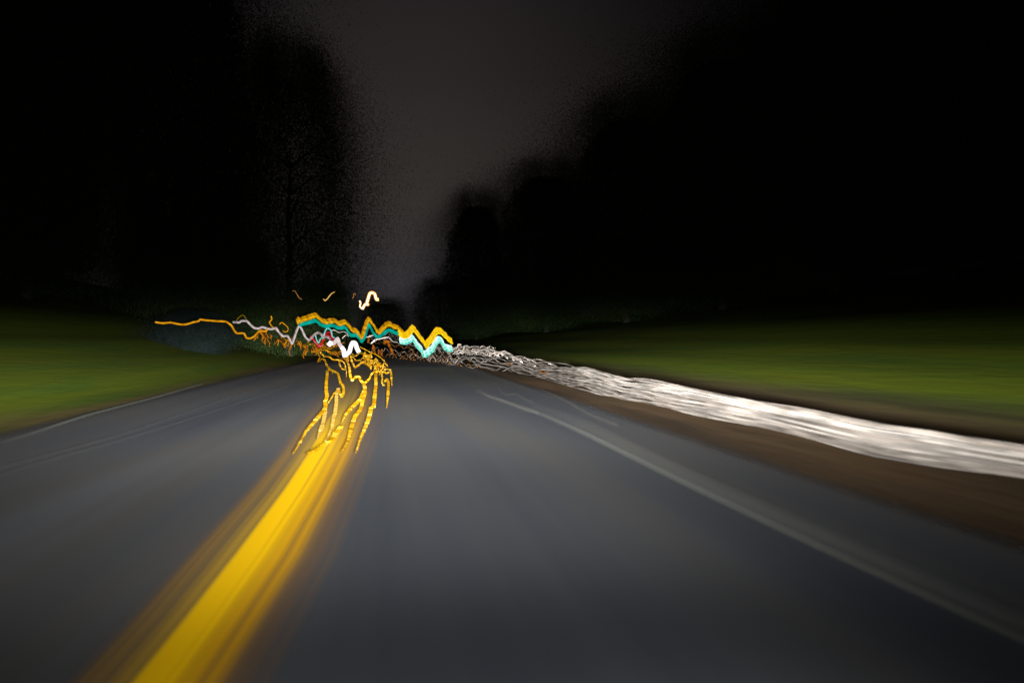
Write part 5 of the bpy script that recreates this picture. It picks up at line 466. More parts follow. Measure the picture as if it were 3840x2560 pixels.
 ('strip','strip_far',None,[(-.39,29.36,.02,.024,.032,2),(-.35,29.25,.02,.024,.032,2),(-.3,29.06,.02,.027,.029,2),(-.26,28.25,.02,.026,.028,2),(-.21,27.57,.02,.024,.029,2),(-.17,28,.02,.026,.028,2),(-.13,28.53,.02,.018,.031,1),(-.16,28.65,.02,.01,.032,1),(-.19,28.72,.02,.003,.032,1)]),
 ('strip','strip_far',None,[(-1.69,44.98,.27,.027,.04,1),(-1.67,44.97,.24,.028,.041,1),(-1.65,44.97,.19,.027,.04,3),(-1.7,44.98,.1,.027,.04,3),(-1.75,44.99,.02,.023,.033,1),(-1.78,44.99,.02,.023,.034,1),(-1.8,44.73,.02,.021,.041,3),(-1.71,41.75,.02,.011,.038,3),(-1.62,39.18,.02,.003,.036,3)]),
 ('strip','strip_far',None,[(-.71,37.43,.02,.023,.034,1),(-.68,36.5,.02,.023,.032,1),(-.64,35.72,.02,.018,.026,1),(-.61,35.64,.02,.02,.028,1),(-.6,35.84,.02,.021,.03,2),(-.66,36.77,.02,.021,.03,2),(-.74,37.76,.02,.014,.027,2),(-.8,37.73,.02,.008,.028,2),(-.85,37.56,.02,.002,.028,2)]),
 ('strip','strip_far',None,[(-1.83,45,.39,.03,.04,2),(-1.77,44.99,.37,.029,.04,2),(-1.7,44.98,.35,.029,.04,2),(-1.64,44.97,.37,.029,.04,1),(-1.59,44.96,.37,.036,.041,1),(-1.6,44.96,.33,.035,.041,2),(-1.62,44.96,.27,.035,.041,3),(-1.67,44.97,.17,.032,.041,3),(-1.71,44.98,.07,.022,.041,3),(-1.65,44.53,.02,.013,.04,2),(-1.51,42.24,.02,.004,.038,2)]),
 ('strip','strip_far',None,[(-1.32,44.91,.02,.036,.046,2),(-1.38,44.92,.05,.036,.046,2),(-1.43,44.93,.07,.035,.046,1),(-1.46,44.94,.07,.037,.045,1),(-1.48,44.94,.07,.043,.041,2),(-1.45,44.58,.02,.043,.041,2),(-1.35,42.17,.02,.027,.042,2),(-1.44,43.13,.02,.016,.042,2),(-1.55,44.52,.02,.005,.044,2)]),
 ('strip','strip_far',None,[(-.82,36.45,.02,.022,.031,2),(-.89,37.28,.02,.023,.032,2),(-.95,38.17,.02,.02,.029,2),(-.89,38.1,.02,.021,.03,2),(-.82,37.72,.02,.024,.033,1),(-.78,36.86,.02,.014,.033,1),(-.75,36.07,.02,.003,.033,1)]),
 ('strip','strip_far',None,[(-1.43,44.93,.42,.031,.044,2),(-1.37,44.92,.42,.031,.045,2),(-1.31,44.91,.42,.04,.042,1),(-1.29,44.91,.45,.041,.041,1),(-1.29,44.91,.47,.04,.041,2),(-1.31,44.91,.41,.04,.041,2),(-1.33,44.91,.35,.029,.042,1),(-1.35,44.92,.37,.017,.042,1),(-1.37,44.92,.4,.005,.042,1)]),
 ('strip','strip_far',None,[(-.55,34.78,.02,.024,.031,2),(-.52,35.87,.02,.024,.032,2),(-.48,36.72,.02,.028,.034,2),(-.44,35.1,.02,.027,.032,2),(-.4,33.28,.02,.024,.03,2),(-.35,31.87,.02,.024,.029,2),(-.32,30.58,.02,.023,.028,3),(-.32,29.17,.02,.021,.027,2),(-.34,28.14,.02,.02,.025,1),(-.37,28.73,.02,.016,.026,2),(-.4,29.55,.02,.009,.025,2),(-.44,29.51,.02,.006,.025,2),(-.48,29.36,.02,.002,.025,2)]),
 ('strip','strip_far',None,[(-1.5,44.94,.19,.031,.041,2),(-1.5,44.94,.13,.031,.041,1),(-1.51,44.95,.08,.026,.037,2),(-1.57,44.96,.1,.027,.038,2),(-1.63,44.97,.14,.03,.041,1),(-1.64,44.97,.17,.017,.041,1),(-1.64,44.97,.19,.004,.041,1)]),
 ('strip','strip_far',None,[(-1.19,44.89,.02,.033,.041,1),(-1.2,44.89,.02,.033,.041,1),(-1.21,44.89,.04,.033,.041,1),(-1.23,44.9,.08,.033,.041,1),(-1.26,44.9,.12,.034,.041,1),(-1.25,44.9,.1,.034,.041,1),(-1.25,44.9,.07,.031,.04,2),(-1.3,44.91,.04,.029,.04,2),(-1.33,44.61,.02,.021,.04,3),(-1.18,41.7,.02,.011,.037,3),(-1.04,39.3,.02,.003,.035,3)]),
 ('strip','strip_far',None,[(-1.66,44.97,.44,.039,.044,1),(-1.65,44.97,.44,.036,.046,1),(-1.65,44.97,.44,.035,.047,2),(-1.71,44.98,.43,.038,.045,2),(-1.77,44.99,.4,.044,.041,3),(-1.78,44.99,.31,.044,.041,2),(-1.78,44.99,.22,.029,.045,1),(-1.74,44.99,.24,.018,.044,1),(-1.7,44.98,.28,.005,.044,1)]),
 ('strip','strip_far',None,[(-.81,38.14,.02,.021,.032,2),(-.83,36.81,.02,.02,.03,2),(-.86,35.59,.02,.02,.031,1),(-.87,35.79,.02,.021,.033,1),(-.87,36.05,.02,.021,.033,1),(-.86,35.26,.02,.021,.032,1),(-.83,34.23,.02,.02,.03,3),(-.76,32.62,.02,.017,.029,3),(-.69,31.13,.02,.012,.028,2),(-.65,30.18,.02,.007,.027,1),(-.62,29.48,.02,.002,.027,1)]),
 ('strip','strip_far',None,[(-.98,44.85,.04,.029,.04,1),(-.96,44.85,.07,.027,.038,1),(-.93,44.84,.09,.029,.04,2),(-.89,44.84,.02,.029,.04,3),(-.79,41.96,.02,.027,.038,2),(-.71,39.72,.02,.026,.036,2),(-.65,37.72,.02,.019,.035,2),(-.63,35.65,.02,.01,.033,2),(-.62,34.02,.02,.003,.031,2)]),
 ('strip','strip_far',None,[(-1.62,44.96,.46,.033,.041,2),(-1.62,44.97,.39,.033,.041,2),(-1.63,44.97,.31,.032,.041,3),(-1.67,44.97,.21,.032,.041,2),(-1.7,44.98,.12,.025,.036,1),(-1.65,44.97,.12,.015,.037,1),(-1.6,44.96,.13,.003,.037,1)]),
 ('strip','strip_far',None,[(-1.46,44.94,.29,.038,.042,3),(-1.53,44.95,.2,.037,.042,3),(-1.6,44.96,.11,.034,.043,1),(-1.64,44.97,.09,.035,.042,1),(-1.68,44.97,.07,.04,.041,2),(-1.66,44.41,.02,.039,.041,3),(-1.54,41.37,.02,.028,.038,3),(-1.44,38.53,.02,.015,.035,2),(-1.36,36.36,.02,.004,.033,2)]),
 ('strip','strip_far',None,[(-1.43,44.93,.37,.043,.042,3),(-1.46,44.94,.28,.043,.042,3),(-1.49,44.94,.18,.041,.043,1),(-1.46,44.94,.22,.042,.043,2),(-1.42,44.93,.27,.034,.047,1),(-1.47,44.94,.27,.037,.046,1),(-1.51,44.95,.25,.042,.042,1),(-1.49,44.94,.21,.04,.044,1),(-1.45,44.93,.18,.035,.047,1),(-1.41,44.93,.19,.029,.045,1),(-1.37,44.92,.21,.021,.045,2),(-1.32,44.91,.23,.013,.045,1),(-1.28,44.9,.26,.005,.045,1)]),
 ('strip','strip_far',None,[(-1.03,39.84,.02,.029,.037,1),(-1.09,40.41,.02,.027,.038,2),(-1.15,40.63,.02,.034,.038,3),(-1.13,38.14,.02,.032,.035,3),(-1.11,35.99,.02,.026,.034,2),(-1.17,36.56,.02,.028,.034,2),(-1.23,37.35,.02,.032,.034,1),(-1.21,36.47,.02,.031,.034,1),(-1.17,35.67,.02,.027,.033,2),(-1.15,36.47,.02,.022,.034,2),(-1.14,37.53,.02,.016,.035,1),(-1.19,38.21,.02,.01,.036,1),(-1.24,38.76,.02,.003,.036,1)]),
 ('strip','strip_far',None,[(-1.25,40.71,.02,.023,.036,3),(-1.13,38.4,.02,.022,.034,3),(-1.02,36.04,.02,.021,.033,3),(-.98,33.95,.02,.019,.03,2),(-.97,32.45,.02,.018,.028,1),(-1,33.03,.02,.019,.03,1),(-1.04,34.07,.02,.013,.027,2),(-1.01,34.83,.02,.008,.027,2),(-.99,35.47,.02,.002,.027,2)]),
 ('strip','strip_far',None,[(-1.28,39.84,.02,.034,.037,1),(-1.27,39.21,.02,.035,.036,1),(-1.25,38.33,.02,.033,.036,2),(-1.16,36.63,.02,.031,.034,2),(-1.07,35.08,.02,.029,.033,1),(-1.02,34.4,.02,.03,.032,1),(-1,33.97,.02,.019,.033,1),(-1.05,34.21,.02,.011,.033,2),(-1.1,34.52,.02,.003,.034,2)]),
 ('strip','strip_far',None,[(-1,44.85,.19,.047,.041,1),(-1.01,44.86,.15,.047,.042,1),(-1.02,44.86,.11,.036,.051,1),(-1.06,44.87,.1,.039,.048,1),(-1.09,44.87,.1,.046,.042,3),(-1.04,44.86,.02,.045,.043,3),(-.92,41.95,.02,.03,.043,1),(-.88,41.34,.02,.016,.045,1),(-.87,41.2,.02,.004,.045,1)]),
 ('strip','strip_far',None,[(-1.35,44.92,.45,.038,.042,1),(-1.33,44.91,.43,.039,.042,1),(-1.31,44.91,.41,.04,.042,2),(-1.28,44.9,.34,.041,.041,2),(-1.26,44.9,.27,.034,.044,2),(-1.33,44.91,.24,.018,.044,2),(-1.41,44.93,.23,.004,.044,2)]),
 ('strip','strip_far',None,[(-.86,39.65,.02,.026,.035,1),(-.83,40.25,.02,.024,.034,1),(-.8,40.42,.02,.03,.037,2),(-.76,38.04,.02,.029,.035,3),(-.73,35.87,.02,.022,.031,1),(-.76,35.61,.02,.022,.03,1),(-.78,35.37,.02,.025,.032,3),(-.7,33.72,.02,.022,.03,3),(-.61,32.08,.02,.015,.029,2),(-.62,30.97,.02,.008,.028,2),(-.63,30.12,.02,.003,.027,2)]),
 ('strip','strip_far',None,[(-.89,41.07,.02,.033,.038,2),(-.83,38.91,.02,.031,.036,2),(-.77,36.88,.02,.025,.033,2),(-.8,36.22,.02,.025,.032,2),(-.84,35.71,.02,.026,.032,2),(-.78,34.81,.02,.025,.031,2),(-.71,33.96,.02,.019,.031,1),(-.68,33.5,.02,.011,.03,1),(-.66,33.17,.02,.003,.03,1)]),
 ('strip','strip_far',None,[(-1.42,44.93,.2,.038,.041,2),(-1.45,44.93,.13,.038,.041,2),(-1.48,44.94,.06,.038,.041,2),(-1.45,44.94,.02,.037,.042,2),(-1.37,43.44,.02,.03,.041,1),(-1.32,43.13,.02,.03,.041,1),(-1.28,42.87,.02,.034,.04,2),(-1.29,41.59,.02,.032,.039,2),(-1.3,40.3,.02,.032,.037,1),(-1.3,39.32,.02,.024,.037,1),(-1.3,38.59,.02,.015,.037,1),(-1.34,38.86,.02,.009,.037,1),(-1.39,39.25,.02,.003,.037,1)]),
 ('strip','strip_far',None,[(-.71,32.03,.02,.017,.027,2),(-.77,32.83,.02,.017,.026,2),(-.82,33.47,.02,.02,.03,1),(-.8,32.55,.02,.019,.03,1),(-.78,31.71,.02,.018,.027,1),(-.78,32.45,.02,.018,.027,2),(-.77,33.27,.02,.017,.026,2),(-.71,32.63,.02,.016,.027,2),(-.65,31.79,.02,.012,.029,1),(-.64,31.18,.02,.007,.028,1),(-.64,30.68,.02,.002,.027,1)]),
 ('strip','strip_far',None,[(-.67,36.56,.02,.032,.04,2),(-.73,37.01,.02,.031,.042,2),(-.8,37.37,.02,.037,.036,2),(-.81,36.05,.02,.037,.034,2),(-.8,34.85,.02,.033,.036,2),(-.77,35.89,.02,.034,.037,2),(-.73,36.92,.02,.029,.035,3),(-.73,35.03,.02,.016,.034,3),(-.74,33.19,.02,.004,.032,3)]),
 ('strip','strip_far',None,[(-1.59,44.96,.21,.028,.04,2),(-1.63,44.97,.15,.028,.04,2),(-1.65,44.97,.09,.022,.033,1),(-1.61,44.96,.08,.022,.032,2),(-1.54,44.95,.09,.022,.033,2),(-1.48,44.94,.1,.023,.034,2),(-1.42,44.93,.11,.028,.04,1),(-1.44,44.93,.16,.023,.037,1),(-1.49,44.94,.19,.017,.039,3),(-1.56,44.95,.09,.01,.04,3),(-1.61,44.84,.02,.003,.04,3)]),
 ('strip','strip_far',None,[(-.57,31.12,.02,.021,.028,3),(-.57,29.68,.02,.02,.027,3),(-.58,28.45,.02,.019,.026,1),(-.58,29,.02,.02,.027,1),(-.59,29.68,.02,.019,.026,2),(-.61,29,.02,.019,.026,2),(-.62,28.15,.02,.015,.026,2),(-.62,27.35,.02,.008,.025,1),(-.61,26.69,.02,.002,.024,1)]),
 ('strip','strip_far',None,[(-.68,36.93,.02,.022,.032,2),(-.7,35.78,.02,.022,.032,2),(-.7,34.5,.02,.021,.031,2),(-.64,33.04,.02,.02,.029,2),(-.59,31.95,.02,.019,.027,1),(-.63,32.54,.02,.019,.028,1),(-.67,33.23,.02,.016,.029,1),(-.64,32.64,.02,.009,.029,1),(-.61,31.98,.02,.002,.028,1)]),
 ('strip','strip_far',None,[(-1.53,44.95,.35,.038,.047,1),(-1.56,44.95,.36,.037,.048,1),(-1.6,44.96,.37,.045,.042,1),(-1.62,44.96,.34,.046,.041,1),(-1.62,44.97,.31,.044,.043,1),(-1.59,44.96,.35,.044,.043,2),(-1.56,44.95,.4,.04,.046,1),(-1.52,44.95,.42,.038,.047,1),(-1.49,44.94,.43,.043,.043,1),(-1.52,44.95,.39,.034,.043,2),(-1.55,44.95,.34,.025,.042,1),(-1.53,44.95,.3,.015,.043,1),(-1.5,44.94,.26,.005,.043,1)]),
]),
('guard_rail', 'pale silvery rail of braided wavy strands along the right roadside', 'guard rail', None, None, [
 ('strand','rail_grey',None,[(2.36,40.76,.63,.014),(2.47,39.98,.8,.014),(2.58,39.16,.84,.013),(2.68,38.32,.82,.013),(2.78,37.43,.79,.013),(2.88,36.51,.79,.013),(3,35.81,.8,.012),(3.14,35.34,.8,.012),(3.28,34.86,.68,.013),(3.42,34.35,.52,.013),(3.56,33.82,.5,.013),(3.71,33.27,.63,.014),(3.85,32.69,.78,.014),(3.99,32.09,.82,.015),(4.13,31.46,.81,.015),(4.27,30.81,.81,.015),(4.41,30.12,.8,.016),(4.54,29.41,.8,.016),(4.66,28.67,.73,.017),(4.76,27.8,.52,.017),(4.84,26.83,.45,.017),(4.91,25.82,.49,.017),(4.962,24.77,.512,.017),(4.993,23.67,.512,.017),(5.003,22.53,.589,.017),(4.989,21.34,.63,.017),(4.946,20.11,.65,.017),(4.871,18.82,.659,.016),(4.76,17.48,.625,.016),(4.753,16.59,.571,.016),(4.753,15.77,.552,.016),(4.753,14.99,.539,.016),(4.752,14.25,.516,.016),(4.752,13.55,.515,.016),(4.752,12.89,.567,.016),(4.752,12.25,.586,.016),(4.752,11.65,.582,.016),(4.752,11.08,.563,.015),(4.752,10.53,.545,.015),(4.752,10.01,.537,.015),(4.752,9.52,.526,.015),(4.752,9.05,.514,.015),(4.752,8.6,.505,.015),(4.752,8.18,.504,.015),(4.751,7.77,.509,.015),(4.751,7.38,.511,.015),(4.751,7.01,.505,.015),(4.751,6.66,.494,.015),(4.751,6.32,.485,.015),(4.751,6,.481,.015),(4.751,5.7,.482,.015),(4.751,5.41,.486,.015),(4.751,5.13,.49,.015),(4.751,4.87,.494,.015),(4.751,4.61,.497,.015),(4.751,4.37,.497,.015),(4.751,4.14,.494,.015),(4.751,-8,.494,.015)]),
 ('strand','rail_grey',None,[(3.7,32.85,.82,.017),(3.84,32.27,.74,.018),(3.98,31.67,.67,.018),(4.12,31.05,.66,.019),(4.26,30.39,.64,.019),(4.39,29.71,.61,.02),(4.52,29,.61,.02),(4.64,28.26,.7,.021),(4.74,27.36,.75,.021),(4.81,26.39,.7,.021),(4.88,25.38,.65,.021),(4.922,24.33,.555,.021),(4.95,23.24,.519,.021),(4.955,22.1,.531,.02),(4.936,20.91,.524,.021),(4.888,19.68,.516,.021),(4.808,18.4,.551,.02),(4.691,17.06,.627,.02),(4.708,16.28,.656,.02),(4.708,15.47,.63,.02),(4.708,14.71,.59,.02),(4.708,13.99,.559,.02),(4.708,13.3,.542,.02),(4.708,12.64,.536,.019),(4.707,12.02,.525,.019),(4.707,11.43,.522,.019),(4.707,10.87,.533,.018),(4.707,10.33,.54,.019),(4.707,9.82,.533,.019),(4.707,9.34,.524,.019),(4.707,8.88,.517,.019),(4.707,8.44,.51,.019),(4.707,8.02,.5,.019),(4.707,7.62,.493,.019),(4.707,7.24,.489,.019),(4.707,6.88,.487,.019),(4.707,6.53,.483,.019),(4.707,6.2,.477,.019),(4.707,5.89,.48,.019),(4.707,5.59,.489,.019),(4.706,5.3,.496,.019),(4.706,5.03,.493,.019),(4.706,4.77,.487,.019),(4.706,4.52,.487,.019),(4.706,4.29,.488,.019),(4.706,4.06,.488,.019),(4.706,-8,.488,.019)]),
 ('strand','rail',None,[(4.831,18.72,.633,.015),(4.723,17.4,.625,.015),(4.708,16.48,.568,.015),(4.707,15.67,.498,.015),(4.707,14.9,.485,.015),(4.707,14.16,.507,.015),(4.707,13.47,.519,.015),(4.707,12.8,.537,.015),(4.707,12.18,.549,.015),(4.707,11.58,.55,.015),(4.707,11.01,.542,.014),(4.707,10.47,.524,.014),(4.707,9.95,.508,.014),(4.707,9.46,.498,.014),(4.706,8.99,.494,.014),(4.706,8.55,.491,.014),(4.706,8.12,.486,.014),(4.706,7.72,.485,.014),(4.706,7.33,.488,.014),(4.706,6.97,.489,.014),(4.706,6.62,.477,.014),(4.706,6.29,.463,.014),(4.706,5.97,.458,.014),(4.706,5.66,.466,.014),(4.706,5.37,.474,.014),(4.706,5.1,.474,.014),(4.706,4.83,.476,.014),(4.706,4.58,.483,.014),(4.706,4.34,.488,.014),(4.706,4.12,.485,.014),(4.706,3.9,.481,.014),(4.706,-8,.481,.014)]),
 ('strand','rail',None,[(4.73,28.12,.71,.021),(4.82,27.16,.65,.021),(4.89,26.17,.62,.021),(4.95,25.13,.55,.021),(4.983,24.05,.429,.021),(5.001,22.93,.376,.021),(4.995,21.75,.404,.021),(4.963,20.54,.49,.021),(4.9,19.27,.547,.02),(4.802,17.95,.577,.02),(4.752,16.88,.596,.02),(4.752,16.05,.596,.02),(4.751,15.26,.579,.019),(4.751,14.5,.528,.019),(4.751,13.79,.467,.019),(4.751,13.11,.459,.019),(4.751,12.47,.483,.019),(4.751,11.85,.494,.019),(4.751,11.27,.495,.019),(4.751,10.72,.496,.019),(4.751,10.19,.498,.019),(4.751,9.69,.493,.019),(4.751,9.21,.485,.019),(4.75,8.75,.473,.019),(4.75,8.32,.464,.019),(4.75,7.91,.46,.019),(4.75,7.51,.458,.019),(4.75,7.14,.456,.019),(4.75,6.78,.45,.019),(4.75,6.44,.447,.019),(4.75,6.11,.446,.019),(4.75,5.8,.453,.019),(4.75,5.51,.457,.019),(4.75,5.22,.458,.019),(4.75,4.96,.457,.019),(4.75,4.7,.458,.019),(4.75,4.45,.46,.019),(4.75,4.22,.461,.019),(4.75,4,.464,.019),(4.75,-8,.464,.019)]),
 ('strand','rail_warm',None,[(2.75,37.4,.76,.014),(2.85,36.49,.72,.013),(2.96,35.7,.6,.013),(3.09,35.24,.42,.013),(3.23,34.76,.35,.013),(3.37,34.26,.43,.014),(3.51,33.74,.59,.014),(3.66,33.19,.68,.015),(3.8,32.62,.71,.015),(3.94,32.03,.76,.015),(4.08,31.41,.82,.016),(4.22,30.77,.81,.016),(4.35,30.1,.69,.017),(4.49,29.4,.47,.017),(4.61,28.66,.36,.017),(4.72,27.83,.4,.018),(4.8,26.88,.45,.018),(4.87,25.88,.45,.018),(4.925,24.84,.452,.018),(4.96,23.76,.51,.018),(4.975,22.64,.602,.018),(4.966,21.47,.628,.018),(4.929,20.25,.552,.018),(4.862,18.98,.468,.018),(4.759,17.66,.47,.017),(4.726,16.67,.496,.017),(4.726,15.84,.477,.017),(4.726,15.06,.46,.017),(4.726,14.32,.479,.017),(4.726,13.62,.513,.017),(4.725,12.95,.541,.017),(4.725,12.31,.527,.017),(4.725,11.71,.493,.017),(4.725,11.13,.479,.017),(4.725,10.58,.476,.017),(4.725,10.06,.471,.016),(4.725,9.56,.462,.016),(4.725,9.09,.46,.016),(4.725,8.64,.464,.016),(4.725,8.21,.466,.016),(4.725,7.81,.462,.016),(4.725,7.42,.457,.016),(4.725,7.05,.453,.016),(4.725,6.69,.444,.016),(4.724,6.36,.431,.016),(4.724,6.03,.422,.016),(4.724,5.73,.431,.016),(4.724,5.43,.446,.016),(4.724,5.16,.455,.016),(4.724,4.89,.457,.016),(4.724,4.64,.459,.016),(4.724,4.39,.463,.016),(4.724,4.16,.463,.016),(4.724,3.94,.459,.016),(4.724,-8,.459,.016)]),
 ('strand','rail',None,[(3.7,32.83,.58,.013),(3.84,32.26,.55,.013),(3.98,31.66,.54,.014),(4.12,31.03,.52,.014),(4.25,30.38,.49,.014),(4.39,29.7,.51,.015),(4.52,28.99,.59,.015),(4.64,28.25,.68,.015),(4.73,27.34,.65,.016),(4.81,26.38,.56,.016),(4.87,25.37,.47,.016),(4.92,24.32,.417,.016),(4.947,23.23,.392,.016),(4.953,22.09,.387,.015),(4.933,20.9,.402,.016),(4.885,19.67,.456,.015),(4.805,18.39,.526,.015),(4.688,17.05,.576,.015),(4.706,16.27,.561,.015),(4.706,15.47,.526,.015),(4.706,14.7,.5,.015),(4.705,13.98,.472,.015),(4.705,13.29,.444,.015),(4.705,12.64,.444,.015),(4.705,12.02,.457,.015),(4.705,11.43,.468,.015),(4.705,10.86,.475,.014),(4.705,10.33,.473,.014),(4.705,9.82,.466,.014),(4.705,9.34,.462,.014),(4.705,8.87,.457,.014),(4.705,8.44,.45,.014),(4.705,8.02,.442,.014),(4.704,7.62,.439,.014),(4.704,7.24,.439,.014),(4.704,6.88,.437,.014),(4.704,6.53,.43,.014),(4.704,6.2,.424,.014),(4.704,5.89,.429,.014),(4.704,5.59,.438,.014),(4.704,5.3,.443,.014),(4.704,5.03,.441,.014),(4.704,4.77,.442,.014),(4.704,4.52,.448,.014),(4.704,4.28,.452,.014),(4.704,4.06,.453,.014),(4.704,-8,.453,.014)]),
 ('strand','rail_warm',None,[(5,23.95,.403,.016),(5.015,22.82,.432,.016),(5.006,21.64,.474,.016),(4.969,20.41,.5,.016),(4.901,19.13,.477,.016),(4.798,17.8,.455,.015),(4.764,16.8,.454,.015),(4.764,15.97,.453,.015),(4.764,15.19,.455,.015),(4.764,14.44,.442,.015),(4.764,13.73,.427,.015),(4.763,13.05,.451,.015),(4.763,12.41,.471,.015),(4.763,11.8,.459,.015),(4.763,11.22,.442,.015),(4.763,10.67,.434,.015),(4.763,10.14,.434,.015),(4.763,9.64,.431,.015),(4.763,9.17,.427,.015),(4.763,8.71,.424,.015),(4.763,8.28,.425,.015),(4.763,7.87,.425,.015),(4.763,7.48,.423,.015),(4.763,7.1,.417,.014),(4.763,6.75,.407,.014),(4.762,6.41,.399,.014),(4.762,6.08,.396,.014),(4.762,5.77,.403,.014),(4.762,5.48,.412,.014),(4.762,5.2,.42,.014),(4.762,4.93,.426,.014),(4.762,4.67,.431,.014),(4.762,4.43,.434,.014),(4.762,4.2,.435,.014),(4.762,3.97,.436,.014),(4.762,-8,.436,.014)]),
 ('strand','rail',None,[(4.69,27.89,.58,.017),(4.78,26.95,.54,.017),(4.85,25.96,.44,.017),(4.905,24.93,.333,.018),(4.944,23.86,.278,.018),(4.961,22.74,.322,.018),(4.956,21.58,.376,.017),(4.923,20.37,.42,.017),(4.861,19.11,.451,.017),(4.764,17.8,.504,.017),(4.714,16.75,.538,.016),(4.714,15.92,.509,.016),(4.714,15.13,.457,.016),(4.713,14.39,.417,.016),(4.713,13.68,.396,.016),(4.713,13.01,.409,.016),(4.713,12.37,.425,.016),(4.713,11.76,.429,.016),(4.713,11.18,.437,.016),(4.713,10.63,.442,.016),(4.713,10.11,.438,.016),(4.713,9.61,.43,.016),(4.713,9.13,.424,.016),(4.713,8.68,.42,.016),(4.713,8.25,.417,.016),(4.712,7.84,.413,.016),(4.712,7.45,.41,.016),(4.712,7.08,.411,.016),(4.712,6.72,.408,.016),(4.712,6.39,.402,.016),(4.712,6.06,.396,.016),(4.712,5.76,.403,.015),(4.712,5.46,.411,.015),(4.712,5.18,.416,.015),(4.712,4.92,.417,.015),(4.712,4.66,.422,.015),(4.712,4.42,.43,.015),(4.712,4.18,.435,.015),(4.712,3.96,.438,.015),(4.712,-8,.438,.015)]),
 ('strand','rail_grey',None,[(2.36,40.66,.58,.016),(2.46,39.88,.6,.015),(2.57,39.06,.66,.015),(2.67,38.22,.69,.015),(2.78,37.33,.61,.014),(2.88,36.41,.47,.014),(2.99,35.72,.34,.014),(3.13,35.25,.31,.014),(3.27,34.77,.36,.014),(3.41,34.26,.41,.015),(3.55,33.73,.43,.015),(3.7,33.18,.47,.015),(3.84,32.6,.6,.016),(3.98,32.01,.71,.016),(4.12,31.38,.69,.017),(4.26,30.73,.54,.017),(4.39,30.05,.39,.018),(4.53,29.34,.34,.018),(4.65,28.6,.35,.018),(4.75,27.72,.32,.019),(4.83,26.76,.27,.019),(4.9,25.75,.31,.019),(4.949,24.7,.404,.019),(4.98,23.61,.469,.019),(4.99,22.47,.472,.019),(4.976,21.29,.426,.019),(4.933,20.05,.405,.019),(4.859,18.77,.411,.018),(4.748,17.43,.415,.018),(4.741,16.55,.386,.018),(4.741,15.73,.37,.018),(4.74,14.95,.403,.018),(4.74,14.22,.436,.018),(4.74,13.52,.433,.018),(4.74,12.85,.432,.018),(4.74,12.22,.432,.017),(4.74,11.62,.424,.017),(4.74,11.05,.412,.017),(4.74,10.51,.399,.017),(4.74,9.99,.397,.017),(4.74,9.49,.398,.017),(4.74,9.03,.403,.017),(4.739,8.58,.405,.017),(4.739,8.15,.404,.017),(4.739,7.75,.402,.017),(4.739,7.36,.401,.017),(4.739,6.99,.395,.017),(4.739,6.64,.381,.017),(4.739,6.31,.369,.017),(4.739,5.99,.37,.017),(4.739,5.68,.384,.017),(4.739,5.39,.395,.017),(4.739,5.12,.402,.017),(4.739,4.85,.409,.017),(4.739,4.6,.418,.017),(4.739,4.36,.422,.017),(4.739,4.13,.421,.017),(4.739,-8,.421,.017)]),
 ('strand','rail',None,[(3.76,33.41,.36,.015),(3.9,32.82,.35,.015),(4.05,32.21,.33,.016),(4.19,31.57,.36,.016),(4.33,30.91,.46,.017),(4.46,30.22,.56,.017),(4.59,29.5,.58,.017),(4.72,28.74,.51,.018),(4.82,27.82,.4,.018),(4.89,26.84,.33,.018),(4.96,25.81,.28,.018),(5.006,24.75,.209,.018),(5.034,23.63,.184,.018),(5.04,22.48,.258,.018),(5.02,21.27,.374,.018),(4.971,20.02,.449,.018),(4.889,18.71,.463,.018),(4.77,17.35,.464,.017),(4.788,16.55,.445,.017),(4.788,15.74,.415,.017),(4.788,14.96,.37,.017),(4.788,14.22,.326,.017),(4.788,13.53,.322,.017),(4.788,12.86,.367,.017),(4.788,12.23,.399,.017),(4.788,11.63,.4,.017),(4.787,11.05,.395,.016),(4.787,10.51,.391,.017),(4.787,9.99,.386,.017),(4.787,9.5,.38,.017),(4.787,9.03,.372,.017),(4.787,8.58,.37,.016),(4.787,8.16,.372,.016),(4.787,7.75,.373,.016),(4.787,7.37,.373,.016),(4.787,7,.369,.016),(4.787,6.64,.364,.016),(4.787,6.31,.359,.016),(4.787,5.99,.36,.016),(4.787,5.68,.364,.016),(4.787,5.39,.369,.016),(4.787,5.12,.376,.016),(4.786,4.85,.384,.016),(4.786,4.6,.393,.016),(4.786,4.36,.4,.016),(4.786,4.13,.406,.016),(4.786,-8,.406,.016)]),
 ('strand','rail_grey',None,[(4.71,27.98,.24,.017),(4.79,27.03,.35,.017),(4.87,26.04,.4,.017),(4.92,25.01,.37,.017),(4.959,23.93,.333,.017),(4.977,22.82,.369,.017),(4.971,21.65,.389,.017),(4.939,20.44,.356,.017),(4.876,19.18,.296,.017),(4.779,17.86,.307,.016),(4.729,16.8,.37,.016),(4.729,15.97,.402,.016),(4.729,15.18,.398,.016),(4.728,14.43,.387,.016),(4.728,13.72,.386,.016),(4.728,13.05,.404,.016),(4.728,12.41,.402,.016),(4.728,11.8,.374,.016),(4.728,11.22,.36,.016),(4.728,10.66,.365,.016),(4.728,10.14,.372,.016),(4.728,9.64,.373,.016),(4.728,9.16,.373,.016),(4.728,8.71,.377,.015),(4.727,8.28,.382,.015),(4.727,7.87,.38,.015),(4.727,7.48,.372,.015),(4.727,7.1,.365,.015),(4.727,6.75,.358,.015),(4.727,6.41,.351,.015),(4.727,6.08,.345,.015),(4.727,5.77,.355,.015),(4.727,5.48,.369,.015),(4.727,5.2,.382,.015),(4.727,4.93,.39,.015),(4.727,4.67,.393,.015),(4.727,4.43,.399,.015),(4.727,4.2,.403,.015),(4.727,3.98,.406,.015),(4.727,-8,.406,.015)]),
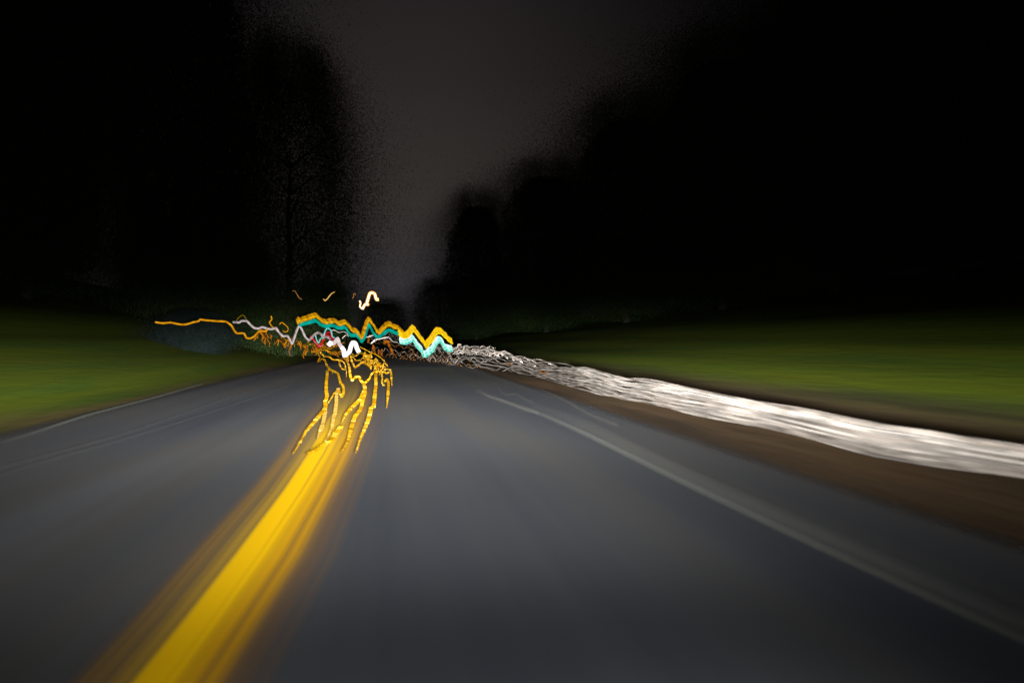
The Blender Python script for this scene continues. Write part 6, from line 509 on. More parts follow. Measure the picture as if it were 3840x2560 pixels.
 ('strand','rail_grey',None,[(4.72,28.04,.46,.015),(4.8,27.09,.34,.015),(4.88,26.1,.24,.015),(4.93,25.06,.19,.016),(4.97,23.99,.179,.016),(4.988,22.87,.213,.016),(4.982,21.7,.253,.015),(4.95,20.48,.322,.015),(4.887,19.22,.39,.015),(4.79,17.9,.439,.015),(4.739,16.84,.437,.015),(4.739,16,.389,.015),(4.739,15.21,.353,.014),(4.739,14.47,.333,.014),(4.739,13.75,.311,.014),(4.739,13.08,.318,.014),(4.739,12.43,.345,.014),(4.739,11.82,.364,.014),(4.738,11.24,.373,.014),(4.738,10.69,.37,.014),(4.738,10.16,.362,.014),(4.738,9.66,.358,.014),(4.738,9.18,.357,.014),(4.738,8.73,.355,.014),(4.738,8.3,.354,.014),(4.738,7.88,.353,.014),(4.738,7.49,.354,.014),(4.738,7.12,.355,.014),(4.738,6.76,.35,.014),(4.738,6.42,.342,.014),(4.738,6.1,.337,.014),(4.738,5.79,.346,.014),(4.738,5.49,.353,.014),(4.738,5.21,.358,.014),(4.737,4.94,.365,.014),(4.737,4.68,.376,.014),(4.737,4.44,.388,.014),(4.737,4.21,.394,.014),(4.737,3.98,.399,.014),(4.737,-8,.399,.014)]),
 ('strand','rail',None,[(2.35,40.59,.52,.017),(2.46,39.82,.56,.017),(2.57,39.01,.5,.016),(2.67,38.16,.36,.016),(2.77,37.28,.24,.016),(2.87,36.36,.21,.015),(2.99,35.67,.25,.015),(3.13,35.2,.28,.015),(3.27,34.72,.29,.015),(3.41,34.21,.32,.016),(3.55,33.68,.41,.016),(3.69,33.13,.52,.017),(3.83,32.56,.54,.017),(3.98,31.96,.43,.018),(4.12,31.33,.3,.018),(4.25,30.68,.24,.019),(4.39,30,.24,.019),(4.52,29.3,.23,.02),(4.64,28.56,.2,.02),(4.75,27.68,.21,.02),(4.83,26.72,.3,.021),(4.89,25.71,.38,.021),(4.942,24.66,.35,.021),(4.973,23.57,.27,.021),(4.983,22.44,.25,.021),(4.969,21.25,.271,.021),(4.926,20.02,.286,.021),(4.852,18.74,.272,.02),(4.741,17.41,.289,.019),(4.734,16.52,.334,.019),(4.734,15.71,.376,.019),(4.733,14.93,.385,.019),(4.733,14.2,.357,.019),(4.733,13.5,.329,.019),(4.733,12.84,.345,.019),(4.733,12.2,.354,.019),(4.733,11.6,.334,.019),(4.733,11.03,.323,.019),(4.733,10.49,.329,.019),(4.733,9.97,.34,.019),(4.733,9.48,.345,.019),(4.733,9.01,.346,.019),(4.733,8.57,.347,.019),(4.732,8.14,.351,.019),(4.732,7.74,.349,.019),(4.732,7.35,.342,.019),(4.732,6.98,.333,.019),(4.732,6.63,.324,.019),(4.732,6.3,.321,.019),(4.732,5.98,.325,.018),(4.732,5.68,.336,.018),(4.732,5.39,.347,.018),(4.732,5.11,.359,.018),(4.732,4.84,.368,.018),(4.732,4.59,.374,.018),(4.732,4.35,.378,.018),(4.732,4.12,.383,.018),(4.732,-8,.383,.018)]),
 ('strand','rail_grey',None,[(3.77,33.45,.18,.014),(3.91,32.86,.17,.015),(4.05,32.25,.23,.015),(4.2,31.61,.34,.015),(4.33,30.95,.41,.016),(4.47,30.26,.39,.016),(4.6,29.53,.34,.016),(4.73,28.78,.32,.017),(4.82,27.86,.27,.017),(4.9,26.87,.18,.017),(4.96,25.85,.09,.017),(5.013,24.78,.058,.017),(5.041,23.66,.125,.017),(5.046,22.5,.234,.017),(5.026,21.3,.301,.017),(4.978,20.04,.324,.017),(4.896,18.73,.346,.017),(4.777,17.37,.378,.016),(4.794,16.57,.352,.016),(4.794,15.76,.294,.016),(4.794,14.98,.254,.016),(4.794,14.24,.248,.016),(4.794,13.54,.271,.016),(4.794,12.88,.308,.016),(4.794,12.24,.324,.016),(4.794,11.64,.326,.016),(4.794,11.07,.327,.015),(4.794,10.52,.321,.016),(4.793,10.01,.313,.016),(4.793,9.51,.309,.016),(4.793,9.04,.309,.016),(4.793,8.59,.314,.016),(4.793,8.17,.319,.016),(4.793,7.76,.318,.015),(4.793,7.37,.317,.015),(4.793,7,.316,.015),(4.793,6.65,.31,.015),(4.793,6.32,.3,.015),(4.793,6,.299,.015),(4.793,5.69,.308,.015),(4.793,5.4,.318,.015),(4.793,5.12,.328,.015),(4.793,4.86,.339,.015),(4.793,4.61,.352,.015),(4.793,4.36,.364,.015),(4.793,4.13,.371,.015),(4.793,-8,.371,.015)]),
 ('strand','rail_grey',None,[(4.72,28.06,.22,.021),(4.81,27.1,.21,.022),(4.88,26.11,.21,.022),(4.93,25.08,.24,.022),(4.973,24,.234,.022),(4.99,22.88,.223,.022),(4.985,21.71,.199,.022),(4.952,20.49,.211,.022),(4.889,19.23,.241,.021),(4.792,17.91,.281,.021),(4.741,16.84,.301,.02),(4.741,16.01,.299,.02),(4.741,15.22,.312,.02),(4.741,14.47,.32,.02),(4.741,13.76,.3,.02),(4.741,13.08,.294,.02),(4.741,12.44,.303,.02),(4.741,11.83,.304,.02),(4.741,11.25,.301,.02),(4.741,10.69,.298,.02),(4.74,10.17,.301,.02),(4.74,9.67,.307,.02),(4.74,9.19,.313,.02),(4.74,8.73,.316,.02),(4.74,8.3,.319,.02),(4.74,7.89,.319,.02),(4.74,7.5,.315,.02),(4.74,7.12,.311,.019),(4.74,6.76,.302,.019),(4.74,6.42,.293,.019),(4.74,6.1,.291,.019),(4.74,5.79,.305,.019),(4.74,5.49,.316,.019),(4.74,5.21,.327,.019),(4.74,4.94,.337,.019),(4.74,4.69,.348,.019),(4.74,4.44,.359,.019),(4.74,4.21,.363,.019),(4.74,3.99,.368,.019),(4.74,-8,.368,.019)]),
 ('strand','rail_grey',None,[(4.73,28.11,.21,.016),(4.82,27.15,.12,.016),(4.89,26.16,.09,.017),(4.94,25.12,.06,.017),(4.981,24.04,.033,.017),(4.999,22.92,.085,.017),(4.993,21.75,.195,.017),(4.961,20.53,.305,.016),(4.898,19.26,.334,.016),(4.8,17.94,.324,.016),(4.75,16.87,.309,.015),(4.75,16.04,.286,.015),(4.75,15.25,.26,.015),(4.749,14.5,.226,.015),(4.749,13.78,.206,.015),(4.749,13.11,.245,.015),(4.749,12.46,.297,.015),(4.749,11.85,.31,.015),(4.749,11.27,.302,.015),(4.749,10.71,.294,.015),(4.749,10.19,.291,.015),(4.749,9.68,.29,.015),(4.749,9.21,.288,.015),(4.749,8.75,.288,.015),(4.748,8.32,.295,.015),(4.748,7.9,.302,.015),(4.748,7.51,.302,.015),(4.748,7.13,.299,.015),(4.748,6.78,.293,.015),(4.748,6.43,.287,.015),(4.748,6.11,.281,.015),(4.748,5.8,.287,.015),(4.748,5.5,.293,.015),(4.748,5.22,.305,.015),(4.748,4.95,.32,.015),(4.748,4.7,.334,.015),(4.748,4.45,.347,.015),(4.748,4.22,.356,.015),(4.748,3.99,.365,.015),(4.748,-8,.365,.015)]),
 ('strand','rail',None,[(2.75,37.42,.05,.014),(2.85,36.5,.08,.014),(2.96,35.72,.11,.014),(3.09,35.26,.1,.014),(3.23,34.77,.13,.014),(3.37,34.27,.25,.014),(3.52,33.75,.42,.015),(3.66,33.21,.48,.015),(3.8,32.64,.38,.016),(3.94,32.04,.21,.016),(4.08,31.43,.11,.017),(4.22,30.78,.09,.017),(4.36,30.11,.06,.017),(4.49,29.41,-.01,.018),(4.61,28.68,.01,.018),(4.72,27.84,.16,.018),(4.8,26.89,.31,.019),(4.87,25.89,.33,.019),(4.927,24.85,.227,.019),(4.962,23.77,.131,.019),(4.977,22.65,.14,.019),(4.968,21.48,.151,.019),(4.931,20.25,.127,.019),(4.864,18.99,.11,.018),(4.761,17.66,.184,.018),(4.728,16.67,.291,.018),(4.728,15.85,.332,.018),(4.728,15.07,.315,.018),(4.728,14.33,.281,.018),(4.727,13.62,.262,.017),(4.727,12.95,.274,.017),(4.727,12.31,.269,.017),(4.727,11.71,.243,.017),(4.727,11.13,.245,.017),(4.727,10.59,.265,.017),(4.727,10.06,.278,.017),(4.727,9.57,.283,.017),(4.727,9.1,.286,.017),(4.727,8.65,.293,.017),(4.727,8.22,.3,.017),(4.727,7.81,.296,.017),(4.726,7.42,.284,.017),(4.726,7.05,.277,.017),(4.726,6.7,.273,.017),(4.726,6.36,.271,.017),(4.726,6.04,.27,.017),(4.726,5.73,.283,.017),(4.726,5.44,.298,.017),(4.726,5.16,.313,.017),(4.726,4.89,.322,.017),(4.726,4.64,.328,.017),(4.726,4.4,.337,.017),(4.726,4.17,.347,.017),(4.726,3.94,.355,.017),(4.726,-8,.355,.017)]),
 ('strand','rail_grey',None,[(3.77,33.47,-.06,.019),(3.91,32.88,.03,.02),(4.06,32.27,.19,.02),(4.2,31.63,.27,.021),(4.34,30.97,.27,.021),(4.47,30.27,.24,.022),(4.6,29.55,.25,.022),(4.73,28.8,.23,.023),(4.83,27.88,.09,.023),(4.9,26.89,-.06,.023),(4.97,25.86,-.1,.023),(5.016,24.79,-.039,.024),(5.044,23.68,.06,.024),(5.049,22.52,.136,.022),(5.029,21.31,.19,.023),(4.981,20.05,.25,.023),(4.899,18.74,.297,.022),(4.78,17.38,.298,.022),(4.797,16.59,.225,.022),(4.797,15.77,.166,.022),(4.797,14.99,.162,.022),(4.797,14.25,.177,.022),(4.797,13.55,.192,.022),(4.797,12.88,.226,.021),(4.797,12.25,.258,.021),(4.797,11.65,.27,.021),(4.797,11.07,.263,.02),(4.796,10.53,.246,.021),(4.796,10.01,.24,.021),(4.796,9.52,.242,.021),(4.796,9.05,.247,.021),(4.796,8.6,.254,.021),(4.796,8.17,.262,.021),(4.796,7.77,.263,.021),(4.796,7.38,.266,.021),(4.796,7.01,.264,.021),(4.796,6.66,.253,.021),(4.796,6.32,.242,.021),(4.796,6,.244,.021),(4.796,5.7,.254,.021),(4.796,5.41,.263,.021),(4.796,5.13,.277,.021),(4.796,4.86,.294,.021),(4.796,4.61,.314,.021),(4.795,4.37,.327,.021),(4.795,4.14,.334,.021),(4.795,-8,.334,.021)]),
 ('strand','rail_grey',None,[(4.83,18.72,.164,.017),(4.723,17.4,.205,.017),(4.707,16.48,.245,.017),(4.707,15.67,.264,.017),(4.707,14.9,.258,.017),(4.707,14.16,.227,.017),(4.707,13.47,.198,.017),(4.707,12.8,.22,.017),(4.707,12.18,.242,.017),(4.707,11.58,.235,.016),(4.707,11.01,.233,.016),(4.706,10.46,.239,.016),(4.706,9.95,.248,.016),(4.706,9.46,.256,.016),(4.706,8.99,.259,.016),(4.706,8.55,.264,.016),(4.706,8.12,.271,.016),(4.706,7.72,.271,.016),(4.706,7.33,.265,.016),(4.706,6.97,.259,.016),(4.706,6.62,.252,.016),(4.706,6.29,.249,.016),(4.706,5.97,.252,.016),(4.706,5.66,.263,.016),(4.706,5.37,.274,.016),(4.706,5.1,.289,.016),(4.706,4.83,.303,.016),(4.706,4.58,.315,.016),(4.706,4.34,.326,.016),(4.706,4.12,.335,.016),(4.705,3.9,.346,.016),(4.705,-8,.346,.016)]),
 ('strand','rail',None,[(4.72,28.04,0,.019),(4.8,27.09,-.04,.019),(4.88,26.1,-.11,.019),(4.93,25.06,-.13,.019),(4.97,23.99,-.053,.019),(4.988,22.86,.111,.019),(4.982,21.7,.213,.019),(4.95,20.48,.226,.019),(4.887,19.22,.198,.019),(4.79,17.9,.208,.018),(4.739,16.84,.214,.018),(4.739,16,.165,.018),(4.739,15.21,.119,.018),(4.739,14.46,.122,.018),(4.739,13.75,.161,.018),(4.739,13.08,.217,.018),(4.739,12.43,.246,.018),(4.738,11.82,.24,.018),(4.738,11.24,.235,.018),(4.738,10.69,.229,.018),(4.738,10.16,.22,.018),(4.738,9.66,.218,.018),(4.738,9.18,.221,.018),(4.738,8.73,.233,.017),(4.738,8.3,.247,.017),(4.738,7.88,.254,.017),(4.738,7.49,.251,.017),(4.738,7.12,.25,.017),(4.738,6.76,.245,.017),(4.738,6.42,.234,.017),(4.738,6.1,.222,.017),(4.738,5.79,.23,.017),(4.737,5.49,.243,.017),(4.737,5.21,.261,.017),(4.737,4.94,.278,.017),(4.737,4.68,.295,.017),(4.737,4.44,.314,.017),(4.737,4.21,.326,.017),(4.737,3.98,.333,.017),(4.737,-8,.333,.017)]),
 ('strand','rail',None,[(2.76,37.59,-.03,.012),(2.86,36.67,-.03,.012),(2.97,35.88,.01,.012),(3.11,35.41,.13,.012),(3.25,34.93,.27,.012),(3.39,34.43,.3,.012),(3.53,33.9,.2,.013),(3.67,33.35,.07,.013),(3.82,32.78,.01,.013),(3.96,32.19,-.02,.014),(4.1,31.57,-.08,.014),(4.24,30.92,-.11,.015),(4.38,30.24,-.11,.015),(4.51,29.54,.03,.015),(4.63,28.81,.19,.015),(4.74,27.97,.23,.016),(4.83,27.01,.14,.016),(4.89,26.01,.05,.016),(4.949,24.96,.012,.016),(4.985,23.88,-.038,.016),(4.999,22.75,-.074,.016),(4.99,21.57,-.057,.016),(4.953,20.35,.009,.016),(4.885,19.07,.132,.016),(4.783,17.74,.228,.015),(4.749,16.75,.25,.015),(4.749,15.92,.225,.015),(4.749,15.14,.212,.015),(4.749,14.39,.19,.015),(4.749,13.68,.14,.015),(4.749,13.01,.131,.015),(4.749,12.37,.159,.015),(4.748,11.76,.184,.015),(4.748,11.18,.202,.015),(4.748,10.63,.205,.015),(4.748,10.11,.207,.015),(4.748,9.61,.216,.015),(4.748,9.14,.223,.015),(4.748,8.69,.226,.015),(4.748,8.25,.228,.015),(4.748,7.84,.227,.015),(4.748,7.45,.225,.015),(4.748,7.08,.225,.015),(4.748,6.72,.219,.015),(4.748,6.39,.215,.014),(4.748,6.06,.218,.014),(4.748,5.76,.233,.014),(4.747,5.46,.241,.014),(4.747,5.18,.25,.014),(4.747,4.91,.263,.014),(4.747,4.66,.28,.014),(4.747,4.42,.296,.014),(4.747,4.18,.306,.014),(4.747,3.96,.318,.014),(4.747,-8,.318,.014)]),
 ('strand','rail_grey',None,[(3.72,33.07,.07,.017),(3.87,32.49,.19,.017),(4.01,31.89,.19,.018),(4.15,31.26,.14,.018),(4.29,30.6,.12,.019),(4.42,29.92,.1,.019),(4.55,29.2,-0,.02),(4.67,28.46,-.1,.02),(4.77,27.54,-.12,.021),(4.85,26.57,-.14,.021),(4.91,25.55,-.04,.021),(4.956,24.5,.013,.021),(4.984,23.4,.031,.021),(4.989,22.25,.088,.02),(4.97,21.06,.161,.021),(4.922,19.82,.172,.02),(4.841,18.52,.118,.02),(4.723,17.18,.093,.019),(4.74,16.39,.094,.019),(4.74,15.58,.115,.019),(4.74,14.81,.136,.019),(4.74,14.08,.136,.019),(4.74,13.39,.154,.019),(4.74,12.73,.205,.019),(4.74,12.11,.225,.019),(4.74,11.51,.201,.019),(4.74,10.94,.176,.018),(4.74,10.41,.172,.019),(4.74,9.89,.184,.019),(4.739,9.4,.192,.019),(4.739,8.94,.199,.019),(4.739,8.5,.212,.019),(4.739,8.08,.229,.019),(4.739,7.67,.231,.019),(4.739,7.29,.225,.019),(4.739,6.93,.214,.019),(4.739,6.58,.203,.019),(4.739,6.25,.196,.019),(4.739,5.93,.2,.019),(4.739,5.63,.21,.018),(4.739,5.34,.225,.018),(4.739,5.07,.25,.018),(4.739,4.8,.272,.018),(4.739,4.55,.288,.018),(4.739,4.32,.298,.018),(4.739,4.09,.307,.018),(4.739,-8,.307,.018)]),
 ('strand','rail_grey',None,[(4.976,23.84,-.127,.022),(4.991,22.71,-.086,.022),(4.981,21.54,-.029,.022),(4.945,20.31,.017,.021),(4.877,19.04,.056,.021),(4.775,17.72,.131,.021),(4.741,16.72,.192,.02),(4.741,15.9,.189,.02),(4.741,15.11,.154,.02),(4.741,14.37,.12,.02),(4.741,13.66,.102,.02),(4.741,12.99,.128,.02),(4.74,12.35,.152,.02),(4.74,11.74,.151,.02),(4.74,11.17,.16,.02),(4.74,10.62,.171,.02),(4.74,10.09,.176,.02),(4.74,9.6,.182,.02),(4.74,9.12,.188,.02),(4.74,8.67,.196,.02),(4.74,8.24,.206,.02),(4.74,7.83,.207,.019),(4.74,7.44,.201,.019),(4.74,7.07,.198,.019),(4.74,6.71,.195,.019),(4.74,6.38,.191,.019),(4.74,6.05,.19,.019),(4.739,5.75,.202,.019),(4.739,5.45,.213,.019),(4.739,5.17,.23,.019),(4.739,4.91,.246,.019),(4.739,4.65,.261,.019),(4.739,4.41,.278,.019),(4.739,4.18,.292,.019),(4.739,3.96,.305,.019),(4.739,-8,.305,.019)]),
 ('strand','rail',None,[(4.985,23.88,-.005,.021),(5,22.75,.052,.021),(4.991,21.58,.046,.021),(4.954,20.35,.051,.02),(4.886,19.08,.068,.02),(4.784,17.75,.086,.019),(4.75,16.75,.095,.019),(4.75,15.93,.085,.019),(4.75,15.14,.075,.019),(4.75,14.39,.109,.019),(4.749,13.69,.122,.019),(4.749,13.01,.143,.019),(4.749,12.37,.164,.019),(4.749,11.77,.162,.019),(4.749,11.19,.154,.019),(4.749,10.64,.141,.019),(4.749,10.11,.141,.019),(4.749,9.61,.152,.019),(4.749,9.14,.166,.019),(4.749,8.69,.18,.019),(4.749,8.26,.193,.019),(4.749,7.85,.198,.019),(4.749,7.46,.196,.018),(4.748,7.08,.191,.018),(4.748,6.73,.179,.018),(4.748,6.39,.167,.018),(4.748,6.07,.165,.018),(4.748,5.76,.18,.018),(4.748,5.46,.194,.018),(4.748,5.18,.214,.018),(4.748,4.92,.236,.018),(4.748,4.66,.258,.018),(4.748,4.42,.275,.018),(4.748,4.18,.284,.018),(4.748,3.96,.292,.018),(4.748,-8,.292,.018)]),
]),
('wire_fence', 'fine grey zigzag wires crossing below the turquoise band', 'fence', None, None, [  # added tubes tracing the rail's shaken reflections, no wires stand there
 ('wire','wire_brown',None,[(.42,52.6,.01,.028),(.54,52.13,-.11,.028),(.63,51.76,-.03,.028),(.71,51.4,.1,.028),(.81,50.98,.25,.028),(.95,50.32,.14,.027),(1.03,49.96,-.07,.027),(1.14,49.45,-.13,.027),(1.25,48.97,-.04,.026),(1.33,48.56,.09,.026),(1.47,47.86,.22,.026),(1.53,47.57,.1,.026),(1.65,46.93,-.01,.025),(1.69,46.72,-.22,.025),(1.77,46.33,-.05,.025),(1.89,45.66,.01,.025),(1.94,45.35,.26,.025),(2.05,44.73,.12,.024),(2.11,44.37,-.03,.024),(2.2,43.85,-.15,.024),(2.27,43.45,-.1,.024),(2.37,42.8,.07,.023),(2.41,42.52,.16,.023),(2.49,41.97,.13,.023),(2.54,41.6,-.04,.023),(2.61,41.1,-.12,.022),(2.68,40.61,-.05,.022),(2.74,40.17,.12,.022),(2.82,39.55,.18,.021),(2.85,39.34,.08,.021),(2.91,38.77,0,.021),(2.97,38.24,-.15,.021),(3.02,37.82,-.06,.021),(3.1,37.39,.11,.02),(3.13,37.29,.17,.02),(3.18,37.13,.11,.02),(3.29,36.79,-.02,.02),(3.34,36.61,-.06,.02),(3.43,36.32,-.05,.02),(3.47,36.17,.05,.02),(3.5,36.07,.19,.02),(3.57,35.84,.04,.02),(3.63,35.61,-.01,.019),(3.7,35.37,-.13,.019),(3.77,35.13,-.06,.019),(3.81,34.99,.11,.019),(3.88,34.72,.13,.019),(3.95,34.46,.07,.019),(3.98,34.33,-.04,.019),(4.03,34.16,-.11,.019),(4.09,33.93,-.07,.019),(4.17,33.59,.01,.018),(4.21,33.42,.12,.018),(4.25,33.24,.07,.018),(4.3,33.06,.01,.018),(4.34,32.89,-.11,.018),(4.41,32.59,-.08,.018),(4.46,32.37,-.01,.018),(4.49,32.22,.09,.018)]),
 ('wire','wire',None,[(1.56,47.42,1.04,.02),(1.61,47.17,.86,.02),(1.75,46.43,.82,.02),(1.78,46.23,.9,.02),(1.89,45.68,.98,.019),(1.95,45.29,1.12,.019),(2,45.03,.91,.019),(2.09,44.49,.87,.019),(2.14,44.19,.77,.019),(2.21,43.8,.78,.019),(2.29,43.32,.87,.018),(2.35,42.87,1.01,.018),(2.4,42.55,.8,.018),(2.46,42.15,.78,.018),(2.55,41.56,.65,.018),(2.59,41.27,.7,.018),(2.62,41.03,.81,.018),(2.69,40.56,.93,.017),(2.74,40.13,.76,.017),(2.8,39.67,.73,.017),(2.84,39.35,.55,.017),(2.92,38.75,.7,.017),(2.98,38.21,.77,.016),(2.98,38.15,.84,.016),(3.05,37.55,.72,.016),(3.11,37.35,.68,.016),(3.15,37.24,.63,.016),(3.21,37.03,.7,.016),(3.27,36.83,.8,.016),(3.32,36.67,.86,.016),(3.37,36.52,.79,.016),(3.43,36.32,.71,.015),(3.5,36.07,.6,.015),(3.53,35.97,.68,.015),(3.61,35.71,.74,.015),(3.65,35.54,.85,.015),(3.7,35.38,.76,.015),(3.77,35.14,.68,.015),(3.81,34.99,.6,.015),(3.86,34.79,.69,.015),(3.9,34.65,.78,.015),(3.95,34.47,.87,.015),(4.01,34.23,.73,.015),(4.07,34.01,.7,.015),(4.1,33.88,.6,.015),(4.16,33.62,.68,.015),(4.19,33.51,.78,.014),(4.23,33.33,.85,.014),(4.27,33.17,.77,.014),(4.3,33.04,.71,.014)]),
 ('wire','wire',None,[(1.11,49.6,.56,.017),(1.13,49.52,.52,.017),(1.23,49.06,.61,.016),(1.32,48.58,.7,.016),(1.38,48.33,.75,.016),(1.44,48.04,.65,.016),(1.52,47.59,.45,.016),(1.62,47.12,.42,.016),(1.71,46.65,.56,.016),(1.8,46.15,.68,.015),(1.82,46.03,.69,.015),(1.92,45.47,.55,.015),(1.96,45.27,.41,.015),(2.06,44.7,.4,.015),(2.1,44.45,.47,.015),(2.18,43.95,.58,.015),(2.22,43.73,.61,.015),(2.3,43.24,.55,.015),(2.37,42.77,.38,.014),(2.41,42.54,.29,.014),(2.47,42.11,.48,.014),(2.52,41.74,.54,.014),(2.59,41.28,.57,.014),(2.62,41.06,.48,.014),(2.67,40.67,.38,.014),(2.73,40.21,.34,.013),(2.79,39.82,.44,.013),(2.82,39.53,.52,.013),(2.87,39.09,.5,.013),(2.91,38.77,.42,.013),(2.97,38.3,.36,.013),(3.02,37.85,.32,.013),(3.03,37.74,.4,.013),(3.12,37.32,.53,.013),(3.19,37.11,.53,.013),(3.2,37.06,.42,.013),(3.27,36.85,.37,.012),(3.3,36.75,.31,.012),(3.37,36.51,.4,.012),(3.44,36.29,.52,.012),(3.48,36.15,.48,.012),(3.56,35.88,.42,.012),(3.58,35.79,.36,.012),(3.63,35.62,.28,.012),(3.69,35.4,.42,.012),(3.72,35.3,.5,.012),(3.77,35.11,.52,.012),(3.84,34.87,.41,.012),(3.88,34.72,.35,.012),(3.93,34.54,.28,.012),(3.98,34.36,.44,.012),(4.04,34.13,.49,.012),(4.1,33.87,.53,.011),(4.11,33.85,.43,.011),(4.15,33.66,.35,.011),(4.18,33.56,.36,.011),(4.23,33.33,.42,.011),(4.27,33.18,.44,.011),(4.33,32.94,.48,.011),(4.35,32.82,.41,.011),(4.4,32.64,.34,.011),(4.45,32.42,.3,.011),(4.48,32.27,.4,.011),(4.5,32.17,.49,.011),(4.56,31.92,.5,.011)]),
 ('wire','wire',None,[(.61,51.82,1.21,.025),(.7,51.43,1.38,.025),(.83,50.9,1.51,.025),(.89,50.62,1.62,.025),(.98,50.22,1.42,.025),(1.04,49.91,1.22,.025),(1.16,49.4,1.18,.024),(1.2,49.17,1.22,.024),(1.3,48.68,1.36,.024),(1.37,48.38,1.46,.024),(1.5,47.74,1.34,.024),(1.51,47.65,1.18,.023),(1.59,47.24,.99,.023),(1.69,46.73,1.12,.023),(1.73,46.51,1.25,.023),(1.8,46.15,1.33,.023),(1.91,45.53,1.25,.022),(1.97,45.2,1.12,.022),(2.06,44.68,.88,.022),(2.08,44.54,1.01,.022),(2.15,44.12,1.16,.022),(2.23,43.67,1.27,.021),(2.3,43.2,1.15,.021),(2.35,42.92,1,.021),(2.4,42.59,.85,.021),(2.45,42.23,.88,.021),(2.53,41.72,1.04,.021),(2.61,41.14,1.14,.02),(2.62,41.04,1.02,.02),(2.68,40.65,.89,.02),(2.73,40.27,.73,.02),(2.75,40.13,.83,.02),(2.81,39.58,.97,.02),(2.86,39.22,1.05,.019),(2.94,38.58,.97,.019),(2.95,38.44,.8,.019),(3,37.97,.67,.019),(3.06,37.51,.79,.019),(3.1,37.38,.95,.018),(3.14,37.26,1.05,.018),(3.21,37.03,.99,.018),(3.25,36.89,.84,.018),(3.32,36.68,.74,.018),(3.36,36.53,.84,.018),(3.42,36.35,.94,.018),(3.44,36.27,1.04,.018),(3.53,35.97,.94,.018),(3.56,35.86,.83,.018),(3.62,35.65,.67,.018),(3.69,35.42,.83,.018),(3.7,35.37,.96,.018),(3.75,35.21,1.1,.018),(3.81,34.98,1.01,.017),(3.87,34.77,.85,.017),(3.94,34.49,.73,.017),(3.94,34.52,.84,.017)]),
 ('wire','wire',None,[(1.47,47.89,1.33,.017),(1.56,47.4,1.33,.016),(1.64,47,1.39,.016),(1.69,46.74,1.38,.016),(1.8,46.13,1.28,.016),(1.8,46.14,1.22,.016),(1.93,45.46,1.17,.016),(2,45.04,1.21,.015),(2.06,44.66,1.25,.015),(2.11,44.4,1.25,.015),(2.19,43.91,1.18,.015),(2.26,43.48,1.11,.015),(2.3,43.24,1.07,.015),(2.37,42.79,1.11,.015),(2.43,42.37,1.13,.015),(2.46,42.17,1.17,.015),(2.53,41.72,1.11,.014),(2.61,41.17,1,.014),(2.65,40.88,.98,.014),(2.7,40.47,1.02,.014),(2.75,40.1,1.07,.014),(2.82,39.53,1.06,.014),(2.84,39.37,.97,.014),(2.91,38.8,.91,.013),(2.95,38.43,.88,.013),(3,38,.99,.013),(3.04,37.65,.99,.013),(3.1,37.37,1.01,.013),(3.16,37.18,.96,.013),(3.2,37.07,.94,.013),(3.28,36.79,.9,.013),(3.33,36.65,.96,.013),(3.37,36.5,.99,.013),(3.44,36.27,1.02,.013),(3.48,36.16,.96,.013),(3.51,36.04,.96,.013),(3.58,35.81,.96,.013),(3.63,35.63,.99,.012),(3.7,35.38,1.06,.012),(3.76,35.16,1.06,.012),(3.79,35.06,1.02,.012),(3.85,34.85,.98,.012),(3.89,34.67,.94,.012),(3.94,34.49,.98,.012),(3.98,34.34,1.06,.012),(4.05,34.08,1.05,.012),(4.08,33.97,1.02,.012),(4.13,33.76,.97,.012),(4.15,33.66,.92,.012),(4.22,33.37,1.01,.012),(4.26,33.24,1.02,.012),(4.29,33.09,1.04,.012),(4.35,32.83,1.01,.011),(4.39,32.68,.99,.011),(4.43,32.49,.93,.011),(4.47,32.32,.96,.011),(4.48,32.27,1.01,.011),(4.54,31.99,1.05,.011),(4.57,31.85,.95,.011),(4.61,31.68,.95,.011),(4.64,31.53,.92,.011),(4.7,31.23,.98,.011),(4.73,31.05,1.02,.011)]),
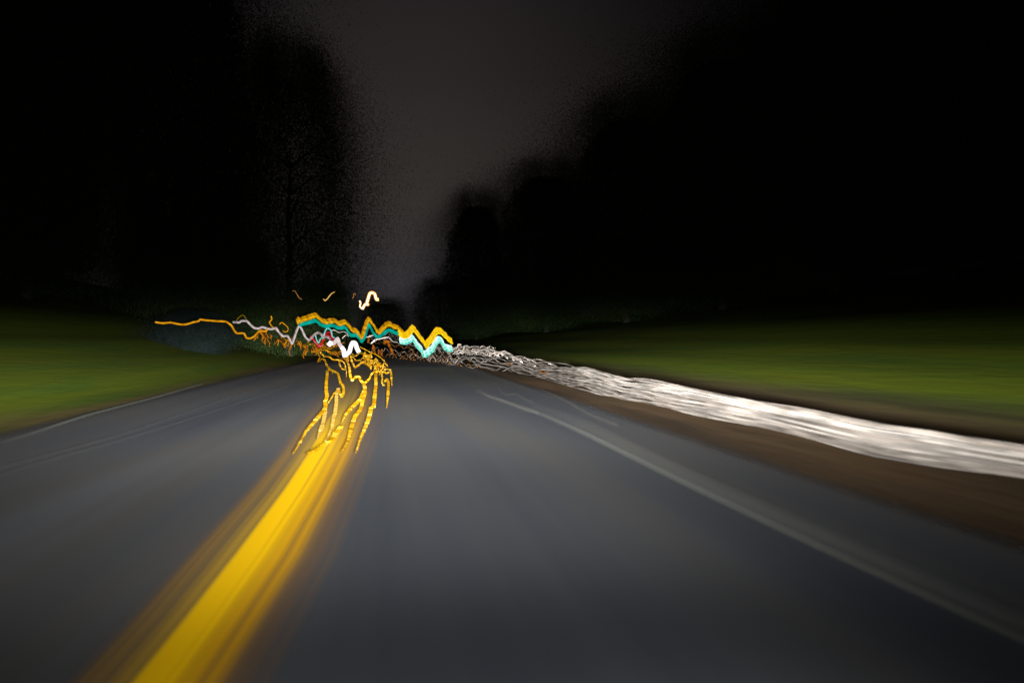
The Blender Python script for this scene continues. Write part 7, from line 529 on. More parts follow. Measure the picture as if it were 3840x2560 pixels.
 ('wire','wire',None,[(1.18,49.3,1.36,.023),(1.24,48.98,1.3,.023),(1.34,48.52,1.15,.023),(1.37,48.36,.96,.023),(1.48,47.82,.99,.023),(1.56,47.42,1.15,.023),(1.59,47.24,1.28,.022),(1.7,46.67,1.18,.022),(1.74,46.45,1.02,.022),(1.82,46.05,.84,.022),(1.9,45.62,.86,.022),(1.95,45.35,1.03,.022),(2.03,44.84,1.16,.021),(2.07,44.63,1.13,.021),(2.11,44.4,.94,.021),(2.19,43.88,.78,.021),(2.24,43.59,.81,.021),(2.28,43.32,.94,.021),(2.36,42.86,1.05,.021),(2.4,42.57,1.05,.02),(2.45,42.27,.87,.02),(2.5,41.94,.73,.02),(2.54,41.61,.71,.02),(2.59,41.29,.87,.02),(2.66,40.77,.97,.019),(2.72,40.33,.92,.019),(2.76,40.02,.8,.019),(2.8,39.68,.68,.019),(2.85,39.34,.66,.019),(2.89,38.96,.82,.019),(2.95,38.48,.94,.018),(2.94,38.49,.85,.018),(3.03,37.71,.76,.018),(3.05,37.57,.64,.018),(3.13,37.3,.63,.018),(3.14,37.24,.76,.018),(3.21,37.03,.95,.018),(3.24,36.95,.91,.018),(3.29,36.76,.77,.018),(3.36,36.55,.65,.018),(3.4,36.41,.7,.018),(3.47,36.19,.8,.017),(3.48,36.14,.88,.017),(3.53,35.96,.9,.017),(3.58,35.78,.8,.017),(3.62,35.64,.63,.017),(3.7,35.39,.71,.017),(3.74,35.25,.8,.017),(3.78,35.09,.9,.017),(3.82,34.94,.94,.017),(3.88,34.7,.77,.017),(3.91,34.59,.67,.017),(3.95,34.45,.67,.017),(3.97,34.37,.82,.017),(4.02,34.19,.94,.017),(4.07,34.02,.9,.016),(4.1,33.88,.8,.016),(4.15,33.66,.67,.016),(4.21,33.43,.68,.016),(4.22,33.37,.79,.016),(4.27,33.16,.9,.016),(4.29,33.08,.91,.016),(4.34,32.9,.78,.016),(4.39,32.64,.66,.016),(4.42,32.55,.69,.016),(4.46,32.36,.8,.016),(4.49,32.24,.9,.016),(4.53,32.04,.86,.016),(4.54,31.97,.75,.015),(4.6,31.7,.69,.015),(4.63,31.56,.72,.015),(4.67,31.36,.79,.015),(4.7,31.23,.88,.015)]),
 ('wire','wire',None,[(-1.71,59.83,.61,.031),(-1.69,59.77,.44,.031),(-1.49,59.14,.52,.031),(-1.35,58.69,.69,.031),(-1.25,58.39,.82,.031),(-1.11,57.95,.73,.03),(-.94,57.38,.48,.03),(-.86,57.12,.32,.03),(-.68,56.52,.44,.03),(-.61,56.28,.58,.03),(-.52,55.99,.77,.029),(-.32,55.3,.61,.029),(-.21,54.9,.48,.029),(-.09,54.49,.24,.029),(.01,54.14,.4,.029),(.14,53.65,.63,.028),(.24,53.26,.68,.028),(.34,52.92,.54,.028),(.49,52.33,.42,.028),(.58,51.94,.19,.027),(.71,51.39,.39,.027),(.82,50.91,.48,.027),(.91,50.53,.58,.027),(1.02,50.02,.47,.026),(1.12,49.54,.3,.026),(1.23,49.05,.17,.026),(1.26,48.88,.25,.026),(1.41,48.19,.42,.025),(1.48,47.8,.57,.025),(1.57,47.34,.45,.025),(1.67,46.82,.28,.025),(1.73,46.53,.12,.025),(1.82,46.02,.26,.024),(1.92,45.48,.31,.024),(1.97,45.18,.5,.024),(2.08,44.56,.37,.024),(2.17,44.03,.26,.023),(2.22,43.75,.11,.023),(2.27,43.4,.2,.023),(2.35,42.93,.33,.023),(2.45,42.25,.5,.022),(2.5,41.93,.35,.022),(2.59,41.3,.21,.022),(2.6,41.18,.06,.022),(2.7,40.47,.26,.022),(2.71,40.37,.26,.021),(2.81,39.66,.49,.021),(2.87,39.12,.29,.021),(2.89,38.99,.17,.021),(2.97,38.25,.1,.02),(3.01,37.93,.2,.02),(3.06,37.52,.32,.02),(3.13,37.29,.44,.02),(3.21,37.05,.3,.02),(3.27,36.82,.2,.02),(3.35,36.58,.13,.02),(3.39,36.44,.2,.019),(3.47,36.19,.36,.019),(3.51,36.05,.42,.019),(3.58,35.82,.26,.019),(3.63,35.61,.2,.019)]),
 ('wire','wire',None,[(-1.82,60.15,1.74,.019),(-1.76,59.96,1.58,.019),(-1.58,59.41,1.42,.019),(-1.49,59.13,1.43,.019),(-1.36,58.74,1.59,.019),(-1.15,58.08,1.72,.019),(-1.07,57.81,1.55,.019),(-.92,57.32,1.43,.018),(-.82,56.99,1.26,.018),(-.69,56.57,1.37,.018),(-.57,56.16,1.42,.018),(-.46,55.78,1.54,.018),(-.35,55.41,1.37,.018),(-.22,54.93,1.26,.018),(-.07,54.41,1.23,.018),(-.01,54.21,1.26,.018),(.13,53.67,1.31,.017),(.26,53.2,1.42,.017),(.34,52.91,1.26,.017),(.43,52.55,1.21,.017),(.53,52.19,1.04,.017),(.63,51.74,1.16,.017),(.76,51.19,1.21,.017),(.87,50.7,1.22,.017),(.98,50.2,1.16,.016),(1.07,49.81,1.1,.016),(1.13,49.5,.94,.016),(1.25,48.96,1.01,.016),(1.31,48.64,1.09,.016)]),
 ('wire','wire',None,[(-1.85,60.24,1.72,.023),(-1.76,59.96,1.46,.023),(-1.67,59.69,1.57,.023),(-1.56,59.34,1.65,.023),(-1.44,58.99,1.65,.023),(-1.39,58.83,1.64,.023),(-1.22,58.3,1.53,.022),(-1.08,57.86,1.4,.022),(-1.03,57.69,1.44,.022),(-.88,57.19,1.5,.022),(-.89,57.21,1.61,.022),(-.7,56.59,1.55,.022),(-.6,56.28,1.4,.022),(-.57,56.15,1.35,.022),(-.44,55.7,1.25,.021),(-.35,55.39,1.41,.021),(-.27,55.11,1.52,.021),(-.14,54.68,1.44,.021),(-.11,54.56,1.4,.021),(.01,54.13,1.24,.021),(.07,53.91,1.29,.021),(.21,53.37,1.28,.021),(.27,53.16,1.38,.021),(.4,52.69,1.36,.02),(.39,52.71,1.25,.02),(.51,52.25,1.13,.02),(.61,51.83,1.12,.02),(.7,51.44,1.23,.02),(.79,51.08,1.29,.02),(.87,50.72,1.24,.02),(.9,50.56,1.18,.02),(1.01,50.09,1.02,.019),(1.04,49.91,1.05,.019),(1.12,49.54,1.11,.019),(1.23,49.03,1.21,.019),(1.29,48.74,1.12,.019),(1.32,48.58,1.06,.019),(1.41,48.17,.96,.019),(1.48,47.84,.94,.019),(1.58,47.3,1.05,.018),(1.65,46.94,1.09,.018),(1.68,46.78,1.02,.018),(1.77,46.32,.92,.018),(1.8,46.12,.92,.018),(1.92,45.5,.85,.018),(1.95,45.3,.94,.018),(2,45.06,1.06,.018),(2.07,44.62,.98,.017),(2.15,44.16,.89,.017),(2.17,44.01,.82,.017),(2.25,43.57,.78,.017),(2.3,43.24,.86,.017)]),
 ('wire','wire',None,[(-.7,56.61,1.9,.029),(-.6,56.27,1.84,.028),(-.53,56.02,1.87,.028),(-.47,55.81,1.89,.028),(-.34,55.38,2,.028),(-.21,54.92,1.92,.028),(-.11,54.54,1.78,.028),(-.01,54.19,1.68,.027),(.1,53.78,1.69,.027),(.23,53.31,1.76,.027),(.29,53.09,1.87,.027),(.41,52.62,1.74,.027),(.45,52.47,1.64,.026),(.63,51.73,1.54,.026),(.69,51.48,1.59,.026),(.76,51.17,1.66,.026),(.88,50.66,1.63,.026),(.95,50.35,1.61,.025),(1.02,50.01,1.45,.025),(1.11,49.6,1.43,.025),(1.17,49.31,1.47,.025),(1.28,48.81,1.51,.025),(1.38,48.29,1.5,.025),(1.43,48.06,1.45,.024),(1.53,47.58,1.38,.024),(1.59,47.27,1.3,.024),(1.71,46.63,1.33,.024),(1.74,46.46,1.35,.024),(1.83,46,1.36,.023),(1.9,45.62,1.35,.023),(1.94,45.35,1.23,.023),(2.04,44.78,1.19,.023),(2.09,44.48,1.14,.023),(2.15,44.14,1.26,.022),(2.21,43.76,1.29,.022),(2.3,43.24,1.2,.022),(2.34,42.95,1.14,.022),(2.43,42.36,1.09,.022),(2.46,42.2,1.08,.021),(2.53,41.71,1.13,.021),(2.58,41.32,1.14,.021),(2.64,40.93,1.08,.021),(2.7,40.51,1.04,.021),(2.76,40.05,.89,.02),(2.81,39.63,.98,.02),(2.86,39.22,.97,.02),(2.88,39.03,1.06,.02),(2.94,38.52,1.03,.02),(2.96,38.38,.94,.02),(3.01,37.88,.91,.019),(3.06,37.51,.99,.019),(3.15,37.24,1.01,.019),(3.17,37.15,1.09,.019),(3.23,36.99,1.02,.019),(3.29,36.78,.96,.019),(3.38,36.46,.92,.019),(3.4,36.4,.98,.019),(3.46,36.2,1,.019),(3.5,36.06,1.1,.018),(3.57,35.83,1.03,.018),(3.63,35.64,1.01,.018),(3.67,35.48,.95,.018),(3.72,35.32,.98,.018),(3.77,35.11,1.05,.018),(3.81,34.99,1.1,.018),(3.87,34.74,1.04,.018),(3.89,34.68,1.02,.018),(3.96,34.42,.99,.018),(4.01,34.21,1.02,.018),(4.06,34.03,1.06,.018),(4.09,33.92,1.1,.018),(4.14,33.71,1.05,.017),(4.2,33.47,1.04,.017),(4.22,33.4,.96,.017),(4.28,33.12,.98,.017),(4.31,33.03,1.07,.017),(4.34,32.89,1.08,.017),(4.38,32.73,1.08,.017),(4.44,32.46,1.01,.017),(4.47,32.33,.97,.017),(4.49,32.24,.99,.017),(4.55,31.96,1.05,.017),(4.57,31.86,1.09,.017),(4.63,31.57,1.02,.016),(4.66,31.4,.99,.016)]),
 ('wire','wire',None,[(-.55,56.08,1.36,.026),(-.39,55.55,1.5,.025),(-.3,55.22,1.61,.025),(-.14,54.67,1.72,.025),(-.01,54.21,1.53,.025),(.17,53.55,1.36,.025),(.26,53.2,1.27,.024),(.36,52.83,1.4,.024),(.52,52.2,1.51,.024),(.6,51.87,1.49,.024),(.72,51.35,1.31,.024),(.83,50.88,1.22,.023),(.96,50.27,1.06,.023),(1.07,49.77,1.23,.023),(1.19,49.21,1.29,.023),(1.27,48.86,1.32,.022),(1.38,48.33,1.18,.022),(1.49,47.77,1,.022),(1.58,47.33,.96,.022),(1.63,47.07,1.09,.022),(1.77,46.3,1.19,.021),(1.86,45.82,1.2,.021),(1.94,45.35,1.04,.021),(2.05,44.74,.89,.021),(2.11,44.37,.87,.021),(2.2,43.84,.97,.02),(2.29,43.27,1.06,.02),(2.34,42.95,1.07,.02)]),
 ('wire','wire',None,[(1.57,47.38,.25,.025),(1.64,46.98,.38,.025),(1.74,46.45,.34,.025),(1.81,46.08,.22,.025),(1.88,45.71,.14,.024),(1.93,45.42,.15,.024),(2.05,44.72,.25,.024),(2.1,44.48,.38,.024),(2.16,44.11,.34,.024),(2.19,43.88,.21,.023),(2.29,43.26,.09,.023),(2.34,42.99,.09,.023),(2.38,42.7,.23,.023),(2.45,42.26,.3,.023),(2.54,41.6,.33,.022),(2.6,41.18,.19,.022),(2.64,40.9,.1,.022),(2.69,40.52,.12,.022),(2.78,39.86,.2,.021),(2.8,39.68,.28,.021),(2.85,39.33,.25,.021),(2.9,38.87,.2,.021),(2.97,38.3,.12,.021),(3.01,37.93,.12,.02),(3.05,37.58,.21,.02)]),
 ('wire','wire_brown',None,[(-.08,54.46,1.23,.021),(.02,54.09,1.06,.021),(.16,53.56,.91,.021),(.27,53.18,.81,.021),(.33,52.94,.83,.021),(.44,52.52,.99,.021),(.52,52.22,1.07,.021),(.66,51.62,.98,.02),(.75,51.24,.92,.02),(.85,50.8,.7,.02),(.92,50.47,.79,.02),(1.02,50.02,.89,.02),(1.1,49.64,.98,.019),(1.19,49.25,.85,.019),(1.25,48.95,.76,.019),(1.39,48.28,.66,.019),(1.46,47.9,.71,.019),(1.52,47.61,.79,.019),(1.61,47.14,.91,.019),(1.71,46.63,.83,.018),(1.78,46.24,.75,.018),(1.87,45.79,.57,.018),(1.96,45.26,.7,.018),(2.02,44.95,.69,.018),(2.06,44.66,.85,.018),(2.13,44.24,.72,.018),(2.17,44.01,.58,.017),(2.26,43.47,.48,.017),(2.32,43.08,.58,.017),(2.39,42.67,.67,.017),(2.46,42.19,.74,.017),(2.53,41.72,.7,.017),(2.58,41.36,.53,.016),(2.62,41.05,.46,.016),(2.71,40.42,.54,.016),(2.74,40.17,.58,.016),(2.79,39.78,.7,.016),(2.85,39.3,.62,.016),(2.89,39,.51,.015),(2.94,38.54,.41,.015),(2.99,38.06,.41,.015),(3.03,37.69,.59,.015),(3.08,37.44,.67,.015),(3.15,37.22,.6,.015)]),
 ('wire','wire_brown',None,[(-1.1,57.92,-.03,.028),(-1.03,57.68,.01,.028),(-.93,57.37,.18,.028),(-.82,56.98,.3,.027),(-.74,56.74,.21,.027),(-.66,56.47,-.01,.027),(-.53,56.01,-.06,.027),(-.47,55.8,.09,.027),(-.39,55.54,.17,.027),(-.29,55.21,.33,.026),(-.17,54.76,.18,.026),(-.11,54.55,.03,.026),(.01,54.13,-.14,.026),(.04,54.03,-.07,.026),(.12,53.73,.13,.026),(.25,53.25,.33,.026),(.32,52.97,.13,.025),(.4,52.67,-.03,.025),(.52,52.2,-.09,.025),(.57,51.98,-.04,.025),(.69,51.5,.12,.025),(.74,51.28,.26,.025),(.81,50.97,.12,.025),(.9,50.56,-.05,.024),(.95,50.33,-.14,.024),(1.04,49.93,-.02,.024),(1.12,49.54,.11,.024),(1.16,49.37,.26,.024),(1.26,48.91,.16,.024),(1.35,48.47,.02,.023),(1.4,48.24,-.14,.023),(1.48,47.84,-.08,.023),(1.53,47.59,.09,.023)]),
 ('wire','wire',None,[(.21,53.39,1.56,.025),(.28,53.13,1.47,.025),(.46,52.47,1.46,.025),(.55,52.09,1.33,.025),(.65,51.68,1.4,.025),(.79,51.05,1.47,.024),(.93,50.43,1.5,.024),(1.03,49.99,1.32,.024),(1.14,49.48,1.21,.024),(1.23,49.06,1.13,.024),(1.33,48.54,1.18,.023),(1.44,48.04,1.25,.023),(1.54,47.51,1.24,.023),(1.67,46.85,1.21,.022),(1.71,46.64,1.07,.022),(1.84,45.93,1.03,.022),(1.93,45.42,1.09,.022),(2.04,44.8,1.17,.021),(2.1,44.48,1.14,.021),(2.19,43.92,1.06,.021),(2.25,43.56,.99,.021),(2.33,43,.94,.021),(2.4,42.57,.96,.021),(2.46,42.17,.97,.02),(2.55,41.54,1.03,.02),(2.61,41.15,.91,.02),(2.71,40.39,.91,.019),(2.74,40.18,.83,.019),(2.82,39.57,.87,.019),(2.89,38.94,.89,.019),(2.92,38.72,.9,.019),(3,37.97,.82,.018),(3.04,37.66,.81,.018),(3.12,37.34,.8,.018),(3.2,37.08,.8,.018),(3.27,36.85,.88,.018),(3.35,36.59,.91,.018),(3.38,36.46,.87,.018),(3.49,36.1,.83,.018),(3.56,35.87,.8,.017),(3.6,35.72,.86,.017),(3.67,35.48,.9,.017),(3.74,35.25,.98,.017),(3.79,35.05,.89,.017),(3.86,34.8,.85,.017),(3.92,34.56,.84,.017),(3.99,34.3,.87,.017),(4.04,34.12,.94,.017),(4.1,33.89,.94,.017),(4.13,33.75,.9,.017),(4.21,33.41,.87,.016),(4.26,33.21,.85,.016),(4.35,32.86,.86,.016),(4.37,32.75,.88,.016),(4.42,32.54,.88,.016),(4.47,32.3,.86,.016),(4.52,32.1,.84,.016),(4.55,31.95,.81,.016),(4.62,31.63,.83,.015),(4.66,31.4,.87,.015),(4.7,31.21,.89,.015),(4.75,30.96,.86,.015),(4.8,30.73,.79,.015),(4.84,30.5,.86,.015)]),
 ('wire','wire_brown',None,[(-.14,54.65,.41,.025),(-.05,54.33,.49,.025),(.07,53.9,.38,.025),(.17,53.54,.27,.024),(.29,53.1,.26,.024),(.39,52.72,.32,.024),(.51,52.26,.4,.024),(.57,52.02,.46,.024),(.69,51.5,.31,.024),(.72,51.37,.21,.023),(.87,50.7,.21,.023),(.98,50.21,.28,.023),(1.04,49.92,.33,.023),(1.11,49.6,.34,.023),(1.21,49.16,.26,.022),(1.33,48.56,.2,.022),(1.38,48.3,.12,.022),(1.48,47.83,.2,.022),(1.57,47.36,.29,.022),(1.67,46.86,.32,.021),(1.69,46.72,.24,.021),(1.79,46.22,.19,.021),(1.87,45.79,.13,.021),(1.96,45.29,.21,.021),(2.02,44.94,.27,.021),(2.08,44.55,.31,.021),(2.16,44.09,.19,.02),(2.22,43.75,.14,.02),(2.3,43.2,.15,.02),(2.36,42.82,.19,.02)]),
 ('wire','wire_brown',None,[(1.6,47.19,1.19,.015),(1.69,46.72,1.15,.015),(1.75,46.4,1.02,.015),(1.85,45.86,1.08,.015),(1.94,45.39,1.03,.014),(2.03,44.85,1.15,.014),(2.05,44.72,1.13,.014),(2.15,44.16,1.02,.014),(2.22,43.7,.94,.014),(2.29,43.26,.94,.014),(2.35,42.92,.97,.014),(2.42,42.43,1,.013),(2.51,41.84,1,.013),(2.54,41.61,.92,.013),(2.62,41.09,.83,.013),(2.66,40.75,.85,.013),(2.73,40.27,.85,.013),(2.81,39.66,.95,.013),(2.84,39.39,.88,.013),(2.89,39,.81,.012),(2.96,38.39,.76,.012),(3,38.02,.84,.012),(3.05,37.55,.84,.012),(3.12,37.32,.95,.012),(3.16,37.18,.88,.012),(3.26,36.88,.86,.012),(3.34,36.61,.74,.012),(3.36,36.56,.79,.012),(3.42,36.36,.87,.012),(3.48,36.13,.9,.011),(3.55,35.9,.89,.011),(3.61,35.7,.87,.011),(3.66,35.53,.79,.011),(3.74,35.24,.85,.011),(3.77,35.12,.89,.011),(3.84,34.87,.91,.011),(3.89,34.7,.92,.011),(3.94,34.49,.85,.011),(3.98,34.34,.86,.011),(4.04,34.1,.82,.011),(4.07,34.01,.85,.011),(4.14,33.72,.9,.011),(4.19,33.51,.92,.011),(4.24,33.3,.9,.011),(4.3,33.06,.8,.011)]),
 ('wire','wire_brown',None,[(.61,51.82,.4,.029),(.69,51.48,.51,.029),(.79,51.04,.53,.029),(.89,50.59,.57,.029),(.94,50.4,.55,.029),(1.03,49.96,.39,.028),(1.1,49.66,.4,.028),(1.23,49.07,.36,.028),(1.27,48.85,.42,.028),(1.35,48.46,.54,.028),(1.43,48.09,.45,.027),(1.53,47.58,.41,.027),(1.55,47.47,.33,.027),(1.64,47.03,.38,.027),(1.72,46.58,.41,.027),(1.76,46.37,.49,.026),(1.87,45.76,.44,.026),(1.94,45.36,.43,.026),(1.96,45.26,.3,.026),(2.02,44.89,.32,.026),(2.1,44.43,.42,.025),(2.19,43.9,.39,.025),(2.2,43.86,.4,.025),(2.26,43.46,.34,.025),(2.33,43.02,.28,.025),(2.41,42.51,.27,.024),(2.44,42.28,.34,.024),(2.51,41.83,.44,.024),(2.56,41.52,.4,.024),(2.62,41.06,.28,.024),(2.66,40.78,.22,.023),(2.7,40.47,.3,.023),(2.77,39.96,.33,.023),(2.8,39.69,.41,.023),(2.85,39.29,.35,.023),(2.88,39.01,.32,.022),(2.92,38.71,.25,.022),(2.97,38.26,.24,.022),(2.99,38.08,.35,.022),(3.04,37.65,.39,.022),(3.09,37.42,.38,.021),(3.14,37.24,.29,.021),(3.2,37.07,.27,.021),(3.27,36.85,.27,.021),(3.3,36.76,.29,.021),(3.35,36.58,.39,.021),(3.41,36.37,.36,.021),(3.45,36.26,.26,.021)]),
 ('wire','wire',None,[(-1.73,59.88,2.35,.034),(-1.57,59.4,2.1,.034),(-1.44,58.97,1.86,.033),(-1.27,58.45,2.05,.033),(-1.12,57.96,2.17,.033),(-.96,57.46,2.28,.033),(-.85,57.08,2.13,.032),(-.64,56.4,1.88,.032),(-.53,56.02,1.76,.032),(-.41,55.6,1.9,.032),(-.3,55.23,2,.031),(-.15,54.68,2.08,.031),(-.06,54.39,1.99,.031),(.1,53.81,1.72,.031),(.19,53.48,1.54,.03),(.31,53.02,1.65,.03),(.46,52.44,1.79,.03),(.58,51.95,1.9,.03),(.69,51.51,1.72,.029),(.83,50.87,1.59,.029),(.93,50.43,1.44,.029),(1.01,50.06,1.51,.029),(1.18,49.29,1.58,.028),(1.26,48.89,1.65,.028),(1.39,48.28,1.52,.028),(1.45,47.96,1.37,.027),(1.52,47.61,1.16,.027),(1.65,46.94,1.36,.027),(1.76,46.35,1.47,.026),(1.81,46.07,1.52,.026),(1.91,45.53,1.36,.026),(2,45.02,1.19,.026),(2.09,44.49,1.08,.025),(2.17,44.01,1.16,.025),(2.25,43.51,1.2,.025),(2.31,43.17,1.37,.025),(2.4,42.56,1.19,.024),(2.5,41.9,1.1,.024),(2.56,41.5,.93,.024),(2.61,41.11,1.05,.024),(2.7,40.46,1.18,.023),(2.74,40.14,1.21,.023),(2.83,39.48,1.08,.023),(2.87,39.1,.96,.022),(2.91,38.81,.81,.022),(2.99,38.12,.92,.022),(3.03,37.72,1.07,.022),(3.1,37.37,1.12,.022),(3.15,37.22,1.06,.021),(3.23,36.99,.93,.021),(3.31,36.72,.9,.021),(3.38,36.48,.98,.021),(3.48,36.16,1.09,.021),(3.47,36.17,1.19,.021),(3.59,35.78,1.13,.021)]),
 ('wire','wire_brown',None,[(-1.65,59.64,1.44,.032),(-1.59,59.46,1.38,.032),(-1.42,58.92,1.25,.032),(-1.28,58.48,1.1,.032),(-1.13,58,1.16,.032),(-1.03,57.69,1.2,.031),(-.93,57.34,1.31,.031),(-.74,56.71,1.19,.031),(-.63,56.36,1.09,.031),(-.47,55.83,1.04,.03),(-.39,55.52,1.05,.03),(-.27,55.13,1.03,.03),(-.13,54.63,1.14,.03),(-.04,54.32,1.04,.03),(.09,53.84,1.03,.029),(.21,53.38,.92,.029),(.32,52.99,.97,.029),(.4,52.68,1,.029),(.55,52.09,.99,.028),(.65,51.66,.93,.028),(.78,51.12,.92,.028),(.84,50.82,.8,.028),(.98,50.21,.81,.027),(1.1,49.66,.88,.027),(1.16,49.38,.83,.027),(1.27,48.87,.88,.027),(1.35,48.47,.79,.026),(1.47,47.88,.74,.026)]),
 ('wire','wire',None,[(4.19,31.18,.63,.018),(4.25,30.92,.68,.017),(4.3,30.65,.74,.017),(4.35,30.38,.76,.017),(4.41,30.12,.78,.017),(4.46,29.85,.8,.017),(4.5,29.59,.81,.017),(4.55,29.32,.8,.017),(4.6,29.05,.79,.016),(4.64,28.79,.74,.016),(4.68,28.52,.73,.016),(4.72,28.23,.66,.016),(4.75,27.91,.59,.016)]),
 ('wire','wire',None,[(4.28,30.77,.62,.027),(4.36,30.37,.69,.026),(4.43,29.97,.76,.026),(4.5,29.58,.8,.026),(4.58,29.18,.84,.025),(4.64,28.79,.86,.025),(4.71,28.39,.85,.025),(4.75,27.91,.82,.024),(4.79,27.44,.78,.024),(4.83,26.97,.7,.023),(4.87,26.49,.64,.023),(4.9,26.02,.56,.023),(4.92,25.55,.48,.022)]),
 ('wire','wire',None,[(3.58,33.73,.61,.025),(3.69,33.34,.71,.025),(3.78,32.95,.79,.025),(3.88,32.56,.86,.024),(3.97,32.16,.92,.024),(4.06,31.77,.92,.024),(4.15,31.39,.93,.023),(4.23,31,.91,.023),(4.31,30.61,.88,.023),(4.38,30.22,.83,.023),(4.46,29.83,.77,.022),(4.53,29.45,.7,.022),(4.6,29.06,.62,.022)]),
 ('wire','wire',None,[(3.09,35.51,.6,.02),(3.15,35.3,.66,.02),(3.21,35.1,.75,.02),(3.26,34.9,.81,.02),(3.32,34.7,.83,.02),(3.38,34.5,.86,.02),(3.43,34.3,.87,.02),(3.49,34.1,.87,.02),(3.54,33.9,.84,.019),(3.59,33.7,.8,.019),(3.64,33.5,.76,.019),(3.7,33.3,.71,.019),(3.75,33.1,.63,.019)]),
 ('wire','wire',None,[(3.75,33.06,.62,.029),(3.86,32.65,.71,.029),(3.96,32.23,.79,.029),(4.05,31.81,.87,.028),(4.14,31.4,.91,.028),(4.23,30.98,.94,.028),(4.32,30.57,.95,.027),(4.4,30.16,.92,.027),(4.47,29.74,.9,.026),(4.55,29.33,.85,.026),(4.62,28.92,.77,.026),(4.69,28.51,.7,.025)]),
 ('wire','wire',None,[(4.42,30.02,.61,.026),(4.48,29.73,.69,.025),(4.53,29.45,.72,.025),(4.58,29.17,.78,.025),(4.63,28.88,.82,.025),(4.67,28.6,.82,.024),(4.71,28.3,.83,.024),(4.75,27.96,.79,.024),(4.78,27.62,.76,.024),(4.81,27.28,.71,.023),(4.83,26.94,.65,.023),(4.86,26.6,.59,.023),(4.88,26.26,.52,.022)]),
 ('wire','wire',None,[(4.76,27.78,.59,.017),(4.79,27.42,.64,.017),(4.82,27.07,.66,.017),(4.85,26.72,.71,.017),(4.88,26.37,.72,.017),(4.9,26.02,.72,.016),(4.92,25.66,.72,.016),(4.94,25.31,.71,.016),(4.952,24.96,.649,.016),(4.966,24.61,.618,.015),(4.977,24.26,.542,.015),(4.987,23.91,.48,.015),(4.994,23.57,.428,.015)]),
 ('wire','wire',None,[(3.18,35.18,.57,.026),(3.3,34.77,.68,.026),(3.42,34.35,.72,.026),(3.53,33.94,.77,.025),(3.64,33.52,.8,.025),(3.74,33.11,.83,.025),(3.84,32.7,.85,.025),(3.94,32.28,.82,.024),(4.04,31.87,.8,.024),(4.13,31.46,.78,.024),(4.22,31.05,.72,.023),(4.3,30.64,.67,.023),(4.38,30.23,.62,.023)]),
 ('wire','wire',None,[(4.62,28.95,.62,.017),(4.65,28.76,.69,.017),(4.68,28.56,.75,.017),(4.71,28.36,.79,.017),(4.73,28.13,.79,.017),(4.75,27.9,.8,.017),(4.77,27.67,.79,.016),(4.79,27.44,.78,.016),(4.81,27.21,.76,.016),(4.83,26.98,.7,.016),(4.85,26.75,.64,.016),(4.87,26.52,.57,.016)]),
 ('wire','wire',None,[(4.5,29.58,.62,.028),(4.54,29.39,.7,.028),(4.57,29.19,.76,.028),(4.61,28.99,.81,.027),(4.64,28.8,.85,.027),(4.67,28.6,.89,.027),(4.7,28.4,.89,.027),(4.73,28.16,.86,.027),(4.75,27.93,.81,.026),(4.77,27.69,.76,.026),(4.79,27.45,.7,.026),(4.81,27.22,.63,.026),(4.83,26.98,.55,.026)]),
 ('wire','wire',None,[(4.84,26.84,.56,.021),(4.87,26.48,.59,.021),(4.89,26.11,.61,.021),(4.91,25.75,.64,.021),(4.93,25.39,.67,.02),(4.95,25.02,.67,.02),(4.964,24.66,.657,.02),(4.976,24.3,.645,.019),(4.986,23.93,.59,.019),(4.994,23.57,.569,.019),(4.999,23.21,.553,.018),(5.002,22.85,.506,.018)]),
 ('wire','wire',None,[(3.19,35.16,.6,.021),(3.28,34.83,.68,.02),(3.37,34.51,.73,.02),(3.46,34.18,.81,.02),(3.55,33.86,.85,.02),(3.63,33.53,.87,.02),(3.72,33.21,.85,.019),(3.8,32.88,.86,.019),(3.88,32.56,.85,.019),(3.95,32.24,.81,.019),(4.03,31.91,.75,.019),(4.1,31.59,.69,.019),(4.17,31.27,.63,.018)]),
 ('wire','wire',None,[(3.22,35.04,.59,.023),(3.3,34.78,.68,.023),(3.37,34.51,.74,.023),(3.45,34.24,.8,.023),(3.52,33.98,.85,.022),(3.59,33.71,.87,.022),(3.66,33.45,.88,.022),(3.72,33.19,.86,.022),(3.79,32.92,.85,.022),(3.85,32.66,.78,.022),(3.92,32.39,.77,.021),(3.98,32.13,.7,.021)]),
 ('wire','wire',None,[(3.66,33.42,.63,.021),(3.76,33.06,.68,.021),(3.85,32.69,.73,.02),(3.93,32.32,.77,.02),(4.02,31.96,.8,.02),(4.1,31.59,.82,.02),(4.18,31.23,.83,.019),(4.25,30.87,.82,.019),(4.33,30.5,.81,.019),(4.4,30.14,.77,.019),(4.47,29.78,.72,.019),(4.53,29.42,.68,.018),(4.6,29.06,.63,.018)]),
 ('wire','wire',None,[(4.3,30.66,.63,.026),(4.34,30.43,.69,.026),(4.39,30.21,.73,.026),(4.43,29.98,.78,.026),(4.47,29.76,.82,.026),(4.51,29.53,.84,.025),(4.55,29.31,.84,.025),(4.59,29.09,.85,.025),(4.63,28.86,.81,.025),(4.67,28.64,.78,.025),(4.7,28.42,.73,.025),(4.73,28.15,.66,.024)]),
 ('wire','wire',None,[(4.91,25.86,.49,.016),(4.93,25.42,.56,.015),(4.951,24.99,.573,.015),(4.968,24.56,.634,.015),(4.981,24.13,.639,.015),(4.991,23.7,.661,.015),(4.998,23.27,.679,.014),(5.002,22.84,.67,.014),(5.002,22.41,.672,.014),(4.999,21.99,.638,.013),(4.992,21.56,.6,.013),(4.982,21.13,.569,.013)]),
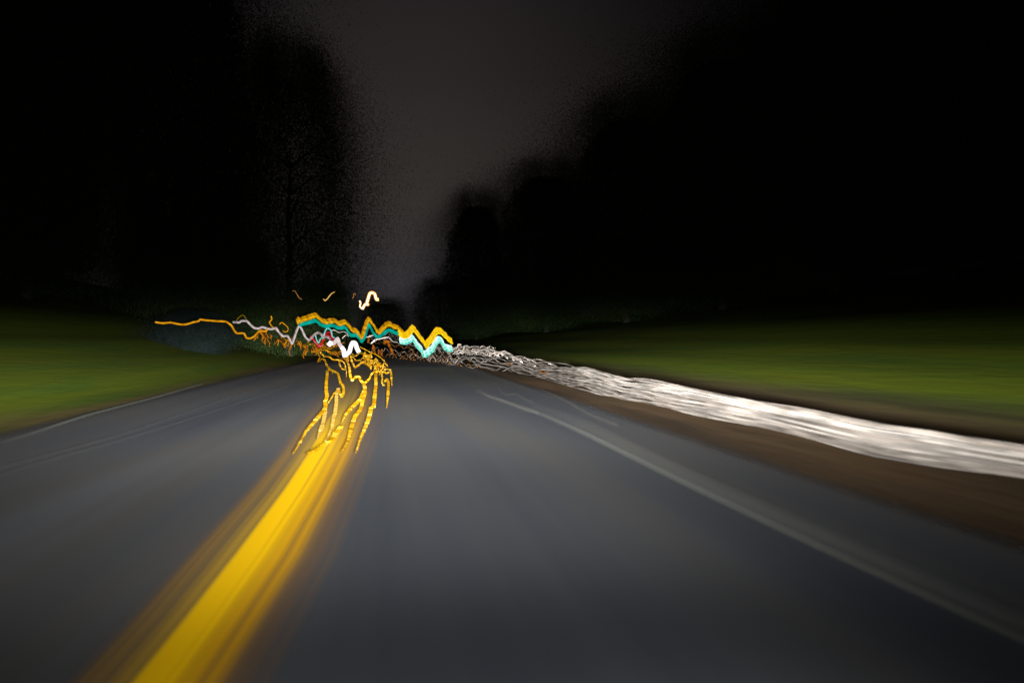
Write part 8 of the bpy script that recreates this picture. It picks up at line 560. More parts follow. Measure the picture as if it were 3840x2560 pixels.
 ('wire','wire',None,[(-2.97,42.66,1.47,.026),(-2.91,42.65,1.53,.026),(-2.82,42.64,1.63,.026),(-2.75,42.63,1.69,.026),(-2.68,42.61,1.68,.026),(-2.59,42.6,1.65,.026),(-2.54,42.59,1.62,.026)]),
 ('wire','wire',None,[(-1.65,42.43,1.56,.026),(-1.57,42.42,1.57,.026),(-1.43,42.39,1.58,.026),(-1.32,42.37,1.59,.026),(-1.22,42.36,1.63,.026),(-1.1,42.34,1.67,.026),(-1.01,42.32,1.69,.026),(-.92,42.3,1.63,.026),(-.8,42.28,1.53,.026),(-.71,42.27,1.47,.026),(-.61,42.25,1.49,.026),(-.49,42.23,1.53,.026),(-.4,42.21,1.56,.026),(-.32,42.2,1.56,.026),(-.23,42.18,1.55,.026),(-.16,42.17,1.53,.026),(-.08,42.15,1.46,.026),(.02,42.14,1.35,.026),(.09,42.12,1.28,.026)]),
 ('wire','wire',None,[(-1.26,42.36,1.16,.026),(-1.19,42.35,1.23,.026),(-1.09,42.33,1.33,.026),(-1.01,42.32,1.41,.026),(-.92,42.3,1.44,.026),(-.79,42.28,1.48,.026),(-.71,42.27,1.5,.026)]),
 ('wire','wire',None,[(-1.42,42.39,1.58,.026),(-1.32,42.37,1.63,.026),(-1.16,42.34,1.69,.026),(-1.05,42.33,1.71,.026),(-.96,42.31,1.63,.026),(-.86,42.29,1.5,.026),(-.77,42.28,1.43,.026),(-.63,42.25,1.46,.026),(-.42,42.22,1.54,.026),(-.28,42.19,1.58,.026),(-.22,42.18,1.57,.026),(-.15,42.17,1.53,.026),(-.1,42.16,1.49,.026),(-.04,42.15,1.43,.026),(.04,42.13,1.33,.026),(.11,42.12,1.27,.026),(.2,42.1,1.26,.026),(.32,42.09,1.25,.026),(.39,42.07,1.24,.026)]),
 ('wire','wire',None,[(-1.26,42.36,1.15,.026),(-1.17,42.35,1.22,.026),(-1.02,42.32,1.32,.026),(-.9,42.3,1.4,.026),(-.77,42.28,1.44,.026),(-.61,42.25,1.47,.026),(-.5,42.23,1.49,.026),(-.4,42.21,1.51,.026),(-.27,42.19,1.54,.026),(-.19,42.17,1.55,.026)]),
 ('wire','wire',None,[(-3.7,42.79,1.9,.026),(-3.64,42.78,1.93,.026),(-3.54,42.76,1.98,.026),(-3.46,42.75,2,.026),(-3.37,42.73,1.96,.026),(-3.24,42.71,1.88,.026),(-3.15,42.7,1.84,.026),(-3.06,42.68,1.86,.026),(-2.94,42.66,1.89,.026),(-2.84,42.64,1.9,.026),(-2.76,42.63,1.85,.026),(-2.66,42.61,1.77,.026),(-2.6,42.6,1.72,.026)]),
]),
]
CENTRE = [(-3.054, 31.888, 0.107, 31.331), (-2.489, 25.673, 0.133, 25.211), (-1.96, 18.822, 0.074, 18.463), (-1.62, 13.22, 0.02, 12.931), (-1.337, 8.289, -0.157, 8.081), (-1.267, 6.257, -0.23, 6.074), (-1.253, 4.428, -0.29, 4.258), (-1.231, 3.471, -0.377, 3.321), (-1.232, 2.857, -0.424, 2.715), (-1.236, 2.478, -0.447, 2.338), (-1.248, 2.162, -0.468, 2.024)]
BANDS = {'edge_line': [([(2.208, 17.977, 2.032, 16.538), (2.371, 16.489, 2.171, 15.096), (2.572, 14.478, 2.354, 13.254), (2.688, 13.134, 2.457, 12.006), (2.737, 11.94, 2.5, 10.907), (2.769, 10.573, 2.535, 9.679), (2.781, 9.547, 2.549, 8.75), (2.764, 8.302, 2.545, 7.644), (2.737, 6.959, 2.538, 6.453), (2.724, 6.107, 2.536, 5.686), (2.721, 5.299, 2.545, 4.956), (2.72, 4.456, 2.559, 4.193), (2.722, 3.924, 2.57, 3.705), (2.73, 3.402, 2.588, 3.225), (2.74, 2.866, 2.61, 2.731), (2.746, 2.572, 2.621, 2.455), (2.749, 2.411, 2.625, 2.302), (2.751, 2.259, 2.628, 2.158), (2.753, 2.175, 2.629, 2.077)], 'edge_core'), ([(3.062, 14.962, 2.548, 12.449), (3.134, 13.898, 2.588, 11.477), (3.205, 12.326, 2.652, 10.199), (3.229, 11.084, 2.675, 9.184), (3.161, 9.494, 2.646, 7.949), (3.068, 7.801, 2.612, 6.642), (3.024, 6.781, 2.597, 5.823), (3.016, 5.874, 2.613, 5.089), (3.011, 4.933, 2.641, 4.327), (3.01, 4.339, 2.657, 3.831), (3.002, 3.741, 2.673, 3.331), (2.992, 3.13, 2.692, 2.817), (2.988, 2.799, 2.701, 2.53), (2.989, 2.622, 2.704, 2.372), (2.991, 2.455, 2.707, 2.223), (2.994, 2.365, 2.707, 2.138)], 'edge_soft')], 'scuff': [([(3.637, 27.858, 3.462, 26.516), (3.571, 27.134, 3.395, 25.792), (3.471, 26.03, 3.298, 24.73), (3.4, 25.23, 3.227, 23.949), (3.339, 24.503, 3.167, 23.237), (3.267, 23.62, 3.097, 22.391), (3.223, 23.049, 3.052, 21.828), (3.203, 22.703, 3.03, 21.471), (3.188, 22.345, 3.011, 21.105), (3.187, 22.123, 3.006, 20.863), (3.224, 22.073, 3.034, 20.774), (3.279, 22.033, 3.08, 20.695), (3.297, 21.859, 3.092, 20.498), (3.22, 21.154, 3.02, 19.836), (3.097, 20.136, 2.908, 18.902), (3.015, 19.438, 2.831, 18.251), (2.962, 18.925, 2.781, 17.766), (2.905, 18.33, 2.727, 17.21), (2.867, 17.9, 2.692, 16.801), (2.834, 17.434, 2.66, 16.363), (2.799, 16.874, 2.628, 15.842), (2.797, 16.575, 2.624, 15.554), (2.877, 16.703, 2.694, 15.641), (3.01, 17.002, 2.811, 15.876), (3.097, 17.136, 2.885, 15.967), (3.094, 16.84, 2.882, 15.683), (3.063, 16.324, 2.854, 15.211), (3.039, 15.909, 2.832, 14.827), (3.025, 15.409, 2.821, 14.369), (3.009, 14.777, 2.81, 13.798), (3.001, 14.407, 2.802, 13.455)], 'scuff'), ([(3.8, 18.398, 3.559, 17.231), (3.872, 18.501, 3.614, 17.269), (3.981, 18.636, 3.703, 17.332), (4.052, 18.679, 3.757, 17.317), (4.061, 18.503, 3.756, 17.112), (4.047, 18.177, 3.737, 16.783), (4.032, 17.868, 3.717, 16.471), (4.006, 17.384, 3.69, 16.012), (3.967, 16.709, 3.655, 15.394), (3.936, 16.188, 3.625, 14.911), (3.897, 15.603, 3.591, 14.376), (3.846, 14.866, 3.547, 13.712), (3.807, 14.36, 3.512, 13.249), (3.761, 13.969, 3.469, 12.885), (3.7, 13.506, 3.414, 12.462), (3.656, 13.136, 3.373, 12.119), (3.617, 12.661, 3.339, 11.689), (3.57, 12.05, 3.301, 11.142), (3.541, 11.608, 3.277, 10.741), (3.529, 11.154, 3.268, 10.331), (3.518, 10.613, 3.264, 9.846), (3.514, 10.302, 3.261, 9.56)], 'scuff'), ([(2.198, 18.118, 2.041, 16.828), (2.238, 18.192, 2.073, 16.851), (2.3, 18.28, 2.124, 16.884), (2.34, 18.275, 2.156, 16.839), (2.34, 17.989, 2.154, 16.555), (2.328, 17.531, 2.142, 16.128), (2.319, 17.209, 2.132, 15.819), (2.314, 16.989, 2.124, 15.597), (2.308, 16.727, 2.117, 15.342), (2.31, 16.523, 2.117, 15.137), (2.333, 16.277, 2.135, 14.897), (2.369, 15.949, 2.167, 14.59), (2.396, 15.707, 2.19, 14.356), (2.42, 15.5, 2.21, 14.154), (2.45, 15.229, 2.236, 13.898), (2.474, 14.964, 2.256, 13.649), (2.499, 14.484, 2.281, 13.222), (2.53, 13.833, 2.314, 12.651), (2.557, 13.386, 2.341, 12.253), (2.599, 13.032, 2.38, 11.934), (2.654, 12.627, 2.432, 11.572), (2.689, 12.392, 2.463, 11.355)], 'scuff_bright')], 'kerb': [([(-5.01, 9.888, -4.685, 9.248), (-5.02, 10.084, -4.699, 9.439), (-5.041, 10.426, -4.718, 9.759), (-5.061, 10.717, -4.74, 10.036), (-5.096, 11.037, -4.774, 10.341), (-5.151, 11.498, -4.825, 10.771), (-5.195, 11.878, -4.868, 11.131), (-5.236, 12.271, -4.91, 11.507), (-5.292, 12.821, -4.963, 12.022), (-5.332, 13.262, -5.003, 12.445), (-5.35, 13.664, -5.027, 12.837), (-5.37, 14.211, -5.049, 13.36), (-5.385, 14.706, -5.069, 13.842), (-5.405, 15.421, -5.09, 14.523), (-5.439, 16.552, -5.119, 15.578), (-5.475, 17.576, -5.154, 16.546), (-5.548, 18.908, -5.222, 17.796), (-5.676, 21.002, -5.332, 19.73), (-5.767, 22.556, -5.421, 21.205)], 'kerb')], 'left': [([(-3.942, 7.527, -3.803, 7.263), (-3.941, 7.572, -3.806, 7.314), (-3.939, 7.656, -3.809, 7.402), (-3.932, 7.76, -3.804, 7.508), (-3.901, 7.992, -3.776, 7.736), (-3.851, 8.376, -3.726, 8.105), (-3.809, 8.709, -3.686, 8.428), (-3.772, 9.076, -3.65, 8.785), (-3.722, 9.614, -3.601, 9.301), (-3.686, 10.066, -3.567, 9.741), (-3.668, 10.503, -3.551, 10.167), (-3.655, 11.121, -3.538, 10.765), (-3.646, 11.706, -3.531, 11.335), (-3.649, 12.591, -3.533, 12.189), (-3.662, 14.077, -3.54, 13.608), (-3.67, 15.498, -3.545, 14.972), (-3.668, 17.3, -3.54, 16.696), (-3.661, 20.325, -3.524, 19.565), (-3.652, 22.824, -3.514, 21.959)], 'left'), ([(-3.71, 7.084, -3.6, 6.875), (-3.706, 7.122, -3.6, 6.917), (-3.701, 7.194, -3.598, 6.993), (-3.694, 7.291, -3.593, 7.091), (-3.675, 7.53, -3.575, 7.324), (-3.645, 7.928, -3.544, 7.708), (-3.616, 8.268, -3.515, 8.038), (-3.576, 8.606, -3.477, 8.367), (-3.517, 9.083, -3.418, 8.828), (-3.471, 9.478, -3.373, 9.212), (-3.44, 9.848, -3.344, 9.575), (-3.404, 10.358, -3.309, 10.071), (-3.372, 10.826, -3.28, 10.529), (-3.33, 11.457, -3.239, 11.143), (-3.267, 12.478, -3.175, 12.127), (-3.207, 13.545, -3.116, 13.157), (-3.129, 15.549, -3.033, 15.073), (-2.982, 19.593, -2.876, 18.894), (-2.839, 23.502, -2.727, 22.58)], 'left')]}


# ------------------------------------------------------------------ ground, banks and road
def prof(x):
    if x > 0: T = [(0,-.01),(3.9,-.01),(5,.06),(7,.42),(9,.80),(12,1.38),(16,2.3),(25,4.6),(60,8),(900,9)]
    else: T = [(0,-.01),(5.5,-.01),(6.3,.10),(7.5,.45),(9,.78),(12,1.5),(16,2.9),(25,6.2),(60,11),(900,12)]; x = -x
    for (a, h), (b, k) in zip(T, T[1:]):
        if x <= b:
            f = (x-a)/(b-a); f = f*f*(3-2*f)*.35+f*.65; return h+(k-h)*f
    return T[-1][1]
xs = sorted(set([-900,-500,-250,-120,-80,-60,-45,-35,-30,-25,25,30,35,45,60,80,120,250,500,900]+[round(-24+.5*i, 2) for i in range(97)]))
ys = [-60,-30,-12,-5]+[i*1.0 for i in range(-2, 60)]+[60+5*i for i in range(48)]+[320,400,520,700,900]
rng = random.Random(3)
def bump(x, y):
    return .015*math.sin(x*1.3+y*.11)+.012*math.sin(y*.33+x*.5+1)
V = []
for y in ys:
    for x in xs:
        z = prof(x); m = min(1, max(0, (abs(x)-5.2)/2)); V.append((x, y, z+m*bump(x, y)))
nx = len(xs); Fc = [(j*nx+i, j*nx+i+1, (j+1)*nx+i+1, (j+1)*nx+i) for j in range(len(ys)-1) for i in range(nx-1)]
me = bpy.data.meshes.new('ground'); me.from_pydata(V, [], Fc); me.polygons.foreach_set('use_smooth', [True]*len(me.polygons))
m, t = mat('verge')
g = N(t, 'ShaderNodeTexCoord'); s = N(t, 'ShaderNodeSeparateXYZ'); t.links.new(g.outputs['Object'], s.inputs[0])
def streak(t, g, sx, sy, sz, scale, det=2):
    mp = N(t, 'ShaderNodeMapping'); mp.inputs['Scale'].default_value = (sx, sy, sz); t.links.new(g.outputs['Object'], mp.inputs[0])
    n = N(t, 'ShaderNodeTexNoise'); n.inputs['Scale'].default_value = scale; n.inputs['Detail'].default_value = det
    t.links.new(mp.outputs[0], n.inputs['Vector']); return n.outputs[0]
n1 = streak(t, g, 1, .12, 1, 1.1, 3); n2 = streak(t, g, 1, .05, 1, .55, 1); n3 = streak(t, g, 1, .25, 1, 4, 2)
gr = ramp(t, M(t, 'ADD', M(t, 'MULTIPLY', n1, .6), M(t, 'MULTIPLY', n2, .4)), [(.33, (.034,.064,.007)), (.5, (.052,.076,.004)), (.68, (.070,.080,.005))])
dirt = ramp(t, n1, [(.35, (.042,.030,.019)), (.65, (.105,.068,.037))])
edge = M(t, 'ADD', s.outputs[0], M(t, 'MULTIPLY', M(t, 'SUBTRACT', n1, .5), 1.6))
isd = N(t, 'ShaderNodeMapRange', interpolation_type='SMOOTHSTEP'); isd.inputs[1].default_value = 6.0; isd.inputs[2].default_value = 8.2
t.links.new(edge, isd.inputs[0])
isl = N(t, 'ShaderNodeMapRange', interpolation_type='SMOOTHSTEP'); isl.inputs[1].default_value = -4.9; isl.inputs[2].default_value = -6.6
t.links.new(edge, isl.inputs[0])
isg = M(t, 'MAXIMUM', isd.outputs[0], isl.outputs[0])
mixc = N(t, 'ShaderNodeMix', data_type='RGBA'); t.links.new(isg, mixc.inputs[0]); t.links.new(dirt, mixc.inputs[6]); t.links.new(gr, mixc.inputs[7])
b = N(t, 'ShaderNodeBsdfPrincipled'); b.inputs['Roughness'].default_value = .9; b.inputs['Specular IOR Level'].default_value = .05
t.links.new(mixc.outputs[2], b.inputs['Base Color'])
bp = N(t, 'ShaderNodeBump'); bp.inputs['Strength'].default_value = .12; bp.inputs['Distance'].default_value = .12; t.links.new(n3, bp.inputs['Height']); t.links.new(bp.outputs[0], b.inputs['Normal'])
o = N(t, 'ShaderNodeOutputMaterial'); t.links.new(b.outputs[0], o.inputs[0])
me.materials.append(m); go = obj('ground', me); go['kind'] = 'structure'

# asphalt sheet with ragged, gravelly edges
ys2 = [-30,-10]+[i*1.0 for i in range(0, 100)]+[100+10*i for i in range(30)]
xr = [-5.8,-4,-2.5,-1,0,1,2.5,3.5,4.2]
V = [(x, y, .0) for y in ys2 for x in xr]; nx = len(xr)
Fc = [(j*nx+i, j*nx+i+1, (j+1)*nx+i+1, (j+1)*nx+i) for j in range(len(ys2)-1) for i in range(nx-1)]
me = bpy.data.meshes.new('road'); me.from_pydata(V, [], Fc)
m, t = mat('asphalt')
g = N(t, 'ShaderNodeTexCoord'); s = N(t, 'ShaderNodeSeparateXYZ'); t.links.new(g.outputs['Object'], s.inputs[0])
n1 = streak(t, g, 1, .06, 1, .9, 1); n2 = streak(t, g, 1, .02, 1, 6, 3); n3 = streak(t, g, 1, .3, 1, .35, 1)
v = M(t, 'ADD', M(t, 'MULTIPLY', n1, .45), M(t, 'ADD', M(t, 'MULTIPLY', n2, .12), M(t, 'MULTIPLY', n3, .43)))
c = ramp(t, v, [(.36, (.046,.054,.070)), (.47, (.066,.072,.083)), (.56, (.082,.082,.083)), (.66, (.096,.101,.110))])
al = N(t, 'ShaderNodeMapRange', interpolation_type='SMOOTHSTEP'); al.inputs[1].default_value = 4.2; al.inputs[2].default_value = 3.7
t.links.new(M(t, 'ADD', s.outputs[0], M(t, 'MULTIPLY', M(t, 'SUBTRACT', n1, .5), .5)), al.inputs[0])
al2 = N(t, 'ShaderNodeMapRange', interpolation_type='SMOOTHSTEP'); al2.inputs[1].default_value = -5.7; al2.inputs[2].default_value = -4.9
t.links.new(M(t, 'ADD', s.outputs[0], M(t, 'MULTIPLY', M(t, 'SUBTRACT', n1, .5), .4)), al2.inputs[0])
b = N(t, 'ShaderNodeBsdfPrincipled'); b.inputs['Roughness'].default_value = .75; b.inputs['Specular IOR Level'].default_value = .15
t.links.new(c, b.inputs['Base Color']); t.links.new(M(t, 'MULTIPLY', al.outputs[0], al2.outputs[0]), b.inputs['Alpha'])
o = N(t, 'ShaderNodeOutputMaterial'); t.links.new(b.outputs[0], o.inputs[0])
me.materials.append(m); ro = obj('road', me); ro['kind'] = 'structure'

# worn paint sheets: coverage soft across the width (u), streaky along the length
def paint(name, cover, colour, k=1.0, warp=.0, sc=14):
    m, t = mat(name)
    uv = N(t, 'ShaderNodeUVMap', uv_map='across'); s = N(t, 'ShaderNodeSeparateXYZ'); t.links.new(uv.outputs[0], s.inputs[0])
    mp = N(t, 'ShaderNodeMapping'); mp.inputs['Scale'].default_value = (sc, .05, 1); t.links.new(uv.outputs[0], mp.inputs[0])
    n = N(t, 'ShaderNodeTexNoise'); n.inputs['Scale'].default_value = 1; n.inputs['Detail'].default_value = 3; t.links.new(mp.outputs[0], n.inputs['Vector'])
    uu = M(t, 'ADD', s.outputs[0], M(t, 'MULTIPLY', M(t, 'SUBTRACT', n.outputs[0], .5), warp))
    cov = ramp(t, uu, [(p, (a, a, a)) for p, a in cover], 'EASE')
    colr = ramp(t, uu, colour)
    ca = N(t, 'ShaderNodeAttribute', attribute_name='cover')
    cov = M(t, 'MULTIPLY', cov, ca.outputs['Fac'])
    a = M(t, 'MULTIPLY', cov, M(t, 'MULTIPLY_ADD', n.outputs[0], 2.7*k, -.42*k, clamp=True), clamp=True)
    b = N(t, 'ShaderNodeBsdfPrincipled'); b.inputs['Roughness'].default_value = .7; b.inputs['Specular IOR Level'].default_value = .03
    t.links.new(colr, b.inputs['Base Color']); t.links.new(a, b.inputs['Alpha'])
    o = N(t, 'ShaderNodeOutputMaterial'); t.links.new(b.outputs[0], o.inputs[0]); return m
Y1 = (.78,.41,.012); Y2 = (1.0,.60,.006); BR = (.40,.21,.05)
paint('centre_paint', [(0, 0), (.07, .26), (.12, .48), (.20, .44), (.27, .62), (.37, .97), (.50, 1), (.56, .76), (.61, .84), (.67, .90), (.71, .60), (.77, .38), (.84, .20), (.92, .12), (1, 0)],
      [(0, BR), (.25, (.50,.31,.05)), (.36, Y2), (.5, Y2), (.62, Y1), (.7, Y1), (.8, BR), (1, BR)], 1, .05, 24)
W = (.40,.41,.37)
paint('edge_core', [(0, 0), (.5, .40), (1, 0)], [(0, W), (1, W)], 1, .05, 4)
paint('edge_soft', [(0, 0), (.3, .14), (.5, .19), (.75, .17), (1, 0)], [(0, W), (1, W)], 1, .12, 8)
paint('scuff', [(0, 0), (.5, .16), (1, 0)], [(0, (.4,.36,.34)), (1, (.4,.36,.34))], 1, .1, 3)  # faint pale streaks on the asphalt, strongest along their middle
paint('scuff_bright', [(0, 0), (.5, .26), (1, 0)], [(0, (.4,.38,.36)), (1, (.4,.38,.36))], 1, .1, 3)
paint('kerb', [(0, 0), (.5, .8), (1, 0)], [(0, (.22,.24,.22)), (1, (.22,.24,.22))], 1, .1, 3)
paint('left', [(0, 0), (.35, .3), (.6, .1), (.75, .25), (1, 0)], [(0, (.18,.19,.18)), (1, (.18,.19,.18))], 1, .1, 4)
def sheet_mesh(name, rows, m, z, cols=24, cover=None):
    V = []; UV = []; Fc = []; d = 0; CV = []
    for j, (ax, ay, bx, by) in enumerate(rows):
        if j: d += math.hypot(ax-rows[j-1][0], ay-rows[j-1][1])
        for i in range(cols+1):
            f = i/cols; V.append((ax+(bx-ax)*f, ay+(by-ay)*f, z)); UV.append((f, d)); CV.append(cover(j/(len(rows)-1), ay) if cover else min(1, .15+j/(len(rows)-1)*2.2))
    for j in range(len(rows)-1):
        for i in range(cols):
            a = j*(cols+1)+i; Fc.append((a, a+1, a+cols+2, a+cols+1))
    me = bpy.data.meshes.new(name); me.from_pydata(V, [], Fc); me.materials.append(m)
    uv = me.uv_layers.new(name='across'); lo = [0]*len(me.loops); me.loops.foreach_get('vertex_index', lo)
    for k, vi in enumerate(lo): uv.data[k].uv = UV[vi]
    me.attributes.new('cover', 'FLOAT', 'POINT').data.foreach_set('value', CV)
    me.update(); return me
def subdiv(rows, n=4):
    out = []
    for a, b in zip(rows, rows[1:]):
        for k in range(n): f = k/n; out.append(tuple(p+(q-p)*f for p, q in zip(a, b)))
    out.append(rows[-1]); return out
z = .004
def top(name, rows, m, label=None, cat=None, group=None, parent=None, cols=24, cover=None):
    global z
    z += .004
    o = obj(name, sheet_mesh(name, rows, MAT[m], z, cols, cover), parent)
    if not parent: o['label'] = label; o['category'] = cat
    if group: o['group'] = group
    return o
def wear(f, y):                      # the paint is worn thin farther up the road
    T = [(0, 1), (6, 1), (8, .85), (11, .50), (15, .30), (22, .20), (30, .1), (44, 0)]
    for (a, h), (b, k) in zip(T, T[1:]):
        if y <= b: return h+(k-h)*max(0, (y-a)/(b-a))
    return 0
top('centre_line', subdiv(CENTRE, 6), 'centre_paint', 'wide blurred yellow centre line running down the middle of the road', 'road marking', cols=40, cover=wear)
eb = BANDS['edge_line']
e0 = top('edge_line', subdiv(eb[1][0], 1), eb[1][1], 'pale grey edge line with a soft shoulder on the right of the lane', 'road marking')
c0 = top('line_core', eb[0][0], eb[0][1], parent=e0)
SL = ['faint pale wavy scuff on the asphalt, uppermost near the rail', 'long faint brownish scuff between rail and right edge line', 'pale scuff with a bright dot at its far end, leading into the right edge line']
for (rows, mm), lb in zip(BANDS['scuff'], SL): top('scuff_mark', rows, mm, lb, 'scuff mark', 'scuffs beside the right edge line')
top('kerb', BANDS['kerb'][0][0], 'kerb', 'dim grey kerb strip between the asphalt and the left grass bank', 'kerb')
LL = ['faint grey edge line nearest the left kerb', 'faint grey line just inside the left edge line, nearer the centre line']
for (rows, mm), lb in zip(BANDS['left'], LL): top('edge_line', rows, mm, lb, 'road marking', 'thin lines along the left edge')

# ------------------------------------------------------------------ trees
lm, t = mat('leaf')
g = N(t, 'ShaderNodeTexCoord'); n = N(t, 'ShaderNodeTexNoise'); n.inputs['Scale'].default_value = 1.2; t.links.new(g.outputs['Object'], n.inputs['Vector'])
c = ramp(t, n.outputs[0], [(.35, (.012,.026,.007)), (.65, (.026,.046,.012))])
b = N(t, 'ShaderNodeBsdfPrincipled'); b.inputs['Roughness'].default_value = .8; b.inputs['Specular IOR Level'].default_value = .1; t.links.new(c, b.inputs['Base Color'])
o = N(t, 'ShaderNodeOutputMaterial'); t.links.new(b.outputs[0], o.inputs[0])
bm_, t = mat('bark')
g = N(t, 'ShaderNodeTexCoord'); n = N(t, 'ShaderNodeTexNoise'); n.inputs['Scale'].default_value = 9; t.links.new(g.outputs['Object'], n.inputs['Vector'])
c = ramp(t, n.outputs[0], [(.35, (.010,.008,.006)), (.65, (.022,.017,.013))])
b = N(t, 'ShaderNodeBsdfPrincipled'); b.inputs['Roughness'].default_value = .9; t.links.new(c, b.inputs['Base Color'])
o = N(t, 'ShaderNodeOutputMaterial'); t.links.new(b.outputs[0], o.inputs[0])
def crown_mesh(seed, ninner, nouter, low=.04, big=.0060, tiny=.0021, soft=.20):
    """crown of a tree 1 high and about 1 wide: big leaf clumps inside, a mist of tiny leaves and twig tips thinning out round them"""
    r = np.random.RandomState(seed); n = ninner+nouter
    inner = np.arange(n) < ninner
    h = low+(.93-low)*r.rand(n)
    a = r.rand(n)*6.283
    ph = r.rand(6)*6.283
    lump = 1+.10*np.sin(3*a+9*h+ph[0])+.09*np.sin(5*a-14*h+ph[1])+.07*np.sin(2*a+23*h+ph[2])+.05*np.sin(9*a+31*h+ph[3])
    R0 = .5*np.sqrt(np.clip(1-((h-.46)/.50)**2, .0, 1))*.95
    rho = np.where(inner, r.rand(n)**.5*.60, .38+np.abs(r.normal(size=n))*soft*1.9)
    hz = np.where(inner, h*.9, h+r.normal(size=n)*.035)
    p = np.stack([R0*lump*rho*np.cos(a), R0*lump*rho*np.sin(a), hz], 1)
    p += r.normal(size=(n, 3))*np.where(inner, .008, .028)[:, None]
    p[:, 2] = np.abs(p[:, 2])+.005
    A = r.normal(size=(n, 3)); A /= np.linalg.norm(A, axis=1)[:, None]; B = r.normal(size=(n, 3)); B -= A*(A*B).sum(1)[:, None]; B /= np.linalg.norm(B, axis=1)[:, None]
    s = ((.6+.8*r.rand(n))*np.where(inner, big, tiny))[:, None]
    V = np.empty((n, 3, 3)); V[:, 0] = p-A*s; V[:, 1] = p+B*s; V[:, 2] = p+A*s
    me = bpy.data.meshes.new('crown'); me.vertices.add(n*3); me.vertices.foreach_set('co', V.reshape(-1))
    me.loops.add(n*3); me.loops.foreach_set('vertex_index', np.arange(n*3, dtype=np.int32))
    me.polygons.add(n); me.polygons.foreach_set('loop_start', np.arange(0, n*3, 3, dtype=np.int32)); me.polygons.foreach_set('loop_total', np.full(n, 3, dtype=np.int32))
    me.materials.append(lm); me.update(calc_edges=True); return me
def trunk_mesh(seed):
    r = random.Random(seed); P = []; x = y = 0
    for i in range(9):
        f = i/8; P.append((x, y, f*.66, .018*(1-f)**.8+.002)); x += r.uniform(-.01, .01); y += r.uniform(-.01, .01)
    paths = [P]
    for i in range(12):
        b = P[2+i % 6]; a = r.uniform(0, 6.28); L = r.uniform(.10, .22)
        paths.append([(b[0]+math.cos(a)*L*f, b[1]+math.sin(a)*L*f, b[2]+L*.55*f, .005*(1-f)+.0008) for f in (0, .35, .7, 1)])
    return tube_mesh('trunk', paths, bm_, 7)
CR = [crown_mesh(k, 60000, 500000, tiny=.0019, soft=.26) for k in (1, 2)]
CS = crown_mesh(9, 9000, 620000, tiny=.0019, soft=.17)
CF = [crown_mesh(4, 20000, 140000, .01, .007, .0032), crown_mesh(5, 20000, 140000, .01, .007, .0032)]
TR = [trunk_mesh(1), trunk_mesh(2)]
def tree(x, y, h, w, label, far=False, group=None, i=[0], yaw=None):
    k = i[0]; i[0] += 1
    e = bpy.data.objects.new('tree', None); COL.objects.link(e); e.empty_display_size = .5
    e.location = (x, y, prof(x)-.05); e.rotation_euler.z = k*2.1; e.scale = (w, w, h)
    e['label'] = label; e['category'] = 'tree'
    if group: e['group'] = group
    obj('trunk', TR[k % 2], e); obj('crown', CS if k == 0 else (CF[k % 2] if far else CR[k % 2]), e)
def at(px, zc):                     # heading (pixel column of a 2352 wide view) and distance -> ground point
    a = (px-1176)/1568; T = R(10); return zc*(a*math.cos(T)+math.sin(T)), zc*(math.cos(T)-a*math.sin(T))
GL = 'trees along the left of the road'; GR = 'trees along the right of the road'
for px, zc, h, w, lb, gp_, far in [
    (665, 47, 22.5, 14.5, 'tall grey green tree reaching nearly over the road behind the hook of light', GL, False),
    (410, 46, 33, 16, 'black tall tree behind the left end of the white band of light', GL, False),
    (60, 34, 28, 14, 'black tree on the left bank left of the flat amber line', GL, False),
    (-230, 25, 22, 12, 'leftmost black tree cut by the left picture edge', GL, False),
    (1095, 105, 24, 17, 'farthest soft dark tree of the right hand row', GR, False),
    (1255, 70, 18.5, 16.5, 'second farthest dark tree of the right hand row, above the rail end', GR, False),
    (1440, 54, 18.6, 16, 'third farthest dark tree of the right hand row', GR, False),
    (1660, 42, 17.6, 15, 'black tree in the middle of the right hand row', GR, False),
    (1920, 33, 17, 14, 'black tree right of the middle of the right hand row', GR, False),
    (2180, 27, 16.5, 13, 'second nearest black tree of the right hand row', GR, False),
    (2470, 24, 17, 13, 'nearest black tree of the right hand row, at the right picture edge', GR, False)]:
    x, y = at(px, zc); tree(x, y, h, w, lb, far, gp_)
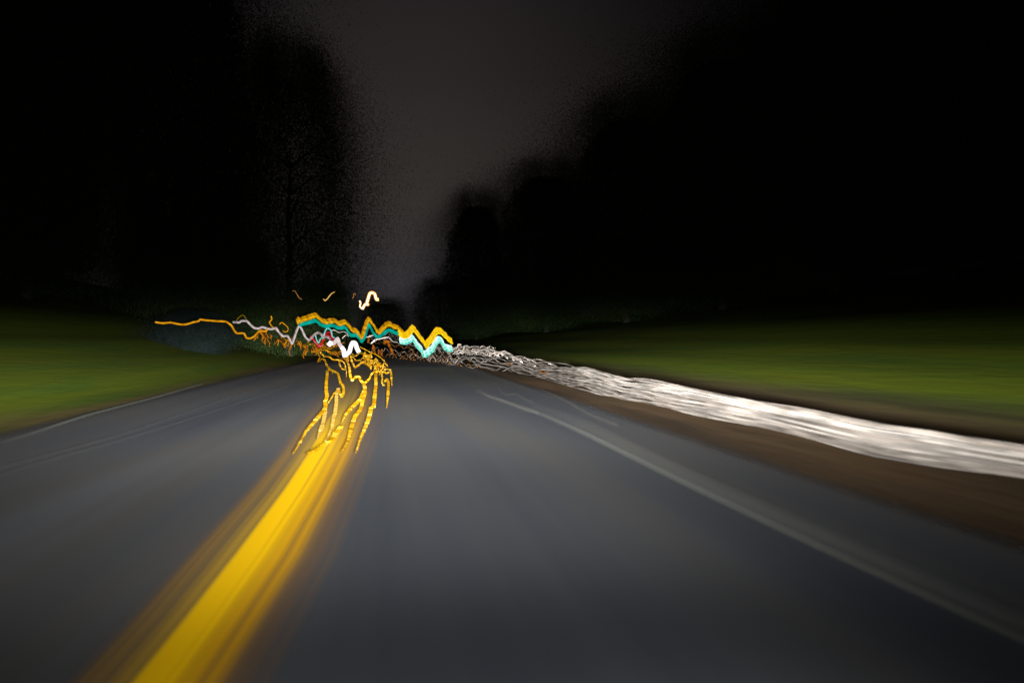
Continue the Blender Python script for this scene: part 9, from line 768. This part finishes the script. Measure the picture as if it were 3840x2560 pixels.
for px, zc, h, w, lb in [(560, 150, 17, 22, 'second tree from the left in the low far tree line'), (740, 170, 14, 22, 'low far tree under the tall grey green tree'), (880, 190, 14, 24, 'low far tree straight under the hook of light'),
                         (1010, 200, 19, 26, 'low far tree right of the hook of light'), (1150, 190, 17, 26, 'low far tree above the right end of the amber band'), (1290, 170, 17, 24, 'low far tree right of the amber band, above the far rail'),
 (1450, 150, 16, 26, 'low far tree third from the right end of the line'), (1620, 130, 15, 26, 'low far tree second from the right end of the line'), (1800, 110, 14, 26, 'rightmost tree of the low far tree line'), (380, 130, 16, 26, 'leftmost tree of the low far tree line')]:
    x, y = at(px, zc); tree(x, y, h, w, lb, True, 'low tree line at the end of the road')

sm = lm.copy(); sm.name = 'pale_leaf'
for e_, c_ in zip([q for q in sm.node_tree.nodes if q.type == 'VALTORGB'][0].color_ramp.elements, ((.005,.010,.009,1), (.008,.014,.013,1))): e_.color = c_
x, y = at(445, 33); me = crown_mesh(21, 4000, 90000, .02, .02, .006); me.materials[0] = sm  # leafy clump added in place of a faint bluish haze
o = obj('shrub', me, None, 'low pale bluish shrub on the left bank above the flat amber line'); o['category'] = 'shrub'; o.location = (x, y, prof(x)-.2); o.scale = (4.4, 3, 2.2)

# ------------------------------------------------------------------ light trails, reflection trails, rail and its shake traces
for name, label, cat, group, kind, parts in THINGS:
    if kind == 'stuff':
        bym = {}
        for pn, mm, lb, P in parts: bym.setdefault(mm, []).append(P)
        e = bpy.data.objects.new(name, None); COL.objects.link(e); e.location = parts[0][3][0][:3]
        e['label'] = label; e['category'] = cat; e['kind'] = 'stuff'
        for mm, ps in bym.items():
            o = obj(parts[0][0]+'s', tube_mesh(parts[0][0], ps, MAT[mm], 6), e); o['kind'] = 'stuff'
            o.matrix_parent_inverse.translation = -e.location
        continue
    e = bpy.data.objects.new(name, None); COL.objects.link(e); e.empty_display_size = .3
    e['label'] = label; e['category'] = cat
    if group: e['group'] = group
    e.location = parts[0][3][0][:3]
    for pn, mm, lb, P in parts:
        o = obj(pn, tick_mesh(pn, P, MAT[mm], len(P)) if len(P[0]) == 6 else tube_mesh(pn, [P], MAT[mm], 8), e, lb); o.matrix_parent_inverse.translation = -e.location
        if len(P[0]) == 6: o['kind'] = 'stuff'      # reflection trails, their pieces too small to pick apart
